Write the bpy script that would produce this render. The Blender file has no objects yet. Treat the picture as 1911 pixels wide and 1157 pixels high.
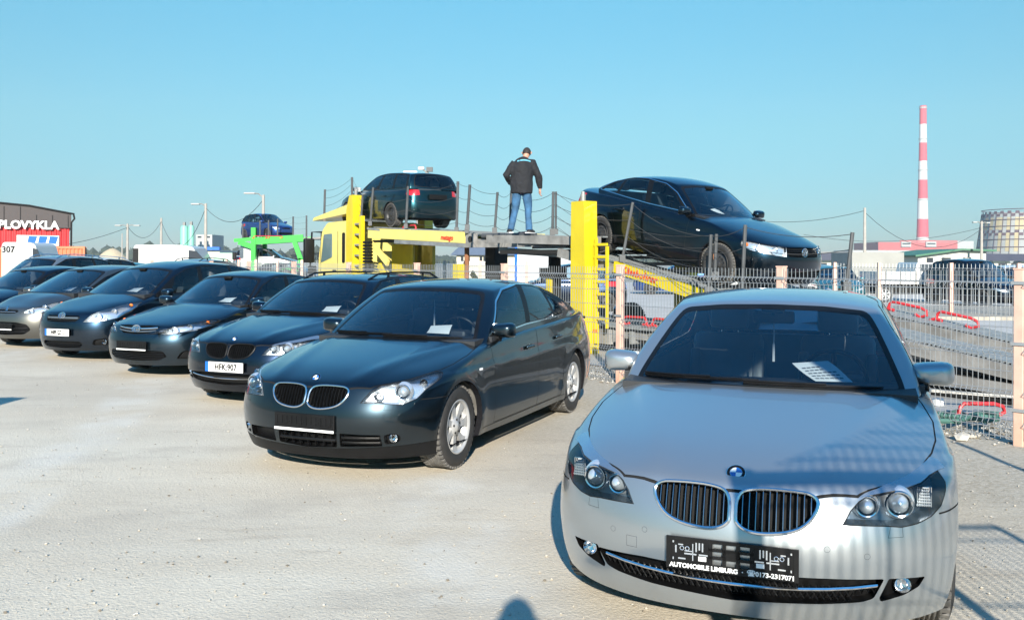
import bpy, bmesh, math, random
import numpy as np
from mathutils import Vector, Matrix, Euler
from mathutils.geometry import delaunay_2d_cdt
R = math.radians
PI = math.pi
random.seed(7)
SC = bpy.context.scene
COL = SC.collection

# ---------------------------------------------------------------- camera
CAM_F, CAM_YH, CAM_H, CAM_ROLL = 1680.0, 486.0, 1.65, 0.0043
cd = bpy.data.cameras.new('camera')
cd.sensor_width = 36.0
cd.lens = 36.0*CAM_F/1911.0
cd.shift_y = -(578.5-CAM_YH)/1911.0
cd.clip_start = 0.05
cd.clip_end = 5000
cam = bpy.data.objects.new('camera', cd)
COL.objects.link(cam)
cam.location = (0, 0, CAM_H)
cam.rotation_euler = (Matrix.Rotation(PI/2, 3, 'X') @ Matrix.Rotation(CAM_ROLL, 3, 'Z')).to_euler()
SC.camera = cam

# ---------------------------------------------------------------- sky and sun
SUN_EL, SUN_AZ = 21.6, 0.3        # the sun stands low behind the photographer
world = bpy.data.worlds.new('World')
SC.world = world
world.use_nodes = True
wn = world.node_tree
wn.nodes.clear()
w_out = wn.nodes.new('ShaderNodeOutputWorld')
w_bg = wn.nodes.new('ShaderNodeBackground')
w_sky = wn.nodes.new('ShaderNodeTexSky')
w_sky.sky_type = 'NISHITA'
w_sky.sun_disc = False
w_sky.sun_elevation = R(SUN_EL)
w_sky.sun_rotation = R(180+SUN_AZ)
w_sky.altitude = 100
w_sky.air_density = 1.0
w_sky.dust_density = 0.0
w_sky.ozone_density = 4.0
# sky tinted by height, the same all round: dimmed low, bluer above for reflections
w_tc = wn.nodes.new('ShaderNodeTexCoord')
w_sep = wn.nodes.new('ShaderNodeSeparateXYZ')
w_ramp = wn.nodes.new('ShaderNodeValToRGB')
w_mul = wn.nodes.new('ShaderNodeMix'); w_mul.data_type = 'RGBA'; w_mul.blend_type = 'MULTIPLY'
w_mul.inputs[0].default_value = 1.0
cr = w_ramp.color_ramp
for i, (p_, c_) in enumerate([(0.0, (.205, .238, .32)), (.14, (.325, .50, .425)), (.28, (.34, .69, .585)), (.40, (.22, .80, .86)), (1.0, (.30, 1.15, 1.45))]):
    e_ = cr.elements[i] if i < 2 else cr.elements.new(p_)
    e_.position = p_; e_.color = (*c_, 1)
wn.links.new(w_tc.outputs['Generated'], w_sep.inputs[0])
wn.links.new(w_sep.outputs['Z'], w_ramp.inputs[0])
wn.links.new(w_sky.outputs[0], w_mul.inputs[6])
wn.links.new(w_ramp.outputs[0], w_mul.inputs[7])
w_bg.inputs['Strength'].default_value = 0.122
wn.links.new(w_mul.outputs[2], w_bg.inputs['Color'])
wn.links.new(w_bg.outputs[0], w_out.inputs['Surface'])
sd = bpy.data.lights.new('sun', 'SUN')
sd.energy = 5.0
sd.angle = R(0.53)
sd.color = (1.0, 0.93, 0.81)
sun = bpy.data.objects.new('sun', sd)
COL.objects.link(sun)
# light travels towards +Y (away from the camera) and down
sun.rotation_euler = Euler((R(90-SUN_EL), 0, R(-SUN_AZ)), 'XYZ')
sun.location = (0, -20, 20)
SC.view_settings.view_transform = 'Standard'
SC.view_settings.look = 'None'
SC.view_settings.gamma = 1
SC.view_settings.exposure = 1.0
SC.view_settings.use_curve_mapping = False
HAZE = 0.00028
SC.cycles.volume_bounces = 0
SC.cycles.max_bounces = 8
SC.cycles.transparent_max_bounces = 24
SC.cycles.caustics_reflective = False
SC.cycles.caustics_refractive = False

# ---------------------------------------------------------------- materials
MATS = {}
def lnk(nt, a, b): nt.links.new(a, b)
def mat(name, col, rough=0.6, metal=0.0, coat=0.0, noise=0.0, nscale=4.0, bump=0.0, bscale=30.0,
        coat_rough=0.03, spec=0.5, emit=None, estr=0.0, back=None, dirt=None, coords='Object'):
    if name in MATS: return MATS[name]
    m = bpy.data.materials.new(name); m.use_nodes = True
    nt = m.node_tree; b = nt.nodes['Principled BSDF']
    c = (col[0], col[1], col[2], 1)
    b.inputs['Base Color'].default_value = c
    b.inputs['Roughness'].default_value = rough
    b.inputs['Metallic'].default_value = metal
    b.inputs['Coat Weight'].default_value = coat
    b.inputs['Coat Roughness'].default_value = coat_rough
    b.inputs['Specular IOR Level'].default_value = spec
    if emit:
        b.inputs['Emission Color'].default_value = (*emit, 1); b.inputs['Emission Strength'].default_value = estr
    colout = None
    tc = nt.nodes.new('ShaderNodeTexCoord')
    if noise or bump:
        n = nt.nodes.new('ShaderNodeTexNoise'); n.inputs['Scale'].default_value = nscale
        n.inputs['Detail'].default_value = 6
        lnk(nt, tc.outputs[coords], n.inputs['Vector'])
        if noise:
            r = nt.nodes.new('ShaderNodeMapRange')
            r.inputs['From Min'].default_value = 0.3; r.inputs['From Max'].default_value = 0.7
            r.inputs['To Min'].default_value = 1-noise; r.inputs['To Max'].default_value = 1+noise
            lnk(nt, n.outputs['Fac'], r.inputs['Value'])
            mx = nt.nodes.new('ShaderNodeVectorMath'); mx.operation = 'SCALE'
            mx.inputs[0].default_value = col
            lnk(nt, r.outputs[0], mx.inputs['Scale'])
            colout = mx.outputs[0]
            rr = nt.nodes.new('ShaderNodeMapRange')
            rr.inputs['To Min'].default_value = max(0, rough-0.12); rr.inputs['To Max'].default_value = min(1, rough+0.12)
            lnk(nt, n.outputs['Fac'], rr.inputs['Value']); lnk(nt, rr.outputs[0], b.inputs['Roughness'])
        if bump:
            n2 = nt.nodes.new('ShaderNodeTexNoise'); n2.inputs['Scale'].default_value = bscale; n2.inputs['Detail'].default_value = 4
            lnk(nt, tc.outputs[coords], n2.inputs['Vector'])
            bp = nt.nodes.new('ShaderNodeBump'); bp.inputs['Strength'].default_value = bump; bp.inputs['Distance'].default_value = 0.02
            lnk(nt, n2.outputs['Fac'], bp.inputs['Height']); lnk(nt, bp.outputs[0], b.inputs['Normal'])
    if dirt:   # road dust: colour, strength, height up to which it settles
        dc, ds, dh = dirt
        g = nt.nodes.new('ShaderNodeNewGeometry')
        s = nt.nodes.new('ShaderNodeSeparateXYZ'); lnk(nt, tc.outputs['Object'], s.inputs[0])
        m1 = nt.nodes.new('ShaderNodeMapRange'); m1.inputs['From Min'].default_value = dh; m1.inputs['From Max'].default_value = 0.1
        m1.inputs['To Min'].default_value = 0.0; m1.inputs['To Max'].default_value = ds
        lnk(nt, s.outputs['Z'], m1.inputs['Value'])
        n3 = nt.nodes.new('ShaderNodeTexNoise'); n3.inputs['Scale'].default_value = 7; n3.inputs['Detail'].default_value = 8
        lnk(nt, tc.outputs['Object'], n3.inputs['Vector'])
        mu = nt.nodes.new('ShaderNodeMath'); mu.operation = 'MULTIPLY'
        lnk(nt, m1.outputs[0], mu.inputs[0]); lnk(nt, n3.outputs['Fac'], mu.inputs[1])
        mxx = nt.nodes.new('ShaderNodeMix'); mxx.data_type = 'RGBA'
        mxx.inputs[6].default_value = c
        if colout: lnk(nt, colout, mxx.inputs[6])
        mxx.inputs[7].default_value = (*dc, 1)
        lnk(nt, mu.outputs[0], mxx.inputs[0]); colout = mxx.outputs[2]
        cr = nt.nodes.new('ShaderNodeMapRange'); cr.inputs['From Max'].default_value = 0.5
        cr.inputs['To Min'].default_value = coat_rough; cr.inputs['To Max'].default_value = 0.35
        lnk(nt, mu.outputs[0], cr.inputs['Value']); lnk(nt, cr.outputs[0], b.inputs['Coat Roughness'])
    if colout: lnk(nt, colout, b.inputs['Base Color'])
    if back:
        g = nt.nodes.new('ShaderNodeNewGeometry')
        d = nt.nodes.new('ShaderNodeBsdfDiffuse'); d.inputs['Color'].default_value = (*back, 1)
        mm = nt.nodes.new('ShaderNodeMixShader')
        lnk(nt, g.outputs['Backfacing'], mm.inputs[0]); lnk(nt, b.outputs[0], mm.inputs[1]); lnk(nt, d.outputs[0], mm.inputs[2])
        lnk(nt, mm.outputs[0], nt.nodes['Material Output'].inputs['Surface'])
    MATS[name] = m
    return m

def glass(name, tint, refl=1.0, rough=0.0):
    """thin pane: tinted see-through plus a mirror reflection by Fresnel"""
    if name in MATS: return MATS[name]
    m = bpy.data.materials.new(name); m.use_nodes = True
    nt = m.node_tree; nt.nodes.clear()
    o = nt.nodes.new('ShaderNodeOutputMaterial')
    t = nt.nodes.new('ShaderNodeBsdfTransparent'); t.inputs['Color'].default_value = (*tint, 1)
    g = nt.nodes.new('ShaderNodeBsdfGlossy'); g.inputs['Roughness'].default_value = rough
    lw = nt.nodes.new('ShaderNodeFresnel'); lw.inputs['IOR'].default_value = 1.5
    mu = nt.nodes.new('ShaderNodeMath'); mu.operation = 'MULTIPLY'; mu.inputs[1].default_value = 1.7*refl; mu.use_clamp = True
    mx = nt.nodes.new('ShaderNodeMixShader')
    lnk(nt, lw.outputs[0], mu.inputs[0]); lnk(nt, mu.outputs[0], mx.inputs[0])
    lnk(nt, t.outputs[0], mx.inputs[1]); lnk(nt, g.outputs[0], mx.inputs[2]); lnk(nt, mx.outputs[0], o.inputs['Surface'])
    MATS[name] = m
    return m

# ---------------------------------------------------------------- objects
def tag(o, label=None, cat=None, group=None, kind=None):
    if label: o['label'] = label
    if cat: o['category'] = cat
    if group: o['group'] = group
    if kind: o['kind'] = kind
    return o
def thing(name, label, cat, loc=(0, 0, 0), rotz=0.0, group=None, rot=None):
    o = bpy.data.objects.new(name, None)
    o.empty_display_size = 0.3
    COL.objects.link(o); o.location = loc
    o.rotation_euler = rot if rot else (0, 0, rotz)
    return tag(o, label, cat, group)
def link(name, me, parent=None, mats=None):
    o = bpy.data.objects.new(name, me); COL.objects.link(o)
    if parent: o.parent = parent
    return o
def copy_tree(o, parent=None):
    c = o.copy(); COL.objects.link(c); c.parent = parent
    for ch in o.children: copy_tree(ch, c)
    return c

class MB:
    """collects shapes, then links them as one mesh object"""
    def __init__(s): s.v = []; s.f = []; s.m = []; s.sm = []; s.mats = []
    def _mi(s, m):
        if m is None: return 0
        if m not in s.mats: s.mats.append(m)
        return s.mats.index(m)
    def add(s, vs, fs, m=None, smooth=False):
        o = len(s.v); s.v += [tuple(p) for p in vs]; k = s._mi(m)
        for f in fs: s.f.append(tuple(i+o for i in f)); s.m.append(k); s.sm.append(smooth)
        return s
    def box(s, x0, y0, z0, x1, y1, z1, m=None, T=None, bevel=0.0):
        if bevel > 0:
            b = bevel
            pts = []; fs = []
            bm = bmesh.new(); bmesh.ops.create_cube(bm, size=1)
            for v in bm.verts: v.co = Vector(((x0+x1)/2+v.co.x*(x1-x0), (y0+y1)/2+v.co.y*(y1-y0), (z0+z1)/2+v.co.z*(z1-z0)))
            bmesh.ops.bevel(bm, geom=list(bm.edges), offset=b, segments=2, profile=0.5, affect='EDGES')
            bm.verts.index_update()
            vs = [v.co.copy() for v in bm.verts]; fs = [[v.index for v in f.verts] for f in bm.faces]; bm.free()
            if T: vs = [T @ p for p in vs]
            return s.add(vs, fs, m, False)
        vs = [Vector((x, y, z)) for z in (z0, z1) for y in (y0, y1) for x in (x0, x1)]
        if T: vs = [T @ p for p in vs]
        return s.add(vs, [(0, 2, 3, 1), (4, 5, 7, 6), (0, 1, 5, 4), (2, 6, 7, 3), (0, 4, 6, 2), (1, 3, 7, 5)], m)
    def tube(s, pts, r, m=None, n=8, close=False, smooth=True, cap=True, T=None):
        pts = [Vector(p) for p in pts]
        if T: pts = [T @ p for p in pts]
        N = len(pts); rs = r if isinstance(r, (list, tuple)) else [r]*N
        vs = []; up = None
        for i, p in enumerate(pts):
            a = pts[(i-1) % N] if (i > 0 or close) else p; b = pts[(i+1) % N] if (i < N-1 or close) else p
            d = (b-a)
            if d.length < 1e-9: d = Vector((0, 0, 1))
            d.normalize()
            if up is None:
                up = Vector((0, 0, 1)) if abs(d.z) < 0.9 else Vector((1, 0, 0))
            x = d.cross(up)
            if x.length < 1e-6: x = d.cross(Vector((0.3, 1, 0)))
            x.normalize(); y = x.cross(d).normalized(); up = y
            for k in range(n):
                t = 2*PI*k/n
                vs.append(p+(x*math.cos(t)+y*math.sin(t))*rs[i])
        fs = []
        for i in range(N if close else N-1):
            j = (i+1) % N
            for k in range(n):
                fs.append((i*n+k, j*n+k, j*n+(k+1) % n, i*n+(k+1) % n))
        if cap and not close:
            fs.append(tuple(range(n))); fs.append(tuple((N-1)*n+k for k in reversed(range(n))))
        return s.add(vs, fs, m, smooth)
    def cyl(s, a, b, r, m=None, n=12, r2=None, smooth=True, T=None):
        return s.tube([a, b], [r, r if r2 is None else r2], m, n, smooth=smooth, T=T)
    def lathe(s, prof, m=None, n=24, T=None, smooth=True, close=False, a0=0.0, a1=2*PI):
        """prof: (radius, height) about the local z axis"""
        vs = []; full = abs(a1-a0-2*PI) < 1e-6; c = n if full else n+1
        for k in range(c):
            t = a0+(a1-a0)*k/n
            for (r, z) in prof: vs.append(Vector((r*math.cos(t), r*math.sin(t), z)))
        P = len(prof); fs = []
        for k in range(n):
            k2 = (k+1) % c
            for i in range(P if close else P-1):
                i2 = (i+1) % P
                fs.append((k*P+i, k2*P+i, k2*P+i2, k*P+i2))
        if T: vs = [T @ p for p in vs]
        return s.add(vs, fs, m, smooth)
    def prism(s, poly, h0, h1, m=None, T=None, cap=True, smooth=False):
        """poly in local xy, extruded along local z"""
        n = len(poly)
        vs = [Vector((p[0], p[1], h0)) for p in poly]+[Vector((p[0], p[1], h1)) for p in poly]
        if T: vs = [T @ p for p in vs]
        s.add(vs, [(i, (i+1) % n, n+(i+1) % n, n+i) for i in range(n)], m, smooth)
        if cap:
            s.add(vs[:n], [tuple(reversed(range(n)))], m); s.add(vs[n:], [tuple(range(n))], m)
        return s
    def mesh(s, name, m=None):
        me = bpy.data.meshes.new(name); me.from_pydata(s.v, [], s.f)
        if m is not None and not s.mats: s.mats = [m]
        for q in s.mats: me.materials.append(q)
        if len(s.mats) > 1: me.polygons.foreach_set('material_index', s.m)
        me.polygons.foreach_set('use_smooth', s.sm)
        me.update()
        return me
    def build(s, name, m=None, parent=None, sharp=0.6):
        me = s.mesh(name, m)
        if any(s.sm): 
            try: me.set_sharp_from_angle(angle=sharp)
            except Exception: pass
        return link(name, me, parent)

def TM(loc=(0, 0, 0), rx=0, ry=0, rz=0, sc=1.0):
    return Matrix.Translation(Vector(loc)) @ Euler((rx, ry, rz), 'XYZ').to_matrix().to_4x4() @ Matrix.Scale(sc, 4)

def text_mb(txt, size, depth=0.002, m=None, T=None, bold=0.0, cw=None, res=3, sx=1.0):
    """letters as solid geometry; centred in local xy, facing +z"""
    c = bpy.data.curves.new('lettering', 'FONT'); c.body = txt; c.size = size; c.extrude = depth/2
    c.offset = bold; c.align_x = 'CENTER'; c.align_y = 'CENTER'; c.resolution_u = res
    if cw: c.space_character = cw
    o = bpy.data.objects.new('lettering', c); COL.objects.link(o)
    dg = bpy.context.evaluated_depsgraph_get(); me = bpy.data.meshes.new_from_object(o.evaluated_get(dg))
    vs = [Vector((v.co.x*sx, v.co.y, v.co.z)) for v in me.vertices]; fs = [tuple(p.vertices) for p in me.polygons]
    bpy.data.objects.remove(o); bpy.data.curves.remove(c); bpy.data.meshes.remove(me)
    mb = MB()
    if T: vs = [T @ p for p in vs]
    mb.add(vs, fs, m)
    return mb
def px(x, y, D=None, z=None):
    """place a thing seen at photo pixel (x, y): at distance D, or on the height z"""
    u = x-955.5; v = y-CAM_YH; c, s = math.cos(-CAM_ROLL), math.sin(-CAM_ROLL); u, v = c*u-s*v, s*u+c*v
    if D is None: D = CAM_F*(CAM_H-z)/v
    return Vector((u/CAM_F*D, D, CAM_H-v/CAM_F*D))
# ================================================================ car shells
def pch(tab, x):
    """smooth monotone interpolation through (x, y) points given in either order"""
    t = sorted(tab); xs = [p[0] for p in t]; ys = [p[1] for p in t]; n = len(xs)
    if x <= xs[0]: return ys[0]
    if x >= xs[-1]: return ys[-1]
    i = 0
    while xs[i+1] < x: i += 1
    h = [xs[k+1]-xs[k] for k in range(n-1)]; d = [(ys[k+1]-ys[k])/h[k] for k in range(n-1)]
    def sl(k):
        if k == 0: return d[0]
        if k == n-1: return d[-1]
        if d[k-1]*d[k] <= 0: return 0.0
        w1 = 2*h[k]+h[k-1]; w2 = h[k]+2*h[k-1]
        return (w1+w2)/(w1/d[k-1]+w2/d[k])
    a, b = sl(i), sl(i+1); s = (x-xs[i])/h[i]
    return ys[i]*(1+2*s)*(1-s)**2+a*h[i]*s*(1-s)**2+ys[i+1]*s*s*(3-2*s)+b*h[i]*s*s*(s-1)
def mix(a, b, t): return a+(b-a)*t

def subdiv(vs, fs, lv):
    me = bpy.data.meshes.new('cage'); me.from_pydata(vs, [], fs); me.update()
    o = bpy.data.objects.new('cage', me); COL.objects.link(o)
    md = o.modifiers.new('s', 'SUBSURF'); md.levels = lv; md.boundary_smooth = 'PRESERVE_CORNERS'
    dg = bpy.context.evaluated_depsgraph_get(); e = o.evaluated_get(dg).to_mesh()
    n = len(e.vertices); V = np.empty(n*3); e.vertices.foreach_get('co', V); V = V.reshape(n, 3)
    F = [tuple(p.vertices) for p in e.polygons]
    o.evaluated_get(dg).to_mesh_clear(); bpy.data.objects.remove(o); bpy.data.meshes.remove(me)
    return V, F

AX = {'front': ((1, 0, 0), (0, 1, 0), (0, 0, 1)), 'rear': ((-1, 0, 0), (0, 1, 0), (0, 0, 1)),
      'left': ((0, 1, 0), (1, 0, 0), (0, 0, 1)), 'right': ((0, -1, 0), (1, 0, 0), (0, 0, 1)),
      'top': ((0, 0, 1), (1, 0, 0), (0, 1, 0))}
def area2(p): return sum(p[i][0]*p[(i+1) % len(p)][1]-p[(i+1) % len(p)][0]*p[i][1] for i in range(len(p)))/2
def ccw(p): return list(p) if area2(p) > 0 else list(reversed(p))
def rounded(p, r, n=4):
    """polygon with its corners rounded; r is one radius or one per corner"""
    p = [Vector((q[0], q[1])) for q in p]; N = len(p); out = []
    for i in range(N):
        ri = r[i] if isinstance(r, (list, tuple)) else r
        a, b, c = p[i-1], p[i], p[(i+1) % N]; u = (a-b); v = (c-b)
        t = min(ri, u.length*.48, v.length*.48)
        if t < 1e-4: out.append((b.x, b.y)); continue
        s = b+u.normalized()*t; e = b+v.normalized()*t
        for k in range(n+1):
            w = k/n; q = s*(1-w)**2+b*2*w*(1-w)+e*w*w; out.append((q.x, q.y))
    return out
def spl(p, n=4, closed=True):
    """smooth closed curve through the points"""
    N = len(p); out = []
    for i in range(N if closed else N-1):
        q = [p[(i+k) % N] if closed else p[min(max(i+k, 0), N-1)] for k in (-1, 0, 1, 2)]
        for k in range(n):
            t = k/n
            out.append(tuple(0.5*((2*q[1][j])+(-q[0][j]+q[2][j])*t+(2*q[0][j]-5*q[1][j]+4*q[2][j]-q[3][j])*t*t+(-q[0][j]+3*q[1][j]-3*q[2][j]+q[3][j])*t**3) for j in range(len(p[0]))))
    if not closed: out.append(tuple(p[-1]))
    return out
def grow(p, d):
    p = ccw(p); N = len(p); out = []
    for i in range(N):
        a = Vector(p[i-1][:2]); b = Vector(p[i][:2]); c = Vector(p[(i+1) % N][:2])
        u = (b-a); v = (c-b)
        if u.length < 1e-7 or v.length < 1e-7: out.append((b.x, b.y)); continue
        u.normalize(); v.normalize()
        n = Vector((u.y+v.y, -u.x-v.x))
        if n.length < 1e-6: out.append((b.x, b.y)); continue
        n.normalize(); k = max(0.5, n.dot(Vector((u.y, -u.x))))
        q = b+n*d/k; out.append((q.x, q.y))
    return out
def strip(p, w):
    """polygon round an open polyline"""
    L = []; Rr = []
    for i in range(len(p)):
        a = Vector(p[max(i-1, 0)]); c = Vector(p[min(i+1, len(p)-1)]); d = (c-a).normalized(); b = Vector(p[i])
        n = Vector((-d.y, d.x))*w/2; L.append(tuple(b+n)); Rr.append(tuple(b-n))
    return ccw(L+Rr[::-1])

class Shell:
    def __init__(s, V, F, label):
        s.V = [tuple(v) for v in V]; s.F = [tuple(f) for f in F]; s.L = [label]*len(F)
        s.renorm()
    def renorm(s):
        V = np.array(s.V); N = np.zeros_like(V)
        for k in (3, 4):
            fs = np.array([f for f in s.F if len(f) == k])
            if len(fs) == 0: continue
            n = np.cross(V[fs[:, 1]]-V[fs[:, 0]], V[fs[:, 2]]-V[fs[:, 0]]) if k == 3 else np.cross(V[fs[:, 2]]-V[fs[:, 0]], V[fs[:, 3]]-V[fs[:, 1]])
            for j in range(k): np.add.at(N, fs[:, j], n)
        l = np.linalg.norm(N, axis=1); l[l == 0] = 1
        s.N = [tuple(a) for a in N/l[:, None]]
    def imprint(s, poly, view, label, only=None, lim=None, face=0.12):
        if isinstance(view, str): d, u, v = AX[view]
        else: d, u, v = view
        poly = ccw(poly); pl = [Vector((p[0], p[1])) for p in poly]
        x0 = min(p.x for p in pl)-1e-4; x1 = max(p.x for p in pl)+1e-4; y0 = min(p.y for p in pl)-1e-4; y1 = max(p.y for p in pl)+1e-4
        V = np.array(s.V); U = V @ np.array(u, float); W = V @ np.array(v, float); NN = np.array(s.N) @ np.array(d, float)
        cand = []
        for i, f in enumerate(s.F):
            if only and s.L[i] not in only: continue
            a = U[list(f)]; b = W[list(f)]
            if a.max() < x0 or a.min() > x1 or b.max() < y0 or b.min() > y1: continue
            if NN[list(f)].mean() < face: continue
            if lim and not lim(V[list(f)].mean(axis=0)): continue
            # projected area must keep its sign
            cand.append(i)
        if not cand: return
        tris = []; lab = []
        sgn = np.sign(np.dot(np.cross(u, v), d))
        for i in cand:
            f = s.F[i]
            T = [f] if len(f) == 3 else [(f[0], f[1], f[2]), (f[0], f[2], f[3])]
            for t in T:
                ar = ((U[t[1]]-U[t[0]])*(W[t[2]]-W[t[0]])-(U[t[2]]-U[t[0]])*(W[t[1]]-W[t[0]]))*sgn
                tris.append(t if ar > 0 else None); lab.append(i)
                if ar <= 1e-9: tris[-1] = t; 
        used = sorted({k for t in tris for k in t}); ix = {k: n for n, k in enumerate(used)}
        co = [Vector((U[k], W[k])) for k in used]+pl
        nb = len(used)
        fin = []
        for t in tris:
            q = [ix[k] for k in t]
            if sgn < 0: q.reverse()
            fin.append(q)
        fin.append(list(range(nb, nb+len(pl))))
        r = delaunay_2d_cdt(co, [], fin, 0, 1e-6, True)
        vo, eo, fo, ov, oe, of = r
        PI_ = len(fin)-1
        vmap = {}
        for n, lst in enumerate(ov):
            for k in lst:
                if k < nb: vmap[n] = used[k]; break
        newF = []; newL = []
        for f, src in zip(fo, of):
            base = [k for k in src if k != PI_]
            if not base: continue
            k = base[0]; t = tris[k]
            inside = PI_ in src
            ids = []
            for n in f:
                if n not in vmap:
                    p = vo[n]
                    A = [(U[q], W[q]) for q in t]
                    det = (A[1][1]-A[2][1])*(A[0][0]-A[2][0])+(A[2][0]-A[1][0])*(A[0][1]-A[2][1])
                    if abs(det) < 1e-12: w = (1/3, 1/3, 1/3)
                    else:
                        w0 = ((A[1][1]-A[2][1])*(p.x-A[2][0])+(A[2][0]-A[1][0])*(p.y-A[2][1]))/det
                        w1 = ((A[2][1]-A[0][1])*(p.x-A[2][0])+(A[0][0]-A[2][0])*(p.y-A[2][1]))/det
                        w = (w0, w1, 1-w0-w1)
                    P = [sum(w[q]*s.V[t[q]][j] for q in range(3)) for j in range(3)]
                    Nn = [sum(w[q]*s.N[t[q]][j] for q in range(3)) for j in range(3)]
                    l = math.sqrt(sum(a*a for a in Nn)) or 1
                    s.V.append(tuple(P)); s.N.append(tuple(a/l for a in Nn)); vmap[n] = len(s.V)-1
                ids.append(vmap[n])
            if len(set(ids)) < 3: continue
            if sgn < 0: ids.reverse()
            newF.append(tuple(ids)); newL.append(label if inside else s.L[lab[k]])
        drop = set(cand)
        s.F = [f for i, f in enumerate(s.F) if i not in drop]+newF
        s.L = [l for i, l in enumerate(s.L) if i not in drop]+newL
    def faces(s, labels):
        if isinstance(labels, str): labels = (labels,)
        return [f for f, l in zip(s.F, s.L) if l in labels]
    def remove(s, labels):
        if isinstance(labels, str): labels = (labels,)
        k = [(f, l) for f, l in zip(s.F, s.L) if l not in labels]
        s.F = [a for a, b in k]; s.L = [b for a, b in k]
    def obj(s, name, labels, m, parent, off=0.0, fs=None):
        fs = fs if fs is not None else s.faces(labels)
        if not fs: return None
        used = sorted({k for t in fs for k in t}); ix = {k: n for n, k in enumerate(used)}
        me = bpy.data.meshes.new(name)
        me.from_pydata([tuple(s.V[k][j]+off*s.N[k][j] for j in range(3)) for k in used], [], [tuple(ix[q] for q in f) for f in fs])
        me.materials.append(m)
        me.polygons.foreach_set('use_smooth', [True]*len(me.polygons)); me.update()
        me.normals_split_custom_set_from_vertices([s.N[k] for k in used])
        return link(name, me, parent)
    def rim(s, fs, vec, cap=True, sc=1.0):
        """walls from the border of some faces along vec, with the faces copied as a floor"""
        cnt = {}
        for f in fs:
            for i in range(len(f)):
                a, b = f[i], f[(i+1) % len(f)]; cnt[(a, b)] = 1
        bd = [(a, b) for (a, b) in cnt if (b, a) not in cnt]
        used = sorted({k for f in fs for k in f}); ix = {k: n for n, k in enumerate(used)}; n = len(used)
        if not used: return MB()
        C = Vector((0, 0, 0))
        for k in used: C += Vector(s.V[k])
        C /= n
        vv = Vector(vec)
        vs = [Vector(s.V[k]) for k in used]; vs += [C+(p-C)*sc+vv for p in vs]
        mb = MB(); mb.add(vs, [(ix[a], ix[b], n+ix[b], n+ix[a])[::-1] for a, b in bd])
        if cap: mb.add(vs[n:], [tuple(ix[k] for k in f) for f in fs])
        return mb
    def ray(s, o, d, labels=None):
        from mathutils.bvhtree import BVHTree
        if not hasattr(s, '_b') or s._n != len(s.F):
            s._b = BVHTree.FromPolygons([Vector(v) for v in s.V], s.F); s._n = len(s.F)
        return s._b.ray_cast(Vector(o), Vector(d))

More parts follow.
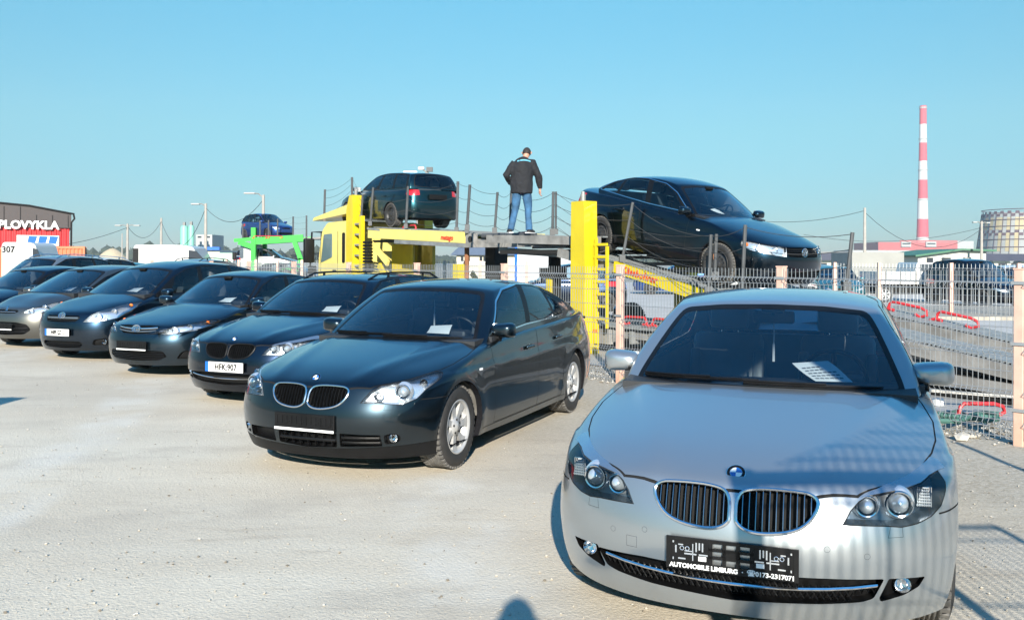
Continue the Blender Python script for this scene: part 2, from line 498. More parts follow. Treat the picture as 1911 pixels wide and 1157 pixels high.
def lower_shell(S, lv=2):
    """the body below the windows: a rounded box of stations, columns and levels"""
    nose, tail, W, SH, DK, BT, off = S['nose'], S['tail'], S['W'], S['shoulder'], S['deck'], S['bottom'], S['off']
    recf, recr = S['recf'], S['recr']
    B = S.get('B', [0, .28, .52, .72, .86, .95, 1]); B = [-b for b in B[:0:-1]]+B
    C = S.get('C', [0, .12, .3, .5, .68, .84, .94, 1])
    xn = max(p[1] for p in nose); xt = min(p[1] for p in tail)
    xc0 = xn-pch(recf, 1); xc1 = xt+pch(recr, 1)
    XS = [xc0]+[x for x in S['XS'] if xc1+.05 < x < xc0-.05]+[xc1]
    nx, nb, nc = len(XS), len(B), len(C)
    fr, rr = S.get('fade', 1.0), S.get('fader', 0.8)
    cp = S.get('crown', 2.6)
    nt = max(p[0] for p in nose); tt = max(p[0] for p in tail)
    def pt(i, b, c):
        X = XS[i]; ab = abs(b)
        bt = pch(BT, X); sh = pch(SH, X)
        if i == 0: dk = pch(DK, 99)
        elif i == nx-1: dk = pch(DK, -99)
        else: dk = None
        # x offset of the nose and tail shapes
        w0 = max(0, 1-(xc0-X)/fr)**2; w1 = max(0, 1-(X-xc1)/rr)**2
        zt_ = sh if dk is None else sh+(dk-sh)*(1-ab**cp)
        z = mix(bt, zt_, c)
        f0 = pch(nose, z)-pch(recf, ab)-xc0; f1 = pch(tail, z)+pch(recr, ab)-xc1
        x = X+f0*w0+f1*w1
        if dk is None:
            dkx = pch(DK, x); z = mix(bt, sh+(dkx-sh)*(1-ab**cp), c) if c == 1 else z
        y = b*(pch(W, X)+pch(off, z if ab > .99 else sh))
        if ab < 1 and (i == 0 or i == nx-1): y = b*(pch(W, X)+pch(off, z))
        return (x, y, z)
    idx = {}; vs = []; fs = []
    def vid(i, j, k):
        q = (i, j, k)
        if q not in idx: idx[q] = len(vs); vs.append(pt(i, B[j], C[k]))
        return idx[q]
    hx0, hx1 = S['hole']; hb = S.get('holeb', 0.93)
    for i in range(nx-1):
        for k in range(nc-1):
            fs.append((vid(i, nb-1, k), vid(i, nb-1, k+1), vid(i+1, nb-1, k+1), vid(i+1, nb-1, k)))
            fs.append((vid(i, 0, k), vid(i+1, 0, k), vid(i+1, 0, k+1), vid(i, 0, k+1)))
        for j in range(nb-1):
            xm = (XS[i]+XS[i+1])/2
            if hx1 < xm < hx0 and max(abs(B[j]), abs(B[j+1])) < hb+.03: continue
            fs.append((vid(i, j, nc-1), vid(i+1, j, nc-1), vid(i+1, j+1, nc-1), vid(i, j+1, nc-1)))
    for j in range(nb-1):
        for k in range(nc-1):
            fs.append((vid(0, j, k), vid(0, j, k+1), vid(0, j+1, k+1), vid(0, j+1, k)))
            fs.append((vid(nx-1, j, k), vid(nx-1, j+1, k), vid(nx-1, j+1, k+1), vid(nx-1, j, k+1)))
    fs = [tuple(reversed(f)) for f in fs]
    V, F = subdiv(vs, fs, lv)
    # flares round the wheels and the hood's pressed lines
    fl = S.get('flare', .014)
    for ax in (0.0, -S['wb']):
        dx = V[:, 0]-ax; dz = V[:, 2]-S['rw']
        d = np.sqrt(dx*dx+dz*dz); g = fl*np.exp(-((d-S['arch']-.02)/.07)**2)*(np.abs(V[:, 1]) > S['hw']*.8)
        V[:, 1] += np.sign(V[:, 1])*g
    if 'sculpt' in S: S['sculpt'](V)
    if 'line' in S:      # character line along the side
        z0, amp = S['line']
        t = (V[:, 2]-(z0+.02*V[:, 0]*-.4)); side = np.abs(V[:, 1]) > S['hw']*.85
        V[:, 1] += np.sign(V[:, 1])*side*amp*np.where(t < 0, np.exp(t/.05), -np.exp(-t/.08))*(V[:, 0] < 0.3)
    sh = Shell(V, F, 'body')
    c = sh.N
    return sh

def upper_shell(S, lv=2):
    G = S['gh']; a_ = G.get('A', [0, .04, .14, .3, .46, .62, .78, .9, .97, 1]); B = [0, .35, .65, .86, .95, 1]; B = [-b for b in B[:0:-1]]+B
    C = [0, .1, .3, .55, .8, .93, 1]
    (fbx, fbz), (ftx, ftz) = G['front']; (rbx, rbz), (rtx, rtz) = G['rear']
    fr0, fr1 = G.get('fround', (.24, .08)); rr0, rr1 = G.get('rround', (.18, .10))
    roof = G['roof']; base = G['base']; wb, wt = G['wb'], G['wt']; bul = G.get('bulge', .03); drop = G.get('drop', .055)
    fb = G.get('fbow', .03); rb = G.get('rbow', .03)
    def pt(a, b, c):
        ab = abs(b)
        xf = mix(fbx-fr0*ab**2.4, ftx-fr1*ab**2.4, c)+fb*4*c*(1-c)
        xr = mix(rbx+rr0*ab**2.4, rtx+rr1*ab**2.4, c)-rb*4*c*(1-c)
        x = mix(xf, xr, a)
        xt = mix(ftx-fr1*ab**2.4, rtx+rr1*ab**2.4, a)
        zt = pch(roof, xt)-drop*ab**2.6*(1 if 'ed' not in G else 1)
        xb = mix(fbx-fr0*ab**2.4, rbx+rr0*ab**2.4, a)
        zb = pch(base, xb)
        if a == 0: zb = fbz
        if a == 1: zb = rbz
        z = mix(zb, zt, c)
        w = mix(pch(wb, xb), pch(wt, xt), c**1.15)+bul*4*c*(1-c)
        return (x, b*w, z)
    nx, nb, nc = len(a_), len(B), len(C); idx = {}; vs = []; fs = []
    def vid(i, j, k):
        q = (i, j, k)
        if q not in idx: idx[q] = len(vs); vs.append(pt(a_[i], B[j], C[k]))
        return idx[q]
    for i in range(nx-1):
        for k in range(nc-1):
            fs.append((vid(i, nb-1, k), vid(i, nb-1, k+1), vid(i+1, nb-1, k+1), vid(i+1, nb-1, k)))
            fs.append((vid(i, 0, k), vid(i+1, 0, k), vid(i+1, 0, k+1), vid(i, 0, k+1)))
        for j in range(nb-1):
            fs.append((vid(i, j, nc-1), vid(i+1, j, nc-1), vid(i+1, j+1, nc-1), vid(i, j+1, nc-1)))
    for j in range(nb-1):
        for k in range(nc-1):
            fs.append((vid(0, j, k), vid(0, j, k+1), vid(0, j+1, k+1), vid(0, j+1, k)))
            fs.append((vid(nx-1, j, k), vid(nx-1, j+1, k), vid(nx-1, j+1, k+1), vid(nx-1, j, k+1)))
    fs = [tuple(reversed(f)) for f in fs]
    V, F = subdiv(vs, fs, lv)
    return Shell(V, F, 'roof')
# ================================================================ building a car from its shells
M_LINER = mat('arch_liner', (.13, .125, .115), .9, noise=.3, nscale=8)
M_TREAD = mat('dusty_tread', (.12, .115, .108), .9, noise=.35, nscale=25)
M_BLACK = mat('black_plastic', (.005, .005, .0055), .45, spec=.25, noise=.3, nscale=9)
M_GAP = mat('shut_line', (.004, .004, .004), .9)
M_RUB = mat('tyre_rubber', (.012, .012, .0125), .7, noise=.35, nscale=14, dirt=((.16, .15, .14), .14, .9))
M_CHR = mat('chrome', (.72, .73, .75), .12, 1.0)
M_ALU = mat('alloy_rim', (.50, .51, .52), .38, .35, noise=.12, nscale=10, dirt=((.22, .2, .17), .45, .9))
M_STEEL = mat('steel_rim', (.05, .05, .052), .5, .4, noise=.3)
M_DARK = mat('underbody', (.01, .01, .01), .9)
M_FAB = mat('dark_seat_fabric', (.07, .078, .09), .8, noise=.2)
M_LEA = mat('grey_leather', (.20, .215, .22), .45, noise=.15)
M_DASH = mat('dashboard_plastic', (.02, .022, .025), .6, noise=.2)
M_PAPER = mat('paper', (.80, .80, .78), .8, noise=.03)
M_INK = mat('printed_ink', (.12, .13, .16), .7)
M_BEIGE = mat('pillar_lining', (.30, .32, .32), .8)
M_WHITE = mat('white_enamel', (.78, .78, .77), .35, coat=.3)
M_BLUEE = mat('blue_enamel', (.02, .12, .42), .3, coat=.5)
M_EURO = mat('plate_blue', (.01, .12, .50), .4)
M_RED = mat('red_paint', (.50, .03, .035), .45, noise=.12)
M_REDL = mat('red_lamp', (.45, .008, .01), .15, coat=1)
M_ORL = mat('orange_lamp', (.75, .18, .02), .2, coat=1)
M_LREF = mat('lamp_reflector', (.78, .80, .82), .22, .75)
M_LDARK = mat('lamp_dark_housing', (.13, .16, .19), .25, .6)
M_DCHR = mat('dark_chrome', (.30, .31, .33), .18, 1.0)
G_WS = glass('windscreen_glass', (.78, .87, .91), 1.35)
G_SIDE = glass('side_glass', (.62, .76, .82), .9)
G_LAMP = glass('lamp_glass', (.93, .96, .98), .55)
G_BALL = mat('projector_lens', (.55, .60, .64), .05, .6, coat=1)
M_BROW = mat('lamp_brow_silver', (.42, .46, .50), .22, .85, coat=1)

def paint(name, col, metal=.5, rough=.38, dirt=(.16, .15, .13), ds=.10, dh=.55, coat=1.0, noise=.0):
    return mat('paint_'+name, col, rough, metal, coat, noise=noise, nscale=2, back=(.012, .012, .014), dirt=(dirt, ds, dh), coat_rough=.035)

def V2(view, s=1):
    """projection direction in plan; angle in degrees off straight ahead towards side s"""
    if isinstance(view, str): return AX[view]
    a = R(view)
    return ((math.cos(a), s*math.sin(a), 0), (-s*math.sin(a), math.cos(a), 0), (0, 0, 1))
def P2(pts, V):
    d, u, v = V
    return [(sum(p[k]*u[k] for k in range(3)), sum(p[k]*v[k] for k in range(3))) for p in pts]
def mir(pts, s): return [(p[0], p[1]*s, p[2]) for p in pts] if len(pts[0]) == 3 else [(p[0]*s, p[1]) for p in pts]

def surf(sh, V, q, off=0.0, far=6.0):
    """point of the shell under the 2-D point q of a view"""
    d, u, v = [Vector(a) for a in V]
    o = u*q[0]+v*q[1]+d*far
    h = sh.ray(o, -d)
    if h[0] is None: return None
    return h[0]+d*off

def wheel_mesh(r, w, rr, kind):
    """tyre and rim meshes, axle along +y = outer side, centre at origin"""
    T = TM(rx=-PI/2)
    t = MB(); sh = r-rr
    prof = [(rr-.012, -w/2+.02), (rr+.01, -w/2), (rr+sh*.5, -w/2-.006), (r-.022, -w/2+.006), (r-.005, -w/2+.028), (r, -w/2+.045)]
    ks = 7
    for k in range(1, ks):
        y = -w/2+.045+(w-.09)*k/ks
        prof += [(r, y-.006), (r-.008, y-.004), (r-.008, y+.004), (r, y+.006)]
    prof += [(r, w/2-.045), (r-.005, w/2-.028), (r-.022, w/2-.006), (rr+sh*.5, w/2+.006), (rr+.012, w/2), (rr-.012, w/2-.022)]
    i0 = prof.index((r, -w/2+.045)); i1 = len(prof)-1-prof[::-1].index((r, w/2-.045))
    t.lathe(prof[:i0+1], M_RUB, 48, T); t.lathe(prof[i0:i1+1], M_TREAD, 48, T); t.lathe(prof[i1:], M_RUB, 48, T)
    for k in range(44):        # shoulder blocks of the tread
        a = 2*PI*k/44
        for s in (-1, 1):
            M = TM(rx=-PI/2) @ Matrix.Rotation(a, 4, 'Z') @ TM((r-.006, 0, s*(w/2-.032)), rz=0)
            t.box(-.010, -.013, -.022, .0085, .013, .018, M_TREAD, M)
    m = MB()
    mt = M_STEEL if kind == 'steel' else M_ALU
    m.lathe([(rr-.004, -w/2+.02), (rr-.035, -w/2+.03), (rr-.03, w/2-.05), (rr-.012, w/2-.03), (rr+.004, w/2-.014), (rr+.006, w/2-.002), (rr-.006, w/2-.004), (rr-.018, w/2-.02)], mt, 40, T)
    m.lathe([(.0, w/2-.085), (.14, w/2-.09), (.15, w/2-.10), (.0, w/2-.11)], M_DARK, 24, T)          # brake disc
    m.lathe([(.05, w/2-.04), (rr*.55, w/2-.11), (rr-.04, w/2-.115)], M_DARK, 20, T)
    if kind in ('alloy7', 'alloy5', 'alloyY'):
        n = {'alloy7': 7, 'alloy5': 5, 'alloyY': 10}[kind]
        m.lathe([(0, w/2-.010), (.03, w/2-.012), (.036, w/2-.020), (.075, w/2-.026), (.082, w/2-.05)], mt, 24, T)
        for k in range(n):
            a = 2*PI*k/n
            wd0, wd1 = (.030, .040) if kind == 'alloy7' else ((.045, .03) if kind == 'alloy5' else (.016, .016))
            pts = [(.05, -wd0), (rr*.45, -wd0*.75), (rr*.72, -wd1*.75), (rr-.012, -wd1*1.25), (rr-.012, wd1*1.25), (rr*.72, wd1*.75), (rr*.45, wd0*.75), (.05, wd0)]
            M = TM(rx=-PI/2) @ Matrix.Rotation(a, 4, 'Z')
            vs = []; N = len(pts)
            def zt(x): return w/2-.020-.012*math.sin(PI*min(1, x/rr))
            for (x, y) in pts: vs.append(M @ Vector((x, y, zt(x))))
            for (x, y) in pts: vs.append(M @ Vector((x, y*1.1, zt(x)-.03)))
            top = [(0, 1, 6, 7), (1, 2, 5, 6), (2, 3, 4, 5)]
            m.add(vs, top+[(i, i+N, (i+1) % N+N, (i+1) % N) for i in range(N)], mt, False)
        for k in range(5):
            a = 2*PI*k/5+.3
            m.cyl(T @ Vector((.055*math.cos(a), .055*math.sin(a), w/2-.03)), T @ Vector((.055*math.cos(a), .055*math.sin(a), w/2-.017)), .009, M_DARK, 6)
    else:
        m.lathe([(0, w/2-.03), (.04, w/2-.03), (.055, w/2-.05), (.10, w/2-.03), (.13, w/2-.035), (rr-.03, w/2-.075)], mt, 32, T)
        for k in range(12):
            a = 2*PI*k/12
            m.cyl(T @ Vector((.118*math.cos(a), .118*math.sin(a), w/2-.04)), T @ Vector((.118*math.cos(a), .118*math.sin(a), w/2-.028)), .013, M_GAP, 8)
    return t.mesh('tyre', M_RUB), m.mesh('rim', mt)
WM = {}
def add_wheels(car, S, kind, front_steer=0.0, wide=.225):
    r, w, rr = S['rw'], S.get('tw', wide), S.get('rr', .21)
    key = (r, w, rr, kind)
    if key not in WM: WM[key] = wheel_mesh(r, w, rr, kind)
    for ax, st in ((0, front_steer), (-S['wb'], 0)):
        for s in (1, -1):
            e = bpy.data.objects.new('wheel', None); COL.objects.link(e); e.parent = car
            e.location = (ax, s*(S['track']/2), r); e.rotation_euler = (0, random.uniform(0, 6), (0 if s > 0 else PI)+st)
            link('tyre', WM[key][0], e); link('rim', WM[key][1], e)

def roundel(mb, T, r=.041):
    """round badge: black ring, silver edge, blue and white quarters"""
    mb.lathe([(0, 0), (r, 0), (r, .004), (r*.93, .006)], M_CHR, 28, T)
    mb.lathe([(r*.93, .006), (r*.62, .0065)], M_BLACK, 28, T)
    mb.lathe([(r*.64, .0067), (r*.60, .0069)], M_CHR, 28, T)
    for k in range(4):
        vs = [Vector((0, 0, .0072))]+[Vector((r*.60*math.cos(PI/2*k+PI/2*j/6), r*.60*math.sin(PI/2*k+PI/2*j/6), .0072)) for j in range(7)]
        mb.add([T @ v for v in vs], [(0, j+1, j+2) for j in range(6)], M_WHITE if k % 2 else M_BLUEE)

def oval_badge(mb, T, w=.075, h=.05):
    def ring(cx, cy, a, b, r):
        mb.tube([T @ Vector((cx+a*math.cos(t*PI/12), cy+b*math.sin(t*PI/12), .006)) for t in range(24)], r, M_CHR, 5, close=True)
    ring(0, 0, w, h, .006); ring(0, h*.1, w*.36, h*.85, .005); ring(0, h*.42, w*.72, h*.42, .005)
    vs = [T @ Vector((w*math.cos(t*PI/12), h*math.sin(t*PI/12), .001)) for t in range(24)]
    mb.add(vs, [tuple(range(24))], M_LDARK)
def vw_badge(mb, T, r=.055):
    mb.tube([T @ Vector((r*math.cos(t*PI/14), r*math.sin(t*PI/14), .006)) for t in range(28)], r*.09, M_CHR, 5, close=True)
    def st(p): mb.tube([T @ Vector((a*r, b*r, .006)) for a, b in p], r*.085, M_CHR, 4)
    st([(-.42, .85), (0, .12), (.42, .85)]); st([(-.92, .3), (-.42, -.82), (0, .0), (.42, -.82), (.92, .3)])
    mb.add([T @ Vector((r*math.cos(t*PI/12), r*math.sin(t*PI/12), .001)) for t in range(24)], [tuple(range(24))], M_LDARK)
def lion_badge(mb, T, r=.05):
    p = [(-.5, -.9), (-.1, -.5), (-.25, 0), (-.6, -.1), (-.75, .15), (-.4, .3), (-.35, .7), (-.05, 1), (.35, .9), (.3, .55), (.15, .3), (.7, .35), (.75, .15), (.3, .05), (.35, -.3), (.75, -.5), (.7, -.8), (.3, -.95), (.1, -.7), (-.15, -.95)]
    mb.prism([(a*r, b*r) for a, b in p], 0, .008, M_CHR, T)

def seat(name, x, y, z, m, parent, w=.52, rear=False):
    b = MB()
    def slab(T, sx, sy, sz):
        b.box(-sx/2, -sy/2, -sz/2, sx/2, sy/2, sz/2, m, T, bevel=min(sx, sz, sy)*.32)
    slab(TM((x, y, z), ry=R(-6)), .52, w, .16)
    slab(TM((x-.32, y, z+.34), ry=R(-18)), .15, w*.94, .66)
    for s in (-1, 1):
        slab(TM((x-.30, y+s*w*.42, z+.30), ry=R(-18)), .19, w*.14, .48)
    hs = (0,) if not rear else (-w*.3, w*.3)
    for h in hs:
        slab(TM((x-.45, y+h, z+.76), ry=R(-12)), .10, .27, .17)
        for s in (-1, 1): b.cyl((x-.42, y+h+s*.06, z+.6), (x-.445, y+h+s*.06, z+.72), .007, M_CHR, 6)
    return b.build(name, m, parent)

def interior(car, S, m, floorz=.28, paper=None, tag_hang=False, beige=False):
    hw = S['hw']; I = S['int']; dx, dz = I['dash']; sx = I['seat']; sz = I.get('sz', .48)
    d = MB(); hx = I.get('hx', dx+.45)
    # dashboard: rolled top, sloping to the windscreen base
    prof = [(hx, dz-.10), (hx, dz-.015), (dx+.22, dz), (dx+.06, dz-.005), (dx-.02, dz-.05), (dx-.04, dz-.16), (dx+.05, dz-.45), (hx, dz-.5)]
    d.prism([(p[0], p[1]) for p in prof], -hw+.14, hw-.14, M_DASH, Matrix(((1, 0, 0, 0), (0, 0, -1, 0), (0, 1, 0, 0), (0, 0, 0, 1))))
    sy = .36*S.get('lhd', 1)
    d.box(dx-.06, sy-.17, dz-.09, dx+.10, sy+.17, dz+.045, M_DASH, bevel=.03)
    d.box(I['rear'], -hw+.10, floorz-.06, dx+.3, hw-.10, floorz, M_DARK)
    d.box(I['rear'], -hw+.16, floorz, I['rear']+.05, hw-.16, I.get('shelf', .92)-.12, M_DARK)
    if I.get('parcel', True): d.box(I['rear']+.02-.4, -hw+.16, I.get('shelf', .92)-.03, I['rear']+.45, hw-.16, I.get('shelf', .92), M_DASH)
    for s in (-1, 1):        # door cards
        d.box(I['rear']+.3, s*(hw-.13), floorz, dx+.2, s*(hw-.09), I.get('belt', .93)-.02, M_DASH)
    d.build('dashboard', M_DASH, car)
    for s in (-1, 1): seat('seat', sx, s*.37, sz, m, car)
    seat('seat', sx-I.get('pitch', .78), 0, sz-.06, m, car, w=1.22, rear=True)
    w = MB(); T = TM((dx-.17, sy, dz-.02), ry=R(-66))
    w.tube([T @ Vector((.185*math.cos(k*PI/14), .185*math.sin(k*PI/14), 0)) for k in range(28)], .014, M_BLACK, 8, close=True)
    w.lathe([(0, .015), (.06, .012), (.075, -.01), (.05, -.04)], M_BLACK, 16, T)
    for a in (0, PI, -PI/2): w.cyl(T @ Vector((.05*math.cos(a+PI/2), .05*math.sin(a+PI/2), 0)), T @ Vector((.18*math.cos(a+PI/2), .18*math.sin(a+PI/2), 0)), .016, M_BLACK, 6)
    w.cyl((dx-.12, sy, dz-.05), (dx+.1, sy, dz-.12), .035, M_BLACK, 10)
    w.build('steering_wheel', M_BLACK, car)
    mx, mz = I['mirror']
    r = MB(); r.box(-.02, -.125, -.04, .02, .125, .04, M_BLACK, TM((mx, 0, mz)), bevel=.015); r.cyl((mx, 0, mz), (mx+.05, 0, mz+.07), .014, M_BLACK, 8)
    r.box(mx+.02, -.07, mz+.03, mx+.10, .07, mz+.075, M_BLACK, bevel=.015)
    r.build('rear_view_mirror', M_BLACK, car)
    if tag_hang:
        h = MB(); h.tube([(mx, .0, mz-.03), (mx-.005, .002, mz-.12), (mx, .0, mz-.18)], .004, M_WHITE, 5); h.box(mx-.002, -.007, mz-.28, mx+.002, .007, mz-.17, M_WHITE)
        h.build('hanging_ribbon', M_WHITE, car)
    if paper:
        for (x, y, a, wd, ln, ink) in paper:
            p = MB(); Tm = TM((x, y, dz+.045), rz=a, ry=R(14))
            n = 6; vs = []; fs = []
            for i in range(n+1):
                for j in range(n+1):
                    u, v = i/n-.5, j/n-.5; vs.append(Tm @ Vector((u*ln, v*wd, .006+.018*math.cos(u*3+.6)*(v+.2)+.012*(u*u))))
            for i in range(n):
                for j in range(n): q = i*(n+1)+j; fs.append((q, q+1, q+n+2, q+n+1))
            p.add(vs, fs, M_PAPER, True)
            if ink:
                for k in range(5):
                    u0 = .32-.14*k
                    for j in range(6 if k < 3 else 4):
                        v0 = -.4+.13*j
                        q = []
                        for (uu, vv) in ((u0, v0), (u0+.05, v0), (u0+.05, v0+.10), (u0, v0+.10)):
                            q.append(Tm @ Vector((uu*ln, vv*wd, .0085+.018*math.cos(uu*3+.6)*(vv+.2)+.012*uu*uu)))
                        p.add(q, [(0, 1, 2, 3)], M_INK)
            p.build('paper_sheet', M_PAPER, car)

def door_mirror(car, S, m, s, cap=None):
    x, y, z = S['mirror']      # outer tip height centre, y = outermost
    a, b, c = S.get('msize', (.10, .115, .078))   # depth, half width, half height
    mb = MB(); cy = s*(y-b); n = 18; k = 10
    vs = []; fs = []
    for i in range(k+1):
        t = PI/2*i/k
        for j in range(n):
            q = 2*PI*j/n; cs, sn = math.cos(q), math.sin(q)
            e = .55
            yy = math.copysign(abs(cs)**e, cs)*b; zz = math.copysign(abs(sn)**e, sn)*c
            if zz < 0: zz *= .85
            f = math.cos(t)**.55; g = math.sin(t)
            # tapered towards the body
            tp = 1-.22*(0.5-0.5*yy/b*s)
            vs.append((x+a*g-.02, cy+yy*f, z+zz*f*tp))
    for i in range(k):
        for j in range(n): fs.append((i*n+j, i*n+(j+1) % n, (i+1)*n+(j+1) % n, (i+1)*n+j))
    fs.append(tuple(reversed(range(n))))
    mb.add(vs, fs, cap or m, True)
    mb.box(x-.024, cy-b*.86, z-c*.7, x-.021, cy+b*.86, z+c*.8, M_LREF)
    g = MB()
    g.tube([(x+.01, s*(S['mroot']), z-.055), (x+.02, s*(S['mroot']+.06), z-.07), (x+.02, cy-s*b*.3, z-.055)], [.035, .028, .024], M_BLACK, 8)
    g.box(x-.02, s*(S['mroot']-.03), z-.09, x+.09, s*(S['mroot']+.012), z-.03, M_BLACK, bevel=.01)
    o = mb.build('door_mirror', m, car); g.build('mirror_arm', M_BLACK, o)

def slats(mb, sh, poly, n, m, V=AX['front'], th=.0032, dep=.03, inset=.008, zig=False):
    """upright bars across an opening"""
    ys = [p[0] for p in poly]; a, b = min(ys), max(ys)
    for k in range(n):
        y = a+(b-a)*(k+.7)/(n+.4)
        zs = []
        for i in range(len(poly)):
            p, q = poly[i], poly[(i+1) % len(poly)]
            if (p[0]-y)*(q[0]-y) < 0: zs.append(p[1]+(q[1]-p[1])*(y-p[0])/(q[0]-p[0]))
        if len(zs) < 2: continue
        z0, z1 = min(zs), max(zs); P = []
        for t in range(5):
            q = surf(sh, V, (y, mix(z0, z1, t/4)))
            if q: P.append(q)
        if len(P) < 2: continue
        vs = []; 
        for p in P: vs += [(p.x-inset, p.y-th/2, p.z), (p.x-inset, p.y+th/2, p.z), (p.x-inset-dep, p.y+th/2, p.z), (p.x-inset-dep, p.y-th/2, p.z)]
        fs = []
        for t in range(len(P)-1):
            for j in range(4): fs.append((t*4+j, t*4+(j+1) % 4, t*4+4+(j+1) % 4, t*4+4+j))
        mb.add(vs, fs, m)
def inside(poly, q):
    c = False
    for i in range(len(poly)):
        a, b = poly[i], poly[i-1]
        if (a[1] > q[1]) != (b[1] > q[1]) and q[0] < (b[0]-a[0])*(q[1]-a[1])/(b[1]-a[1])+a[0]: c = not c
    return c
def lattice(mb, sh, poly, step, m, inset=.02, ang=60, r=.0025, seg=.03):
    """crossed wires across an opening"""
    xs = [p[0] for p in poly]; zs = [p[1] for p in poly]; x0, x1, z0, z1 = min(xs), max(xs), min(zs), max(zs)
    for a in (R(ang), R(180-ang)):
        d = (math.cos(a), math.sin(a)); L = (z1-z0)/d[1]
        k = x0-abs(L); 
        while k < x1+abs(L):
            run = []
            n = max(2, int(abs(L)/seg))
            for t in range(n+1):
                q = (k+d[0]*L*t/n, z0+d[1]*L*t/n)
                if inside(poly, q):
                    p = surf(sh, AX['front'], q)
                    if p: run.append((p.x-inset, p.y, p.z)); continue
                if len(run) > 1: mb.tube(run, r, m, 3, cap=False, smooth=False)
                run = []
            if len(run) > 1: mb.tube(run, r, m, 3, cap=False, smooth=False)
            k += step

def outline3(sh, V, poly, off):
    out = []
    for q in poly:
        p = surf(sh, V, q, off)
        if p: out.append(p)
    return out

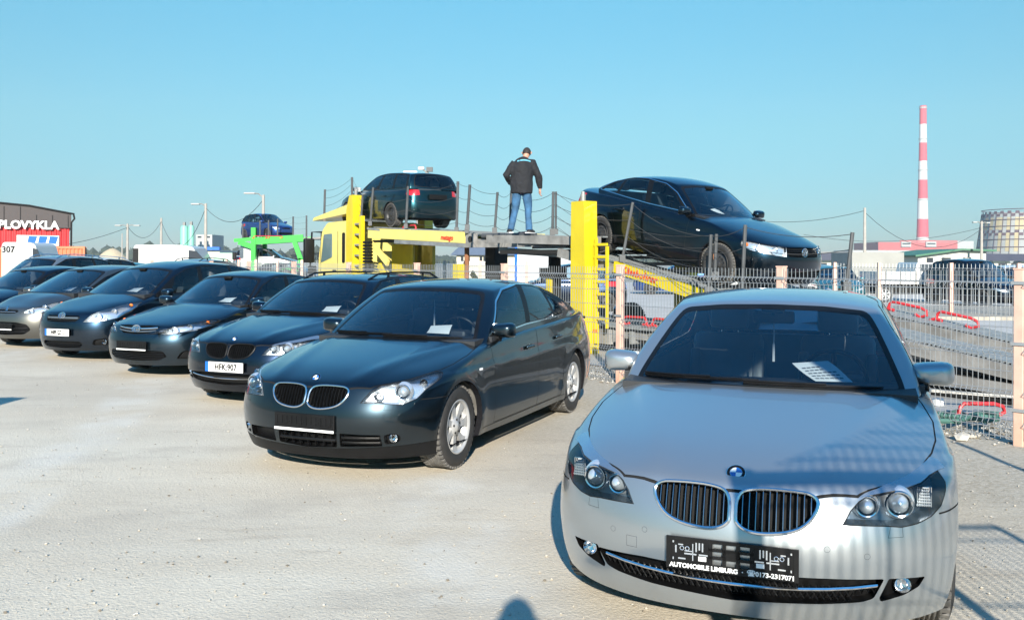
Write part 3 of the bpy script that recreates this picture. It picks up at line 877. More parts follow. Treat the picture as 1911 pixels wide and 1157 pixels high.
def build_car(S, label, cat, pm, loc, rotz=0, group=None, rot=None, wheels='alloy7', lv=2, detail=2, interior_kw=None, name='parked_car', cap=None, plate=None, rplate=None, steer=0.0, seatm=None, lid=None):
    """pm: paint material. Shells are cut by outlines, and each region becomes a part of its own."""
    car = thing(name, label, cat, (loc[0], loc[1], loc[2] if len(loc) > 2 else 0), rotz, group, rot)
    A = lower_shell(S, lv); U = upper_shell(S, lv)
    A0 = Shell(A.V, A.F, 'x'); U0 = Shell(U.V, U.F, 'x')
    # wheel openings
    for s, vw in ((1, 'left'), (-1, 'right')):
        for ax in (0.0, -S['wb']):
            ar = S['arch'] if ax == 0 else S.get('archr', S['arch'])
            c = [(ax+ar*math.cos(t*PI/20), S['rw']+S.get('archdz', 0)+ar*math.sin(t*PI/20)) for t in range(40)]
            c = [(p[0], min(p[1], 9)) for p in c]
            A.imprint(c, vw, 'arch%g%d' % (ax, s), only=('body',), lim=(lambda q, ax=ax, s=s: q[1]*s > .3))
    for s in (1, -1):
        for ax in (0.0, -S['wb']):
            lb = 'arch%g%d' % (ax, s); fs = A.faces(lb)
            if fs:
                r = A.rim(fs, (0, -s*.05, 0), cap=False); r.build('arch_lip', pm, car)
            A.remove(lb)
            w = MB(); T = TM((ax, 0, S['rw']), rx=-PI/2)
            y0, y1 = s*(S['hw']-.06), s*(S['hw']-.36); ar = S['arch']+.035
            w.lathe([(ar, y0), (ar, y1), (.02, y1)], M_LINER, 24, T, a0=-PI*.02-PI*0, a1=-PI*.98)
            w.build('wheel_well', M_LINER, car)
    for (nm, pts, vw, both, kind, kw) in S['feat']:
        sides = (1, -1) if both else (1,)
        for s in sides:
            V = AX['left' if s > 0 else 'right'] if vw == 'side' else V2(vw, s); P = P2(mir(pts, s), V) if len(pts[0]) == 3 else (mir(pts, s) if vw in ('front', 'rear', 0) else [(p[0], p[1]*s) for p in pts] if vw == 'top' else pts)
            if vw == 'side': V = AX['left' if s > 0 else 'right']
            if kw.get('r') is not None: P = rounded(P, kw['r'])
            if kw.get('sp'): P = spl(P, kw['sp'])
            only = kw.get('only', ('body',))
            tgt = U if kw.get('up') else A
            lim = (lambda q, s=s: q[1]*s > -.02) if (both and vw not in ('front', 'rear', 0)) else None
            if kw.get('xmin') is not None: lim = (lambda q, s=s, k=kw['xmin']: q[0] > k and q[1]*s > -9)
            if kw.get('xmax') is not None: lim = (lambda q, s=s, k=kw['xmax']: q[0] < k)
            fc = kw.get('face', .1)
            lb = '%s%d' % (nm, s) if both else nm
            if kind == 'gap':
                tgt.imprint(strip(P, kw.get('w', .007)), V, 'gap', only=None if kw.get('all') else only+('hood', 'door0', 'door1', 'bootlid', 'fuel'), lim=lim, face=fc)
            elif kind == 'panel':
                tgt.imprint(P, V, kw.get('label', nm), only=only, lim=lim, face=fc)
                if kw.get('gap', .006):
                    n = len(P); k = [P[i] for i in range(n)]
                    segs = kw.get('open')
                    loopp = k+[k[0]] if not segs else k[segs[0]:segs[1]]
                    tgt.imprint(strip(loopp, kw.get('gap', .006)) if segs else P, V, 'gap', only=only, lim=lim, face=fc) if False else None
                    gp = grow(P, kw.get('gap', .006))
                    tgt.imprint(gp, V, 'gap', only=only, lim=lim, face=fc)
            elif kind == 'lamp':
                if kw.get('gap', .004): pass
                tgt.imprint(P, V, lb, only=only, lim=lim, face=fc)
                tgt.imprint(grow(P, .004), V, 'gap', only=only, lim=lim, face=fc)
                fs = tgt.faces(lb)
                if not fs: continue
                d = Vector(V[0]); dep = kw.get('dep', .07)
                o = tgt.obj(kw.get('name', 'headlight'), lb, kw.get('glass', G_LAMP), car)
                r = tgt.rim(fs, -d*dep, sc=kw.get('sc', .93))
                r.build('lamp_housing', kw.get('house', M_LREF), o)
                for (q3, rad, typ) in kw.get('bulbs', []):
                    q = P2([(q3[0], q3[1]*s, q3[2])], V)[0] if len(q3) == 3 else (q3[0]*s, q3[1])
                    p = surf(tgt, V, q)
                    if not p: continue
                    b = MB(); fd = Vector((math.cos(R(12)), s*math.sin(R(12)), 0)); T = Matrix.Translation(p-d*kw.get('bd', .03)) @ fd.to_track_quat('Z', 'Y').to_matrix().to_4x4()
                    if typ == 'proj':
                        b.lathe([(rad*1.25, .004), (rad*1.18, .012), (rad*1.05, .010), (rad, -.005), (rad*.9, -.03)], M_CHR, 28, T)
                        b.lathe([(rad*.93, -.008), (rad*.82, .012), (rad*.6, .024), (rad*.3, .032), (0.0, .034)], G_BALL, 28, T)
                        b.lathe([(rad*1.62, -.035), (rad*1.42, -.004), (rad*1.27, .002)], M_LREF, 28, T)
                    elif typ == 'bowl':
                        b.lathe([(rad*1.05, .006), (rad, .010), (rad*.93, -.002), (rad*.6, -.03), (rad*.2, -.045), (0, -.045)], M_CHR, 28, T)
                        b.lathe([(rad*.22, -.04), (rad*.22, -.01), (rad*.1, .0), (0, .0)], M_WHITE, 12, T)
                    elif typ == 'orange':
                        b.lathe([(rad, -.01), (rad*.8, .008), (0, .014)], M_ORL, 16, T)
                    elif typ == 'ribs':
                        for kk in range(7):
                            b.box(-.034+.004*kk, -.036+kk*.012, -.01, .026-.002*kk, -.030+kk*.012, .008, M_LREF, T); b.box(-.030+kk*.009, -.04, -.012, -.026+kk*.009, .042, .004, M_CHR, T)
                    b.build('reflector', M_CHR, o)
            elif kind == 'hole':
                tgt.imprint(P, V, lb, only=only, lim=lim, face=fc)
                fs = tgt.faces(lb)
                if not fs: continue
                d = Vector(V[0]); base = MB()
                r = tgt.rim(fs, -d*kw.get('dep', .07), sc=kw.get('sc', 1))
                o = r.build(kw.get('name', 'grille'), kw.get('m', M_BLACK), car)
                tgt.remove(lb)
                if kw.get('slats'):
                    b = MB(); slats(b, A0, grow(P, -.006), kw['slats'], kw.get('sm', M_CHR), dep=kw.get('sdep', .03), inset=kw.get('sin', .008)); b.build('slat', kw.get('sm', M_CHR), o)['kind'] = 'stuff'
                if kw.get('lat'):
                    b = MB(); lattice(b, A0, grow(P, -.003), kw['lat'], kw.get('lm', M_BLACK), r=kw.get('lr', .0025)); b.build('mesh_insert', kw.get('lm', M_BLACK), o)['kind'] = 'stuff'
                if kw.get('hbars'):
                    for (z, wdt, mm, y0, y1, ins) in kw['hbars']:
                        b = MB(); nn = 12; pts_ = []
                        for t in range(nn+1):
                            p = surf(A0, AX['front'], (mix(y0, y1, t/nn), z(mix(y0, y1, t/nn)) if callable(z) else z), -ins)
                            if p: pts_.append(p)
                        vs = []
                        for p in pts_: vs += [(p.x, p.y, p.z-wdt/2), (p.x+.004, p.y, p.z), (p.x, p.y, p.z+wdt/2), (p.x-.02, p.y, p.z+wdt/2), (p.x-.02, p.y, p.z-wdt/2)]
                        fs_ = [(t*5+j, t*5+(j+1) % 5, t*5+5+(j+1) % 5, t*5+5+j) for t in range(len(pts_)-1) for j in range(5)]
                        b.add(vs, fs_, mm); b.build('grille_bar', mm, o)
                if kw.get('ring'):
                    p3 = outline3(A0, V, P, kw.get('roff', .002))
                    if len(p3) > 6:
                        b = MB(); b.tube(p3, kw['ring'], kw.get('rm', M_CHR), 8, close=True); b.build('grille_frame', kw.get('rm', M_CHR), o)
                if kw.get('fog'):
                    for (q, rad) in kw['fog']:
                        p = surf(A0, V, (q[0]*s, q[1]))
                        if p:
                            b = MB(); T = Matrix.Translation(p-Vector((.025, 0, 0))) @ Vector((1, s*.12, 0)).to_track_quat('Z', 'Y').to_matrix().to_4x4()
                            b.lathe([(rad, .004), (rad*.9, .006), (rad*.55, -.018), (0, -.024)], M_CHR, 24, T); b.lathe([(rad*1.12, -.004), (rad, .006)], M_BLACK, 24, T)
                            b.build('fog_lamp', M_CHR, o)
            elif kind == 'paint':
                tgt.imprint(P, V, lb, only=only, lim=lim, face=fc)
                if kw.get('gap', 0): tgt.imprint(grow(P, kw['gap']*.55), V, 'gap', only=only, lim=lim, face=fc)
                if kw.get('m'): tgt.obj(kw.get('name', nm), lb, kw['m'], car, off=kw.get('off', .0015))
                if kw.get('m'): tgt.remove(lb)
                else: tgt.L = [('body' if l == lb else l) for l in tgt.L]
    # glazing
    W = S['win']
    U.imprint(rounded(W['ws'], W.get('wsr', .05)), 'front', 'frit', only=('roof',), lim=lambda q: q[0] > S['wsmid'])
    U.imprint(rounded(grow(W['ws'], -.028), W.get('wsr', .05)), 'front', 'windscreen', only=('frit',))
    if W.get('rw'):
        U.imprint(rounded(W['rw'], .05), 'rear', 'frit', only=('roof',), lim=lambda q: q[0] < S['wsmid']-.5)
        U.imprint(rounded(grow(W['rw'], -.02), .05), 'rear', 'rear_window', only=('frit',), lim=lambda q: q[0] < S['wsmid']-.5)
    for s, vw in ((1, 'left'), (-1, 'right')):
        dlo = rounded(W['dlo'], W.get('dr', .03))
        lim = (lambda q, s=s: q[1]*s > .2)
        if W.get('trim', 1): U.imprint(grow(dlo, W.get('tw', .014)), vw, 'trim', only=('roof', 'frit'), lim=lim)
        U.imprint(dlo, vw, 'pillar', only=('roof', 'trim', 'frit'), lim=lim)
        for k, g in enumerate(W['glass']):
            U.imprint(rounded(g, .025), vw, 'win%d_%d' % (k, s), only=('pillar',), lim=lim)
            U.obj('window', 'win%d_%d' % (k, s), G_SIDE, car); U.remove('win%d_%d' % (k, s))
    if U.obj('windscreen', 'windscreen', G_WS, car): U.remove('windscreen')
    if U.obj('rear_window', 'rear_window', S.get('rglass', G_SIDE), car): U.remove('rear_window')
    for q_ in (0, 1):
        fs = [f for f, l in zip(U.F, U.L) if l == 'frit' and (U.V[f[0]][0] > S['wsmid']) == (q_ == 0)]
        U.obj('window_seal', None, M_BLACK, car, .001, fs=fs)
    U.obj('door_pillar', ('pillar',), M_BLACK, car, .0005)
    U.obj('window_trim', ('trim',), M_CHR if W.get('trim', 1) == 1 else M_BLACK, car, .003)
    U.obj('roof', ('roof',), pm, car)
    for lb, nm in (('hood', 'bonnet'), ('door0', 'door'), ('door1', 'door'), ('bootlid', 'boot_lid'), ('valance', 'bumper_lip'), ('bumper', 'bumper')):
        for s in ((1, -1) if lb.startswith('door') else (0,)):
            fs = [f for f, l in zip(A.F, A.L) if l == lb and (s == 0 or A.V[f[0]][1]*s > 0)]
            m_ = M_BLACK if lb == 'valance' else pm
            o = A.obj(nm, None, m_, car, fs=fs)
            if o and lb.startswith('door') and S.get('handle', True):
                hx, hz = S['handles'][int(lb[4])]
                p = surf(A0, AX['left' if s > 0 else 'right'], (hx, hz))
                if p:
                    b = MB(); b.box(hx-.10, p.y-.012, hz-.016, hx+.10, p.y+.012, hz+.016, pm, TM((0, s*.016, 0)), bevel=.010); b.box(hx-.075, p.y-.003, hz-.03, hx+.04, p.y+.003, hz+.02, M_GAP)
                    b.build('door_handle', pm, o)
    A.obj('body', 'body', pm, car)
    o = A.obj('panel_gap', 'gap', M_GAP, car, -.0035)
    if o: o['kind'] = 'stuff'
    # floor pan
    b = MB(); hw = S['hw']; b.box(-S['wb']-S.get('rear_oh', .9)+.45, -hw+.16, .20, S['arch']-.02, hw-.12, .235, M_DARK); b.box(S['arch']-.02, -hw*.5, .20, S['foh']-.22, hw*.5, .235, M_DARK)
    b.box(-S['wb']+.35, -.75, .2, -.4, .75, .30, M_DARK); b.build('floor_pan', M_DARK, car)
    add_wheels(car, S, wheels, steer)
    if S.get('mirror'):
        for s in (1, -1): door_mirror(car, S, pm, s, cap)
    if interior_kw is not None: interior(car, S, seatm or M_FAB, **interior_kw)
    if S.get('wipers'):
        for (a, c_) in S['wipers']:
            b = MB(); pts_ = [surf(U0, AX['front'], (mix(a[0], c_[0], t/5), mix(a[1], c_[1], t/5)), .012) for t in range(6)]
            pts_ = [p for p in pts_ if p]
            if len(pts_) > 2:
                b.tube(pts_, [.009]*(len(pts_)-1)+[.004], M_BLACK, 5); b.tube([p+Vector((0.01, 0, .012)) for p in pts_[:4]], .006, M_BLACK, 5)
                b.build('wiper', M_BLACK, car)
    if S.get('badge'):
        kind, (y, z), rad, tilt = S['badge']
        p = surf(A0, AX['front'], (y, z), .001)
        if p:
            b = MB(); T = Matrix.Translation(p) @ Euler((0, 0, PI/2)).to_matrix().to_4x4() @ Euler((R(90-tilt), 0, 0)).to_matrix().to_4x4()
            {'roundel': roundel, 'oval': oval_badge, 'vw': vw_badge, 'lion': lion_badge}[kind](b, T, rad)
            b.build('badge', M_CHR, car)
    for pl, fr in ((plate, 1), (rplate, -1)):
        if pl: number_plate(car, pl, fr)
    return car, A0, U0

def roof_rails(built, x0, x1, y, m=None, h=.045):
    car, _, U = built; m = m or M_BLACK
    for s in (1, -1):
        pts = []
        for k in range(9):
            x = mix(x0, x1, k/8); yy = s*y*(1-.05*abs(k-4)/4)
            p = surf(U, ((0, 0, 1), (1, 0, 0), (0, 1, 0)), (x, yy))
            if p: pts.append(p+Vector((0, 0, h if 0 < k < 8 else .0)))
        if len(pts) > 3:
            b = MB(); b.tube(pts, .014, m, 6)
            for k in (2, 6): b.cyl(pts[k]-Vector((0, 0, h)), pts[k], .02, m, 6)
            b.build('roof_rail', m, car)
    return built
def number_plate(car, pl, fr):
    x, z, kind, txt, yaw = pl
    T = Matrix.Translation((x, pl[5] if len(pl) > 5 else 0, z)) @ (Euler((PI/2, 0, PI/2 if fr > 0 else -PI/2)).to_matrix().to_4x4())
    b = MB()
    if kind == 'white':
        b.box(-.262, -.058, -.006, .262, .058, .004, M_BLACK, T); b.box(-.258, -.054, 0, .258, .054, .006, M_WHITE, T)
        b.box(-.258, -.054, .002, -.215, .054, .0068, M_EURO, T)
        o = b.build('number_plate', M_WHITE, car)
        t = text_mb(txt, .094, .003, M_GAP, T @ TM((.024, -.002, .0100)), bold=.0026, cw=1.06, sx=pl[4]*.92 if pl[4] else 1)
        t.build('plate_lettering', M_BLACK, o)
    elif kind == 'carrier':      # empty plate carrier with relief
        b.box(-.265, -.066, -.012, .265, .066, .003, M_BLACK, T, bevel=.004)
        for k in range(12):
            xx = -.24+.043*k
            b.box(xx, -.04+.02*((k*7) % 3), .001, xx+.028, -.034+.02*((k*7) % 3), .006, M_BLACK, T)
            b.box(xx, -.02, .001, xx+.005, .045, .0065, M_BLACK, T)
        b.box(-.262, -.062, .002, .262, -.044, .0072, M_WHITE if txt == 'strip' else M_BLACK, T)
        o = b.build('plate_holder', M_BLACK, car)
        if txt and txt != 'strip':
            t = text_mb(txt, .026, .002, M_WHITE, T @ TM((0, -.053, .0085)), bold=.0012, sx=1.3); t.build('plate_lettering', M_WHITE, o)
def e60_sculpt(V):
    # two pressed lines fanning from the kidneys to the windscreen pillars
    x, y, z = V[:, 0], V[:, 1], V[:, 2]
    on = (x > -0.75) & (z > 0.62)
    t = np.clip((0.72-x)/1.35, 0, 1)
    yl = 0.34+0.36*t**1.1
    d = np.abs(y)-yl
    g = np.exp(-(d/0.07)**2)*0.012*np.clip((0.78-x)/.15, 0, 1)*np.clip((x+.75)/.2, 0, 1)
    V[:, 2] += on*(g)
MX = dict(BROW=M_BROW, LDARK=M_LDARK, LREF=M_LREF, CHR=M_CHR, BLACK=M_BLACK, GAP=M_GAP, WHITE=M_WHITE, REDL=M_REDL)
def e60_feats(lci):
    F = []
    hl = [(.756, .430, .596), (.727, .457, .643), (.70, .487, .676), (.675, .518, .695), (.635, .575, .703), (.566, .660, .712), (.481, .730, .722), (.396, .775, .738), (.32, .812, .745), (.345, .825, .715), (.40, .815, .68), (.46, .80, .64), (.53, .762, .61), (.60, .703, .590), (.65, .645, .583), (.69, .59, .590)]
    hp = [(.753, .436, .598), (.70, .492, .676), (.65, .54, .712), (.55, .63, .735), (.46, .70, .748), (.33, .765, .772), (.25, .80, .785), (.20, .83, .775), (.25, .838, .745), (.32, .826, .72), (.43, .805, .68), (.514, .771, .619), (.608, .701, .581), (.684, .592, .591)]
    brow = [(.69, .494, .694), (.655, .524, .711), (.59, .59, .731), (.475, .68, .75), (.34, .745, .771), (.23, .79, .785), (.2, .822, .775), (.25, .835, .75), (.32, .815, .749), (.396, .779, .742), (.481, .734, .727), (.566, .664, .717), (.635, .579, .708), (.675, .520, .700)]
    hood = [(.765, .0), (.765, .05), (.748, .20), (.742, .32), (.69, .482), (.665, .508), (.593, .588), (.475, .679), (.338, .743), (.165, .793), (0, .822), (-.25, .83), (-.5, .80), (-.70, .765), (-.70, 0)]
    hood = hood+[(a, -b) for a, b in reversed(hood[1:-1])]
    kid = [(.014, .60), (.016, .66), (.04, .694), (.10, .707), (.18, .709), (.256, .706), (.30, .70), (.33, .68), (.328, .643), (.298, .598), (.255, .568), (.19, .55), (.108, .543), (.05, .553), (.018, .577)]
    if lci:
        F.append(('lamp', hl, 35, True, 'lamp', dict(house=MX['LDARK'], dep=.075, sc=.96, face=.02,
            bulbs=[((.684, .527, .655), .036, 'proj'), ((.606, .650, .658), .044, 'proj'), ((.49, .742, .672), .035, 'ribs')])))
        F.append(('brow', brow, 35, True, 'paint', dict(m=MX['BROW'], name='lamp_brow', face=.02)))
    else:
        F.append(('lamp', hp, 35, True, 'lamp', dict(house=MX['LREF'], dep=.06, sc=.95, face=.02,
            bulbs=[((.675, .545, .64), .038, 'bowl'), ((.565, .685, .665), .046, 'proj'), ((.40, .775, .72), .03, 'bowl')])))
    F.append(('hood', hood, 'top', False, 'panel', dict(label='hood', gap=.007, face=.05)))
    F.append(('kid', kid, 'front', True, 'hole', dict(name='kidney_grille', m=M_GAP, sp=3, slats=11, sdep=.03, sin=.004, sm=M_DCHR if lci else MX['BLACK'], ring=.0085, dep=.06, only=('body', 'gap', 'hood'))))
    if lci:
        inn = [(-.60, .372), (-.38, .384), (0, .377), (.38, .384), (.585, .383), (.545, .30), (.50, .285), (.35, .272), (0, .250), (-.35, .268), (-.50, .285), (-.555, .30)]
        F.append(('intake', inn, 'front', False, 'hole', dict(name='lower_grille', lat=.026, lr=.0028, lm=MX['BLACK'], dep=.08, r=.012, hbars=[(lambda y: .322+.10*y*y, .012, MX['CHR'], -.56, .56, .006)])))
        F.append(('fog', [(.602, .383), (.742, .374), (.718, .335), (.66, .306), (.572, .284), (.565, .30)], 'front', True, 'hole', dict(name='fog_recess', dep=.06, r=.008, fog=[((.655, .343), .034)])))
        F.append(('washer', [(.60, .545), (.655, .545), (.652, .585), (.61, .588)], 'front', True, 'paint', dict(gap=.0025, label='body')))
        F.append(('tow', [(-.452, .418), (-.406, .418), (-.406, .462), (-.452, .462)], 'front', False, 'paint', dict(gap=.002)))
        for y in (.52, -.52, .37, -.37): F.append(('pdc%g' % y, [(y+.011*math.cos(k*PI/5), (.475 if abs(y) > .45 else .50)+.011*math.sin(k*PI/5)) for k in range(10)], 'front', False, 'paint', dict(gap=.0018)))
    else:
        F.append(('intake', [(-.245, .36), (.27, .372), (.258, .262), (0, .248), (-.25, .268)], 'front', False, 'hole', dict(name='lower_grille', dep=.08, r=.012, slats=7, sm=MX['BLACK'], hbars=[(.312, .02, MX['BLACK'], -.24, .25, .008)])))
        F.append(('vent', [(.292, .371), (.578, .362), (.585, .278), (.285, .268)], 'front', True, 'hole', dict(name='side_vent', dep=.06, r=.01, hbars=[(.335, .022, MX['BLACK'], .30, .57, .006), (.30, .022, MX['BLACK'], .30, .57, .006)])))
        F.append(('fog', [(.60, .362), (.66, .374), (.70, .355), (.70, .315), (.65, .296), (.60, .29)], 'front', True, 'hole', dict(name='fog_recess', dep=.05, r=.02, fog=[((.648, .333), .034)])))
        F.append(('valance', [(-.95, .29), (-.6, .268), (-.3, .252), (0, .242), (.3, .252), (.6, .268), (.95, .29), (.95, .05), (-.95, .05)], 'front', False, 'panel', dict(label='valance', xmin=.25, face=-.6, gap=.004)))
        F.append(('washer', [(.60, .545), (.655, .545), (.652, .585), (.61, .588)], 'front', True, 'paint', dict(gap=.0025)))
    F.append(('bseam', [(.50, .610), (.36, .608), (.20, .606)], 'side', True, 'gap', {}))
    F.append(('door0', [(-.655, .26), (-.66, .50), (-.655, .92), (-.66, 1.2), (-1.83, 1.2), (-1.775, .93), (-1.70, .6), (-1.69, .26)], 'side', True, 'panel', dict(label='door0', gap=.006)))
    F.append(('door1', [(-1.70, .26), (-1.705, .6), (-1.785, .93), (-1.84, 1.2), (-2.62, 1.2), (-2.60, .90), (-2.53, .72), (-2.45, .60), (-2.42, .45), (-2.40, .26)], 'side', True, 'panel', dict(label='door1', gap=.006)))
    F.append(('repeater', [(-.40, .735), (-.33, .735), (-.33, .755), (-.40, .755)], 'side', True, 'paint', dict(m=MX['WHITE'], name='side_marker', r=.008)))
    F.append(('sill', [(-.40, .245), (-2.5, .245), (-2.5, .25), (-.40, .25)], 'side', True, 'paint', dict(m=MX['GAP'], name='sill_line')))
    F.append(('taillamp', [(-3.99, .42, .86), (-3.99, .45, .98), (-3.90, .70, 1.0), (-3.62, .86, .98), (-3.66, .87, .88), (-3.88, .76, .80)], 145, True, 'lamp', dict(glass=MX['REDL'], name='tail_lamp', house=MX['REDL'], dep=.02, face=.02)))
    return F
def std_win(ws, dlo, glass_, rw, **k): return dict(ws=ws, dlo=dlo, glass=glass_, rw=rw, **k)
def both(p): return p+[(-a, b) for a, b in reversed(p) if abs(a) > 1e-6]
def make_e60(lci):
  return dict(
    hw=.923, wb=2.888, rw=.327, arch=.365, track=1.535, foh=.85, rear_oh=1.1,
    nose=[(.15, .76), (.22, .80), (.32, .835), (.45, .85), (.55, .835), (.64, .80), (.71, .765), (.76, .72)],
    tail=[(.2, -3.93), (.3, -3.99), (.5, -4.01), (.68, -3.99), (.85, -3.965), (1.0, -3.95), (1.13, -3.94)],
    recf=[(0, 0), (.3, .015), (.5, .05), (.7, .125), (.86, .23), (.95, .33), (1, .41)],
    recr=[(0, 0), (.4, .01), (.7, .06), (.88, .15), (1, .3)],
    W=[(.44, .862), (.2, .896), (0, .908), (-.4, .918), (-1.4, .923), (-2.4, .923), (-2.9, .918), (-3.35, .89), (-3.75, .82)],
    off=[(.15, -.05), (.22, -.028), (.32, -.014), (.5, 0), (.68, -.006), (.80, -.024), (.9, -.05), (1.0, -.075), (1.1, -.12)],
    shoulder=[(.45, .695), (.2, .765), (0, .815), (-.4, .885), (-.8, .94), (-1.5, .98), (-2.5, 1.015), (-3.0, 1.03), (-3.4, 1.045), (-3.8, 1.04)],
    deck=[(.75, .735), (.6, .785), (.4, .828), (.2, .865), (0, .898), (-.3, .945), (-.6, .985), (-1.0, 1.01), (-3.0, 1.06), (-3.35, 1.115), (-3.6, 1.13), (-3.9, 1.145), (-4.0, 1.13)],
    bottom=[(.8, .17), (.3, .18), (0, .2), (-1.4, .19), (-2.9, .2), (-3.9, .24)],
    XS=[.30, .15, -.05, -.3, -.6, -.95, -1.4, -1.9, -2.4, -2.8, -3.15, -3.45, -3.65],
    hole=(-.50, -3.30), crown=2.6, sculpt=e60_sculpt, line=(.77, .006),
    gh=dict(front=((-.40, .93), (-1.22, 1.40)), rear=((-3.68, 1.06), (-2.82, 1.395)), fround=(.27, .09), rround=(.18, .1),
            roof=[(-1.2, 1.40), (-1.5, 1.447), (-1.9, 1.468), (-2.3, 1.458), (-2.65, 1.42), (-2.85, 1.385)],
            base=[(-.4, .93), (-1.5, .93), (-3, .97), (-3.7, 1.03)],
            wb=[(-.4, .79), (-.7, .815), (-2, .84), (-2.8, .82), (-3.6, .70)],
            wt=[(-1.2, .60), (-1.8, .635), (-2.4, .62), (-2.9, .57)], bulge=.03, drop=.06),
    wsmid=-1.5, feat=e60_feats(lci),
    win=std_win(both([(0, 1.385), (.30, 1.378), (.55, 1.352), (.60, 1.27), (.665, 1.13), (.72, 1.0), (.735, .94)]),
        [(-.79, .985), (-1.19, 1.262), (-1.45, 1.365), (-1.85, 1.41), (-2.25, 1.395), (-2.55, 1.31), (-2.78, 1.16), (-2.80, 1.085), (-2.6, 1.07), (-1.6, 1.045)],
        [[(-.86, 1.0), (-1.19, 1.25), (-1.45, 1.353), (-1.80, 1.395), (-1.62, 1.052)],
         [(-1.73, 1.056), (-1.93, 1.40), (-2.24, 1.382), (-2.42, 1.345), (-2.44, 1.07)],
         [(-2.50, 1.075), (-2.50, 1.315), (-2.58, 1.28), (-2.76, 1.155), (-2.77, 1.09)]],
        both([(0, 1.375), (.45, 1.36), (.60, 1.12), (0, 1.10)])),
    mirror=(-.90, .995, 1.025), mroot=.80, handles=[(-1.52, .83), (-2.36, .86)],
    int=dict(dash=(-.95, .972), seat=-1.62, mirror=(-1.28, 1.30), rear=-3.3, shelf=1.0, hx=-.50, belt=1.0),
    wipers=[((-.10, .985), (.62, .978)), ((-.68, .985), (-.02, 1.0))],
    badge=('roundel', (0, .748), .041, 48))
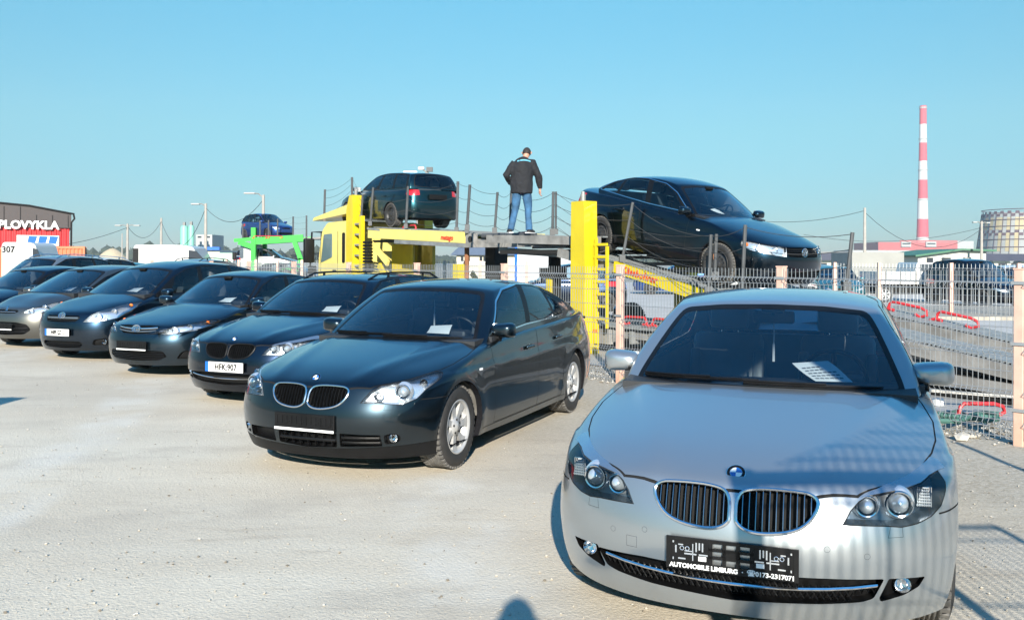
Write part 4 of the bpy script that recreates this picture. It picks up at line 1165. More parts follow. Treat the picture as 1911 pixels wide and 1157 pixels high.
def gen(hw, H, wb, foh, roh, rw, nz, cowl, wst, rt, rb, belt, deck=None, dlo=None, glass_=None, feat=(), ws=None, mirror=None, badge=None,
        rec=.40, crownz=None, peak=None, tz=None, wb_top=None, handles=None, trim=0, track=None, arch=None, seat=None, rw_poly=None, tumble=.0, rr=.22, holeb=.93, gh=None, **kw):
    """a car from its main measurements; x runs forward from the front axle"""
    xr = -wb-roh
    bz0, bz1 = belt
    cx, cz = cowl
    hb = tz or (deck if deck else bz1+.02)
    nose = [(.14, foh-.10), (.21, foh-.05), (.31, foh-.015), (.43, foh), (nz-.17, foh-.015), (nz-.09, foh-.05), (nz-.03, foh-.09), (nz+.02, foh-.14)]
    tail = [(.2, xr+.07), (.3, xr+.02), (.48, xr), (.62, xr+.01), (hb-.25, xr+.04), (hb-.1, xr+.06), (hb, xr+.08)]
    x0 = foh-rec
    W = [(x0, hw-.075), (.2, hw-.035), (0, hw-.015), (-.4, hw-.004), (-.5*wb, hw), (-wb+.4, hw), (-wb, hw-.006), (xr+.5, hw-.03), (xr+.25, hw-.08)]
    off = [(.15, -.05), (.22, -.028), (.32, -.012), (.5, 0), (.68, -.006), (bz0-.12, -.02), (bz0-.04, -.045), (bz0+.04, -.075), (bz0+.14, -.12)]
    sh = [(x0, nz-.04), (.2, nz+.05), (0, nz+.09), (-.35, mix(nz+.12, bz0, .75 if cx < -.2 else .92)), (-.7, bz0-.01), (-wb*.5, mix(bz0, bz1, .45)), (-wb, bz1), (xr+.25, bz1+.005)]
    dz = deck if deck else bz1+.02
    dk = [(foh-.12, nz), (foh-.3, nz+.055), (foh-.55, nz+.10), (.1, mix(nz+.1, cz, .45)), (cx+.25, mix(nz, cz, .86)), (cx-.05, cz+.015), (cx-.7, bz0+.04), (-wb, bz1+.03)]
    if deck: dk += [(rb[0]+.2, deck-.02), (rb[0], deck-.005), (xr+.15, deck), (xr+.05, deck-.01)]
    else: dk += [(xr+.3, dz), (xr+.05, dz)]
    bt = [(foh, .16), (.3, .18), (0, .2), (-wb*.5, .2), (-wb, .22), (xr, .26)]
    XS = [x for x in (.32, .15, -.05, -.3, -.6, -.95, -1.35, -1.8, -2.2, -2.6, -2.9, -3.2, -3.45, -3.65, -3.85) if x > xr+.3]
    wt = wb_top or hw*.67
    px_, pz_ = peak or (mix(wst[0], rt[0], .35), H)
    S = dict(hw=hw, wb=wb, rw=rw, arch=arch or rw+.038, track=track or 2*hw-.25, foh=foh, rear_oh=roh, nose=nose, tail=tail,
        recf=[(0, 0), (.3, .015), (.5, .05), (.7, .125), (.86, .23*rec/.41), (.95, .33*rec/.41), (1, rec)],
        recr=[(0, 0), (.4, .01), (.7, .05), (.88, .12), (1, rr)], W=W, off=off, shoulder=sh, deck=dk, bottom=bt, XS=XS,
        hole=(cx-.12, rb[0]+.25 if deck else xr+.22), holeb=holeb, crown=2.8, line=(.72, .004),
        gh=gh or dict(front=((cx+.12, cz-.12), wst), rear=(rb, rt), fround=(.24, .09), rround=(.16, .09),
            roof=[(wst[0], wst[1]), (mix(wst[0], px_, .5), mix(wst[1], pz_, .72)), (px_, pz_), (mix(px_, rt[0], .5), mix(pz_, rt[1], .28)), rt],
            base=[(cx, cz-.12), (-wb*.5, bz0-.10), (-wb, bz1-.12), (rb[0], rb[1]-.10)],
            wb=[(cx, hw-.13), (cx-.3, hw-.10), (-wb*.5, hw-.075), (-wb, hw-.09), (rb[0], hw-(.22 if deck else .14))],
            wt=[(wst[0], wt-.02), (mix(wst[0], rt[0], .5), wt+.01), (rt[0], wt-(.05 if deck else .0))], bulge=.025, drop=.055),
        wsmid=mix(wst[0], rt[0], .3), feat=list(feat),
        win=dict(ws=ws, dlo=dlo, glass=glass_, rw=rw_poly, trim=trim, tw=.012),
        mirror=mirror, mroot=hw-.12, handles=handles or [(-.5*wb, bz0-.13), (-.85*wb, bz0-.12)],
        int=dict(dash=(cx-.48, cz-.0), seat=seat or cx-1.15, mirror=(wst[0]+.02, wst[1]-.09), rear=(rb[0]+.35 if deck else xr+.35), shelf=bz1-.02, hx=cx-.08, belt=bz0, parcel=bool(deck)),
        badge=badge, fade=.9, fader=.6)
    S.update(kw)
    return S
def std_doors(S_wb, zb, x0=-.62, x1=-1.62, x2=-2.45, zt=None):
    zt = zt or zb
    ar = S_wb
    return [('door0', [(x0, .27), (x0-.02, .9), (x0-.02, 1.2), (x1-.09, 1.2), (x1-.07, .9), (x1, .6), (x1+.01, .27)], 'side', True, 'panel', dict(label='door0', gap=.006)),
            ('door1', [(x1, .27), (x1-.01, .6), (x1-.08, .9), (x1-.10, 1.2), (x2-.10, 1.2), (x2-.09, .9), (-ar+.30, .68), (-ar+.40, .5), (-ar+.42, .27)], 'side', True, 'panel', dict(label='door1', gap=.006))]
def std_tail(S, z0=.82, z1=1.0, w=.5):
    xr = -S['wb']-S['rear_oh']; hw = S['hw']
    return ('taillamp', [(w, z0), (w, z1), (hw-.03, z1), (hw-.01, z0+.02)], 'rear', True, 'lamp', dict(glass=MX['REDL'], name='tail_lamp', house=MX['REDL'], dep=.015, face=.05, r=.03))

# estate of the same family as the saloons
def make_e61():
    S = make_e60(True)
    S['gh'] = dict(front=((-.40, .93), (-1.22, 1.40)), rear=((-3.86, 1.02), (-3.55, 1.36)), fround=(.27, .09), rround=(.16, .1),
        roof=[(-1.2, 1.40), (-1.5, 1.447), (-1.9, 1.468), (-2.6, 1.468), (-3.2, 1.44), (-3.55, 1.38)],
        base=[(-.4, .93), (-1.5, .93), (-3, .97), (-3.9, 1.0)], wb=[(-.4, .79), (-.7, .815), (-2, .84), (-2.8, .84), (-3.86, .74)],
        wt=[(-1.2, .60), (-1.8, .635), (-2.8, .63), (-3.6, .60)], bulge=.03, drop=.06)
    S['win'] = std_win(S['win']['ws'], [(-.79, .985), (-1.19, 1.262), (-1.45, 1.365), (-1.85, 1.41), (-2.6, 1.405), (-3.2, 1.37), (-3.5, 1.30), (-3.65, 1.10), (-2.6, 1.07), (-1.6, 1.045)],
        [S['win']['glass'][0], [(-1.73, 1.056), (-1.93, 1.40), (-2.55, 1.395), (-2.60, 1.075)], [(-2.68, 1.08), (-2.63, 1.39), (-3.2, 1.355), (-3.47, 1.29), (-3.60, 1.105)]],
        both([(0, 1.34), (.5, 1.33), (.62, 1.08), (0, 1.06)]), tw=.012, trim=2)
    S['hole'] = (-.50, -3.70); S['int']['rear'] = -3.6
    f = []
    for t in S['feat']:
        if t[0] == 'lamp': t = (t[0], t[1], t[2], t[3], t[4], dict(t[5], house=MX['LREF']))
        if t[0] == 'kid': t = (t[0], t[1], t[2], t[3], t[4], dict(t[5], sm=MX['BLACK'], rm=MX['BLACK']))
        f.append(t)
    S['feat'] = f
    return S

def corolla():
    hl = [(.385, .625), (.47, .68), (.60, .725), (.72, .765), (.80, .79), (.83, .765), (.82, .70), (.77, .655), (.62, .612), (.48, .60)]
    F = [('hood', both([(.80, 0), (.79, .25), (.745, .40), (.62, .60), (.42, .70), (.15, .76), (-.15, .77), (-.45, .74), (-.45, 0)]), 'top', False, 'panel', dict(label='hood', gap=.006, face=.05)),
         ('lamp', hl, 'front', True, 'lamp', dict(house=MX['LREF'], dep=.05, sc=.95, face=.06, bulbs=[((.56, .655), .05, 'bowl'), ((.69, .70), .04, 'bowl'), ((.775, .745), .030, 'orange')])),
         ('grille', both([(0, .60), (.22, .612), (.345, .68), (.36, .712), (.2, .722), (0, .715)]), 'front', False, 'hole', dict(name='upper_grille', dep=.05, r=.01, hbars=[(lambda y: .635+.2*y*y, .018, MX['LDARK'], -.33, .33, .0), (lambda y: .675+.16*y*y, .022, MX['CHR'], -.34, .34, -.003)])),
         ('low', both([(0, .235), (.40, .25), (.50, .30), (.46, .375), (.25, .385), (0, .385)]), 'front', False, 'hole', dict(name='lower_grille', dep=.06, r=.02, hbars=[(z, .012, MX['BLACK'], -.47, .47, .004) for z in (.26, .285, .31, .335, .36)])),
         ('fog', [(.60, .27), (.70, .26), (.765, .36), (.72, .39), (.66, .36)], 'front', True, 'hole', dict(name='fog_recess', dep=.05, r=.02))]
    S = gen(.88, 1.465, 2.60, .96, .98, .317, .735, (-.33, .965), (-1.12, 1.395), (-2.62, 1.36), (-3.22, 1.07), (.935, 1.0), deck=1.09,
        dlo=[(-.62, .985), (-1.05, 1.25), (-1.4, 1.37), (-1.85, 1.40), (-2.3, 1.37), (-2.62, 1.25), (-2.85, 1.07), (-1.6, 1.01)],
        glass_=[[(-.70, .995), (-1.06, 1.235), (-1.4, 1.352), (-1.62, 1.375), (-1.52, 1.012)], [(-1.62, 1.015), (-1.72, 1.38), (-2.1, 1.37), (-2.35, 1.33), (-2.38, 1.045)], [(-2.43, 1.05), (-2.42, 1.30), (-2.58, 1.235), (-2.78, 1.075)]],
        ws=both([(0, 1.385), (.30, 1.376), (.55, 1.345), (.61, 1.24), (.67, 1.10), (.71, 1.0), (.72, .93)]), rw_poly=both([(0, 1.34), (.45, 1.33), (.58, 1.12), (0, 1.09)]),
        mirror=(-.62, 1.0, 1.0), badge=('oval', (0, .675), .072, 16), feat=F+std_doors(2.60, .93))
    S['feat'].append(std_tail(S)); return S
def verso():
    hl = [(.43, .64), (.50, .74), (.60, .84), (.72, .92), (.80, .93), (.835, .86), (.83, .78), (.80, .70), (.70, .655), (.56, .635)]
    F = [('hood', both([(.72, 0), (.71, .2), (.68, .36), (.60, .46), (.45, .60), (.25, .70), (0, .76), (-.35, .76), (-.35, 0)]), 'top', False, 'panel', dict(label='hood', gap=.006, face=.05)),
         ('lamp', hl, 'front', True, 'lamp', dict(house=MX['LREF'], dep=.05, sc=.95, face=.06, bulbs=[((.60, .72), .055, 'bowl'), ((.72, .79), .05, 'bowl'), ((.69, .68), .03, 'bowl'), ((.77, .88), .035, 'orange')])),
         ('grille', both([(0, .63), (.30, .64), (.36, .70), (.33, .735), (0, .74)]), 'front', False, 'hole', dict(name='upper_grille', dep=.05, r=.015, hbars=[(.655, .012, MX['BLACK'], -.3, .3, .004), (.70, .03, MX['LDARK'], -.33, .33, -.002)])),
         ('low', both([(0, .22), (.36, .23), (.42, .28), (.38, .33), (0, .335)]), 'front', False, 'hole', dict(name='lower_grille', dep=.05, r=.02, hbars=[(.25, .01, MX['BLACK'], -.38, .38, .004), (.28, .01, MX['BLACK'], -.38, .38, .004)])),
         ('fog', [(.55, .27), (.74, .27), (.78, .34), (.72, .385), (.58, .36)], 'front', True, 'hole', dict(name='fog_recess', dep=.05, r=.03, fog=[((.685, .32), .042)]))]
    S = gen(.885, 1.62, 2.75, .86, .76, .32, .80, (-.12, 1.06), (-1.02, 1.50), (-3.20, 1.50), (-3.42, 1.05), (1.0, 1.06), dlo=[(-.42, 1.04), (-.95, 1.34), (-1.3, 1.47), (-1.8, 1.54), (-2.7, 1.535), (-3.1, 1.48), (-3.25, 1.13), (-1.6, 1.075)],
        glass_=[[(-.78, 1.06), (-.98, 1.33), (-1.3, 1.455), (-1.58, 1.50), (-1.5, 1.08)], [(-1.60, 1.085), (-1.68, 1.515), (-2.42, 1.525), (-2.45, 1.11)], [(-2.53, 1.115), (-2.50, 1.52), (-3.02, 1.475), (-3.17, 1.14)]],
        ws=both([(0, 1.49), (.32, 1.482), (.57, 1.45), (.64, 1.30), (.70, 1.12), (.72, 1.02)]), rw_poly=both([(0, 1.47), (.52, 1.45), (.62, 1.12), (0, 1.10)]),
        mirror=(-.55, 1.02, 1.07), badge=('oval', (0, .735), .07, 26), feat=F+std_doors(2.75, .98))
    S['feat'].append(std_tail(S, .9, 1.08, .66)); return S
def h307():
    hl = [(.34, .645), (.48, .72), (.62, .79), (.74, .86), (.80, .86), (.81, .80), (.76, .72), (.66, .66), (.50, .63)]
    F = [('hood', both([(.70, 0), (.69, .2), (.66, .32), (.50, .52), (.3, .66), (.1, .74), (-.2, .76), (-.2, 0)]), 'top', False, 'panel', dict(label='hood', gap=.006, face=.05)),
         ('lamp', hl, 'front', True, 'lamp', dict(house=MX['LREF'], dep=.05, sc=.95, face=.06, bulbs=[((.50, .68), .045, 'bowl'), ((.64, .74), .05, 'bowl')])),
         ('grille', both([(0, .635), (.22, .64), (.30, .67), (.26, .70), (0, .705)]), 'front', False, 'hole', dict(name='upper_grille', dep=.05, r=.01, hbars=[(.665, .014, MX['CHR'], -.24, .24, .0)])),
         ('low', both([(0, .24), (.42, .26), (.55, .34), (.50, .44), (.30, .48), (0, .485)]), 'front', False, 'hole', dict(name='lower_grille', dep=.06, r=.04, hbars=[(.30, .02, MX['BLACK'], -.45, .45, .004), (.37, .02, MX['BLACK'], -.5, .5, .004)]))]
    S = gen(.875, 1.52, 2.61, .84, .76, .315, .75, (.0, 1.0), (-.98, 1.44), (-2.85, 1.42), (-3.25, 1.03), (.96, 1.02), dlo=[(-.30, 1.0), (-.9, 1.28), (-1.3, 1.40), (-1.8, 1.45), (-2.5, 1.42), (-2.85, 1.30), (-3.0, 1.12), (-1.5, 1.04)],
        glass_=[[(-.62, 1.02), (-.92, 1.265), (-1.3, 1.385), (-1.52, 1.42), (-1.45, 1.045)], [(-1.55, 1.05), (-1.62, 1.425), (-2.25, 1.425), (-2.30, 1.08)], [(-2.36, 1.085), (-2.34, 1.41), (-2.8, 1.29), (-2.92, 1.125)]],
        ws=both([(0, 1.43), (.32, 1.42), (.56, 1.39), (.64, 1.22), (.70, 1.05), (.71, .97)]), rw_poly=both([(0, 1.38), (.50, 1.36), (.58, 1.12), (0, 1.10)]),
        mirror=(-.45, 1.0, 1.0), badge=('lion', (0, .725), .05, 30), feat=F+std_doors(2.61, .95))
    S['feat'].append(std_tail(S, .8, 1.0, .62)); return S
def passat():
    F = [('hood', both([(.82, 0), (.81, .2), (.77, .40), (.66, .60), (.42, .70), (.15, .76), (-.15, .77), (-.50, .74), (-.50, 0)]), 'top', False, 'panel', dict(label='hood', gap=.006, face=.05)),
         ('lamp', [(.87, .38, .585), (.86, .38, .715), (.70, .62, .725), (.52, .76, .74), (.40, .83, .735), (.40, .84, .66), (.52, .77, .625), (.70, .62, .60)], 35, True, 'lamp', dict(house=MX['LREF'], dep=.05, sc=.96, face=.04, bulbs=[((.76, .53, .655), .055, 'bowl'), ((.60, .69, .67), .05, 'bowl'), ((.47, .79, .69), .028, 'orange')])),
         ('grille', both([(0, .585), (.33, .59), (.355, .66), (.345, .715), (0, .725)]), 'front', False, 'hole', dict(name='upper_grille', dep=.05, r=.015, hbars=[(z, .010, MX['BLACK'], -.33, .33, .003) for z in (.61, .635, .66, .685)])),
         ('low', both([(0, .25), (.55, .27), (.58, .33), (.52, .38), (0, .385)]), 'front', False, 'hole', dict(name='lower_grille', dep=.05, r=.02, hbars=[(.30, .012, MX['BLACK'], -.5, .5, .004), (.34, .012, MX['BLACK'], -.5, .5, .004)])),
         ('strip', [(.45, .50), (-.3, .50), (-.3, .54), (.45, .535)], 'side', True, 'paint', dict(m=MX['BLACK'], name='rubbing_strip')),
         ('strip2', [(-.4, .33), (-2.25, .33), (-2.25, .26), (-.4, .26)], 'side', True, 'paint', dict(m=MX['BLACK'], name='sill_cover')),
         ('repeater', [(-.50, .745), (-.43, .745), (-.43, .765), (-.50, .765)], 'side', True, 'paint', dict(m=MX['WHITE'], name='side_marker', r=.008, only=('body', 'door0')))]
    S = gen(.87, 1.46, 2.70, .93, 1.04, .315, .745, (-.42, .965), (-1.22, 1.395), (-2.72, 1.33), (-3.22, 1.08), (.93, .99), deck=1.075,
        dlo=[(-.80, .985), (-1.2, 1.24), (-1.5, 1.35), (-1.95, 1.385), (-2.4, 1.355), (-2.75, 1.24), (-3.0, 1.08), (-1.7, 1.005)],
        glass_=[[(-.93, 1.0), (-1.22, 1.23), (-1.5, 1.335), (-1.78, 1.362), (-1.66, 1.008)], [(-1.78, 1.012), (-1.90, 1.37), (-2.25, 1.355), (-2.46, 1.30), (-2.48, 1.04)], [(-2.55, 1.045), (-2.53, 1.28), (-2.72, 1.22), (-2.93, 1.075)]],
        ws=both([(0, 1.385), (.30, 1.376), (.55, 1.345), (.60, 1.24), (.66, 1.10), (.70, 1.0), (.71, .94)]), rw_poly=both([(0, 1.32), (.45, 1.30), (.58, 1.12), (0, 1.09)]), trim=1,
        mirror=(-.78, .99, 1.0), badge=('vw', (0, .655), .062, 10), feat=F+std_doors(2.70, .93, x0=-.68, x1=-1.74, x2=-2.50), wb_top=.59)
    S['feat'].append(('taillamp', [(-3.70, .50, .78), (-3.70, .50, .96), (-3.60, .72, .97), (-3.40, .83, .96), (-3.42, .84, .80), (-3.60, .74, .77)], 145, True, 'lamp', dict(glass=MX['REDL'], name='tail_lamp', house=MX['REDL'], dep=.02, face=.03))); return S
def variant():
    F = [('tl', [(-3.50, .56, .84), (-3.46, .60, 1.13), (-3.42, .70, 1.14), (-3.28, .79, 1.10), (-3.25, .83, .84), (-3.40, .74, .82)], 145, True, 'lamp', dict(glass=MX['REDL'], name='tail_lamp', house=MX['REDL'], dep=.02, face=.03)),
         ('gate', both([(0, .55), (.55, .57), (.60, .80), (.62, 1.2), (0, 1.2)]), 'rear', False, 'panel', dict(label='bootlid', gap=.007, xmax=-3.0)),
         ('strip', [(.3, .42), (-.3, .42), (-.3, .46), (.3, .46)], 'side', True, 'paint', dict(m=MX['BLACK'], name='rubbing_strip'))]
    S = gen(.868, 1.485, 2.515, .89, .99, .31, .75, (-.35, .97), (-1.15, 1.40), (-3.22, 1.42), (-3.44, 1.00), (.93, .96), peak=(-2.0, 1.485),
        dlo=[(-.72, .985), (-1.15, 1.26), (-1.5, 1.375), (-1.95, 1.41), (-2.7, 1.40), (-3.05, 1.37), (-3.20, 1.03), (-1.7, .99)],
        glass_=[[(-.85, .995), (-1.17, 1.245), (-1.5, 1.355), (-1.70, 1.385), (-1.60, .998)], [(-1.72, 1.0), (-1.82, 1.39), (-2.38, 1.39), (-2.42, 1.01)], [(-2.52, 1.015), (-2.48, 1.38), (-2.98, 1.35), (-3.10, 1.035)]],
        ws=both([(0, 1.385), (.30, 1.376), (.55, 1.345), (.62, 1.20), (.70, 1.0), (.71, .94)]), rw_poly=both([(0, 1.40), (.50, 1.38), (.60, 1.22), (.63, 1.05), (0, 1.03)]), trim=2,
        mirror=(-.65, .99, 1.0), feat=F+std_doors(2.515, .93), wb_top=.60, tz=1.0)
    return S
def hatch(H=1.48, **k):
    F = [('lamp', [(.36, .60), (.55, .68), (.76, .74), (.79, .70), (.74, .64), (.5, .59)], 'front', True, 'lamp', dict(house=MX['LREF'], dep=.04, face=.06)),
         ('grille', both([(0, .58), (.28, .59), (.30, .67), (0, .69)]), 'front', False, 'hole', dict(name='upper_grille', dep=.04, r=.01)),
         ('low', both([(0, .24), (.5, .26), (.52, .36), (0, .38)]), 'front', False, 'hole', dict(name='lower_grille', dep=.05, r=.02))]
    d = H-1.48
    S = gen(.87, H, 2.58, .86, .76, .31, .73+d*.3, (-.25, .96+d*.4), (-1.08, 1.40+d), (-2.95, 1.38+d), (-3.28, 1.0+d*.4), (.93+d*.4, .97+d*.5),
        dlo=[(-.55, .98+d*.45), (-1.0, 1.24+d*.8), (-1.4, 1.36+d), (-1.9, 1.40+d), (-2.5, 1.38+d), (-2.88, 1.30+d), (-3.05, 1.06+d*.4), (-1.6, 1.0+d*.4)],
        glass_=[[(-.75, .995+d*.45), (-1.05, 1.23+d*.8), (-1.4, 1.345+d), (-1.58, 1.37+d), (-1.5, 1.005+d*.4)], [(-1.6, 1.01+d*.4), (-1.70, 1.375+d), (-2.25, 1.38+d), (-2.32, 1.03+d*.4)], [(-2.40, 1.035+d*.4), (-2.35, 1.37+d), (-2.82, 1.29+d), (-2.96, 1.06+d*.4)]],
        ws=both([(0, 1.385+d), (.32, 1.375+d), (.56, 1.345+d), (.64, 1.18+d*.7), (.70, 1.0+d*.4), (.70, .94+d*.4)]), rw_poly=both([(0, 1.36+d), (.50, 1.34+d), (.58, 1.08+d*.4), (0, 1.06+d*.4)]), trim=2,
        mirror=(-.55, .98, 1.0+d*.4), feat=F+std_doors(2.58, .93), **k)
    S['feat'].append(std_tail(S, .8, .98, .6)); return S
# ================================================================ vehicles near the camera
def yawed(a): return -PI/2-a
P_SILVER = paint('silver', (.36, .385, .40), .76, .29, ds=.03)
P_DBLUE = paint('dark_blue_grey', (.018, .029, .038), .95, .31)
P_BLACKB = paint('black_blue', (.005, .010, .022), .95, .30, ds=.02)
P_NAVY = paint('navy_grey', (.018, .034, .050), .95, .32)
P_NAVY2 = paint('navy', (.010, .022, .040), .95, .32)
P_GREYBR = paint('grey_brown', (.16, .155, .14), .92, .36)
P_GREENB = paint('dark_teal', (.005, .028, .036), .9, .32)
P_PASS = paint('ink_blue', (.004, .014, .026), .95, .30)
P_BLUE = paint('blue', (.02, .065, .24), .7, .36)
P_SILV2 = paint('dull_silver', (.36, .37, .37), .85, .38)
P_WHT = paint('white', (.52, .53, .53), .0, .4)
P_TEAL = paint('teal', (.01, .10, .12), .3, .4)
P_GREEN = mat('green_enamel', (.015, .40, .03), .5, noise=.1)
M_WHTP = mat('white_vehicle_paint', (.50, .51, .51), .4, coat=.6, noise=.03)
M_TEALP = mat('teal_vehicle_paint', (.01, .10, .12), .4, coat=.6)
M_YEL = mat('yellow_paint', (.56, .44, .010), .42, coat=.4, noise=.08, nscale=3, bump=.04, bscale=8)
ROW = 'cars parked nose out in a row beside the mesh fence'
E60L, E60P = make_e60(True), make_e60(False)
silver, SA, SU = build_car(E60L, 'silver saloon facing the camera, with a dealer plate holder and a paper on its dashboard', 'car', P_SILVER, (1.2015, 4.4795), yawed(.3604), ROW,
          interior_kw=dict(paper=[(-.80, .30, .5, .22, .30, True)], tag_hang=True), seatm=M_LEA)
build_car(E60P, 'dark blue-grey saloon with clear headlights and alloy wheels, next to the silver saloon', 'car', P_DBLUE, (-1.229, 7.495), yawed(.387), ROW,
          interior_kw=dict(paper=[(-.80, .30, .3, .2, .22, False)], tag_hang=True), plate=(.842, .435, 'carrier', 'strip', 0))
roof_rails(build_car(make_e61(), 'black estate with roof rails and a white front plate reading HFK 907', 'car', P_BLACKB, (-2.86, 10.77), yawed(.385), ROW,
          interior_kw=dict(paper=[(-.80, .30, .3, .2, .22, False)]), plate=(.86, .455, 'white', 'HFK:907', .93)), -1.35, -3.35, .53)
build_car(corolla(), 'dark blue saloon with an orange corner lamp, parked left of the black estate', 'car', P_NAVY, (-4.91, 13.4), yawed(.385), ROW,
          interior_kw=dict(paper=[(-.72, .25, .2, .2, .22, False)]), plate=(.985, .445, 'carrier', 'strip', 0), lv=2)
build_car(verso(), 'tall dark blue people carrier with big headlights and a white front plate', 'car', P_NAVY2, (-6.93, 15.2), yawed(.385), ROW,
          interior_kw=dict(paper=[(-.5, .25, .2, .2, .22, False)]), plate=(.885, .47, 'white', '4489 QZ 13', .66), lv=2)
build_car(h307(), 'grey-brown hatchback with a chromed grille bar at the far end of the row', 'car', P_GREYBR, (-9.03, 17.3), yawed(.385), ROW,
          interior_kw=dict(paper=[(-.42, .25, .2, .2, .22, False)]), plate=(.865, .40, 'carrier', 'strip', 0), lv=2)
build_car(hatch(), 'dark blue hatchback cut off by the left edge, behind the grey-brown hatchback', 'car', P_NAVY2, (-11.5, 19.6), yawed(.385), ROW,
          interior_kw=dict(), lv=2)
# the two cars up on the transporter
build_car(passat(), 'ink blue saloon tilted nose-down on the yellow loading ramp', 'car', P_PASS, (3.90, 14.68, 1.279), R(-90)+R(35.5), None,
          rot=(0, R(10.7), -PI/2+R(35.5)), wheels='steel', interior_kw=dict(paper=[(-.80, -.1, .3, .15, .2, False)]), lv=2)[0].scale = (1.05, 1.05, 1.05)
vr = variant(); hd = R(90+37)
build_car(vr, 'dark teal estate with its red tail lamps towards the camera, on the yellow upper deck', 'car', P_GREENB,
          (-4.295, 27.78, 2.69), 0, None, rot=(0, R(-2.5), hd), wheels='steel', interior_kw=dict(), lv=2, rplate=(-3.515, .80, 'carrier', '', 0))[0].scale = (1.06, 1.06, 1.06)

# dealer's plate holder on the silver car: black frame with cut-outs through which the bumper shows
def dealer_plate(car):
    T = Matrix.Translation((.848, 0, .437)) @ Euler((PI/2, 0, PI/2)).to_matrix().to_4x4()
    b = MB(); K = M_BLACK
    def q(x0, y0, x1, y1, d=.010): b.box(x0, y0, 0, x1, y1, d, K, T)
    q(-.265, .052, .265, .066); q(-.265, -.066, .265, -.036); q(-.265, -.036, -.245, .052); q(.245, -.036, .265, .052)
    q(-.245, -.036, -.09, .052, .006); q(.09, -.036, .245, .052, .006)
    for x in (-.09, -.035, .02, .075): q(x, -.036, x+.015, .052)
    for y in (-.012, .020): q(-.09, y, .09, y+.012)
    q(-.035, .0, .035, .03)
    for sx in (-1, 1):
        for k, (x, y, w, h) in enumerate([(.115, .012, .006, .036), (.128, .018, .006, .03), (.141, .010, .006, .038), (.155, -.028, .004, .07), (.112, -.004, .036, .006), (.165, -.004, .05, .006), (.172, .008, .034, .004),
                (.225, .0, .006, .03), (.205, .032, .02, .005), (.116, -.026, .032, .018), (.20, -.026, .03, .006), (.236, .04, .006, .008), (.236, -.03, .005, .01)]):
            b.box(sx*x-w/2, y, .006, sx*x+w/2, y+h, .0075, M_LREF if k not in (9,) else M_WHITE, T)
        for cx_ in (.178, .200):
            b.tube([T @ Vector((sx*cx_+.008*math.cos(t*PI/6), .020+.008*math.sin(t*PI/6), .0075)) for t in range(12)], .0016, M_LREF, 4, close=True)
    o = b.build('plate_holder', K, car)
    t = text_mb('AUTOMOBILE LIMBURG  \u00b7  \u260e0173-2317071', .0255, .002, M_WHITE, T @ TM((0, -.051, .0105)), bold=.0009, sx=1.03)
    t.build('plate_lettering', M_WHITE, o)
dealer_plate(silver)
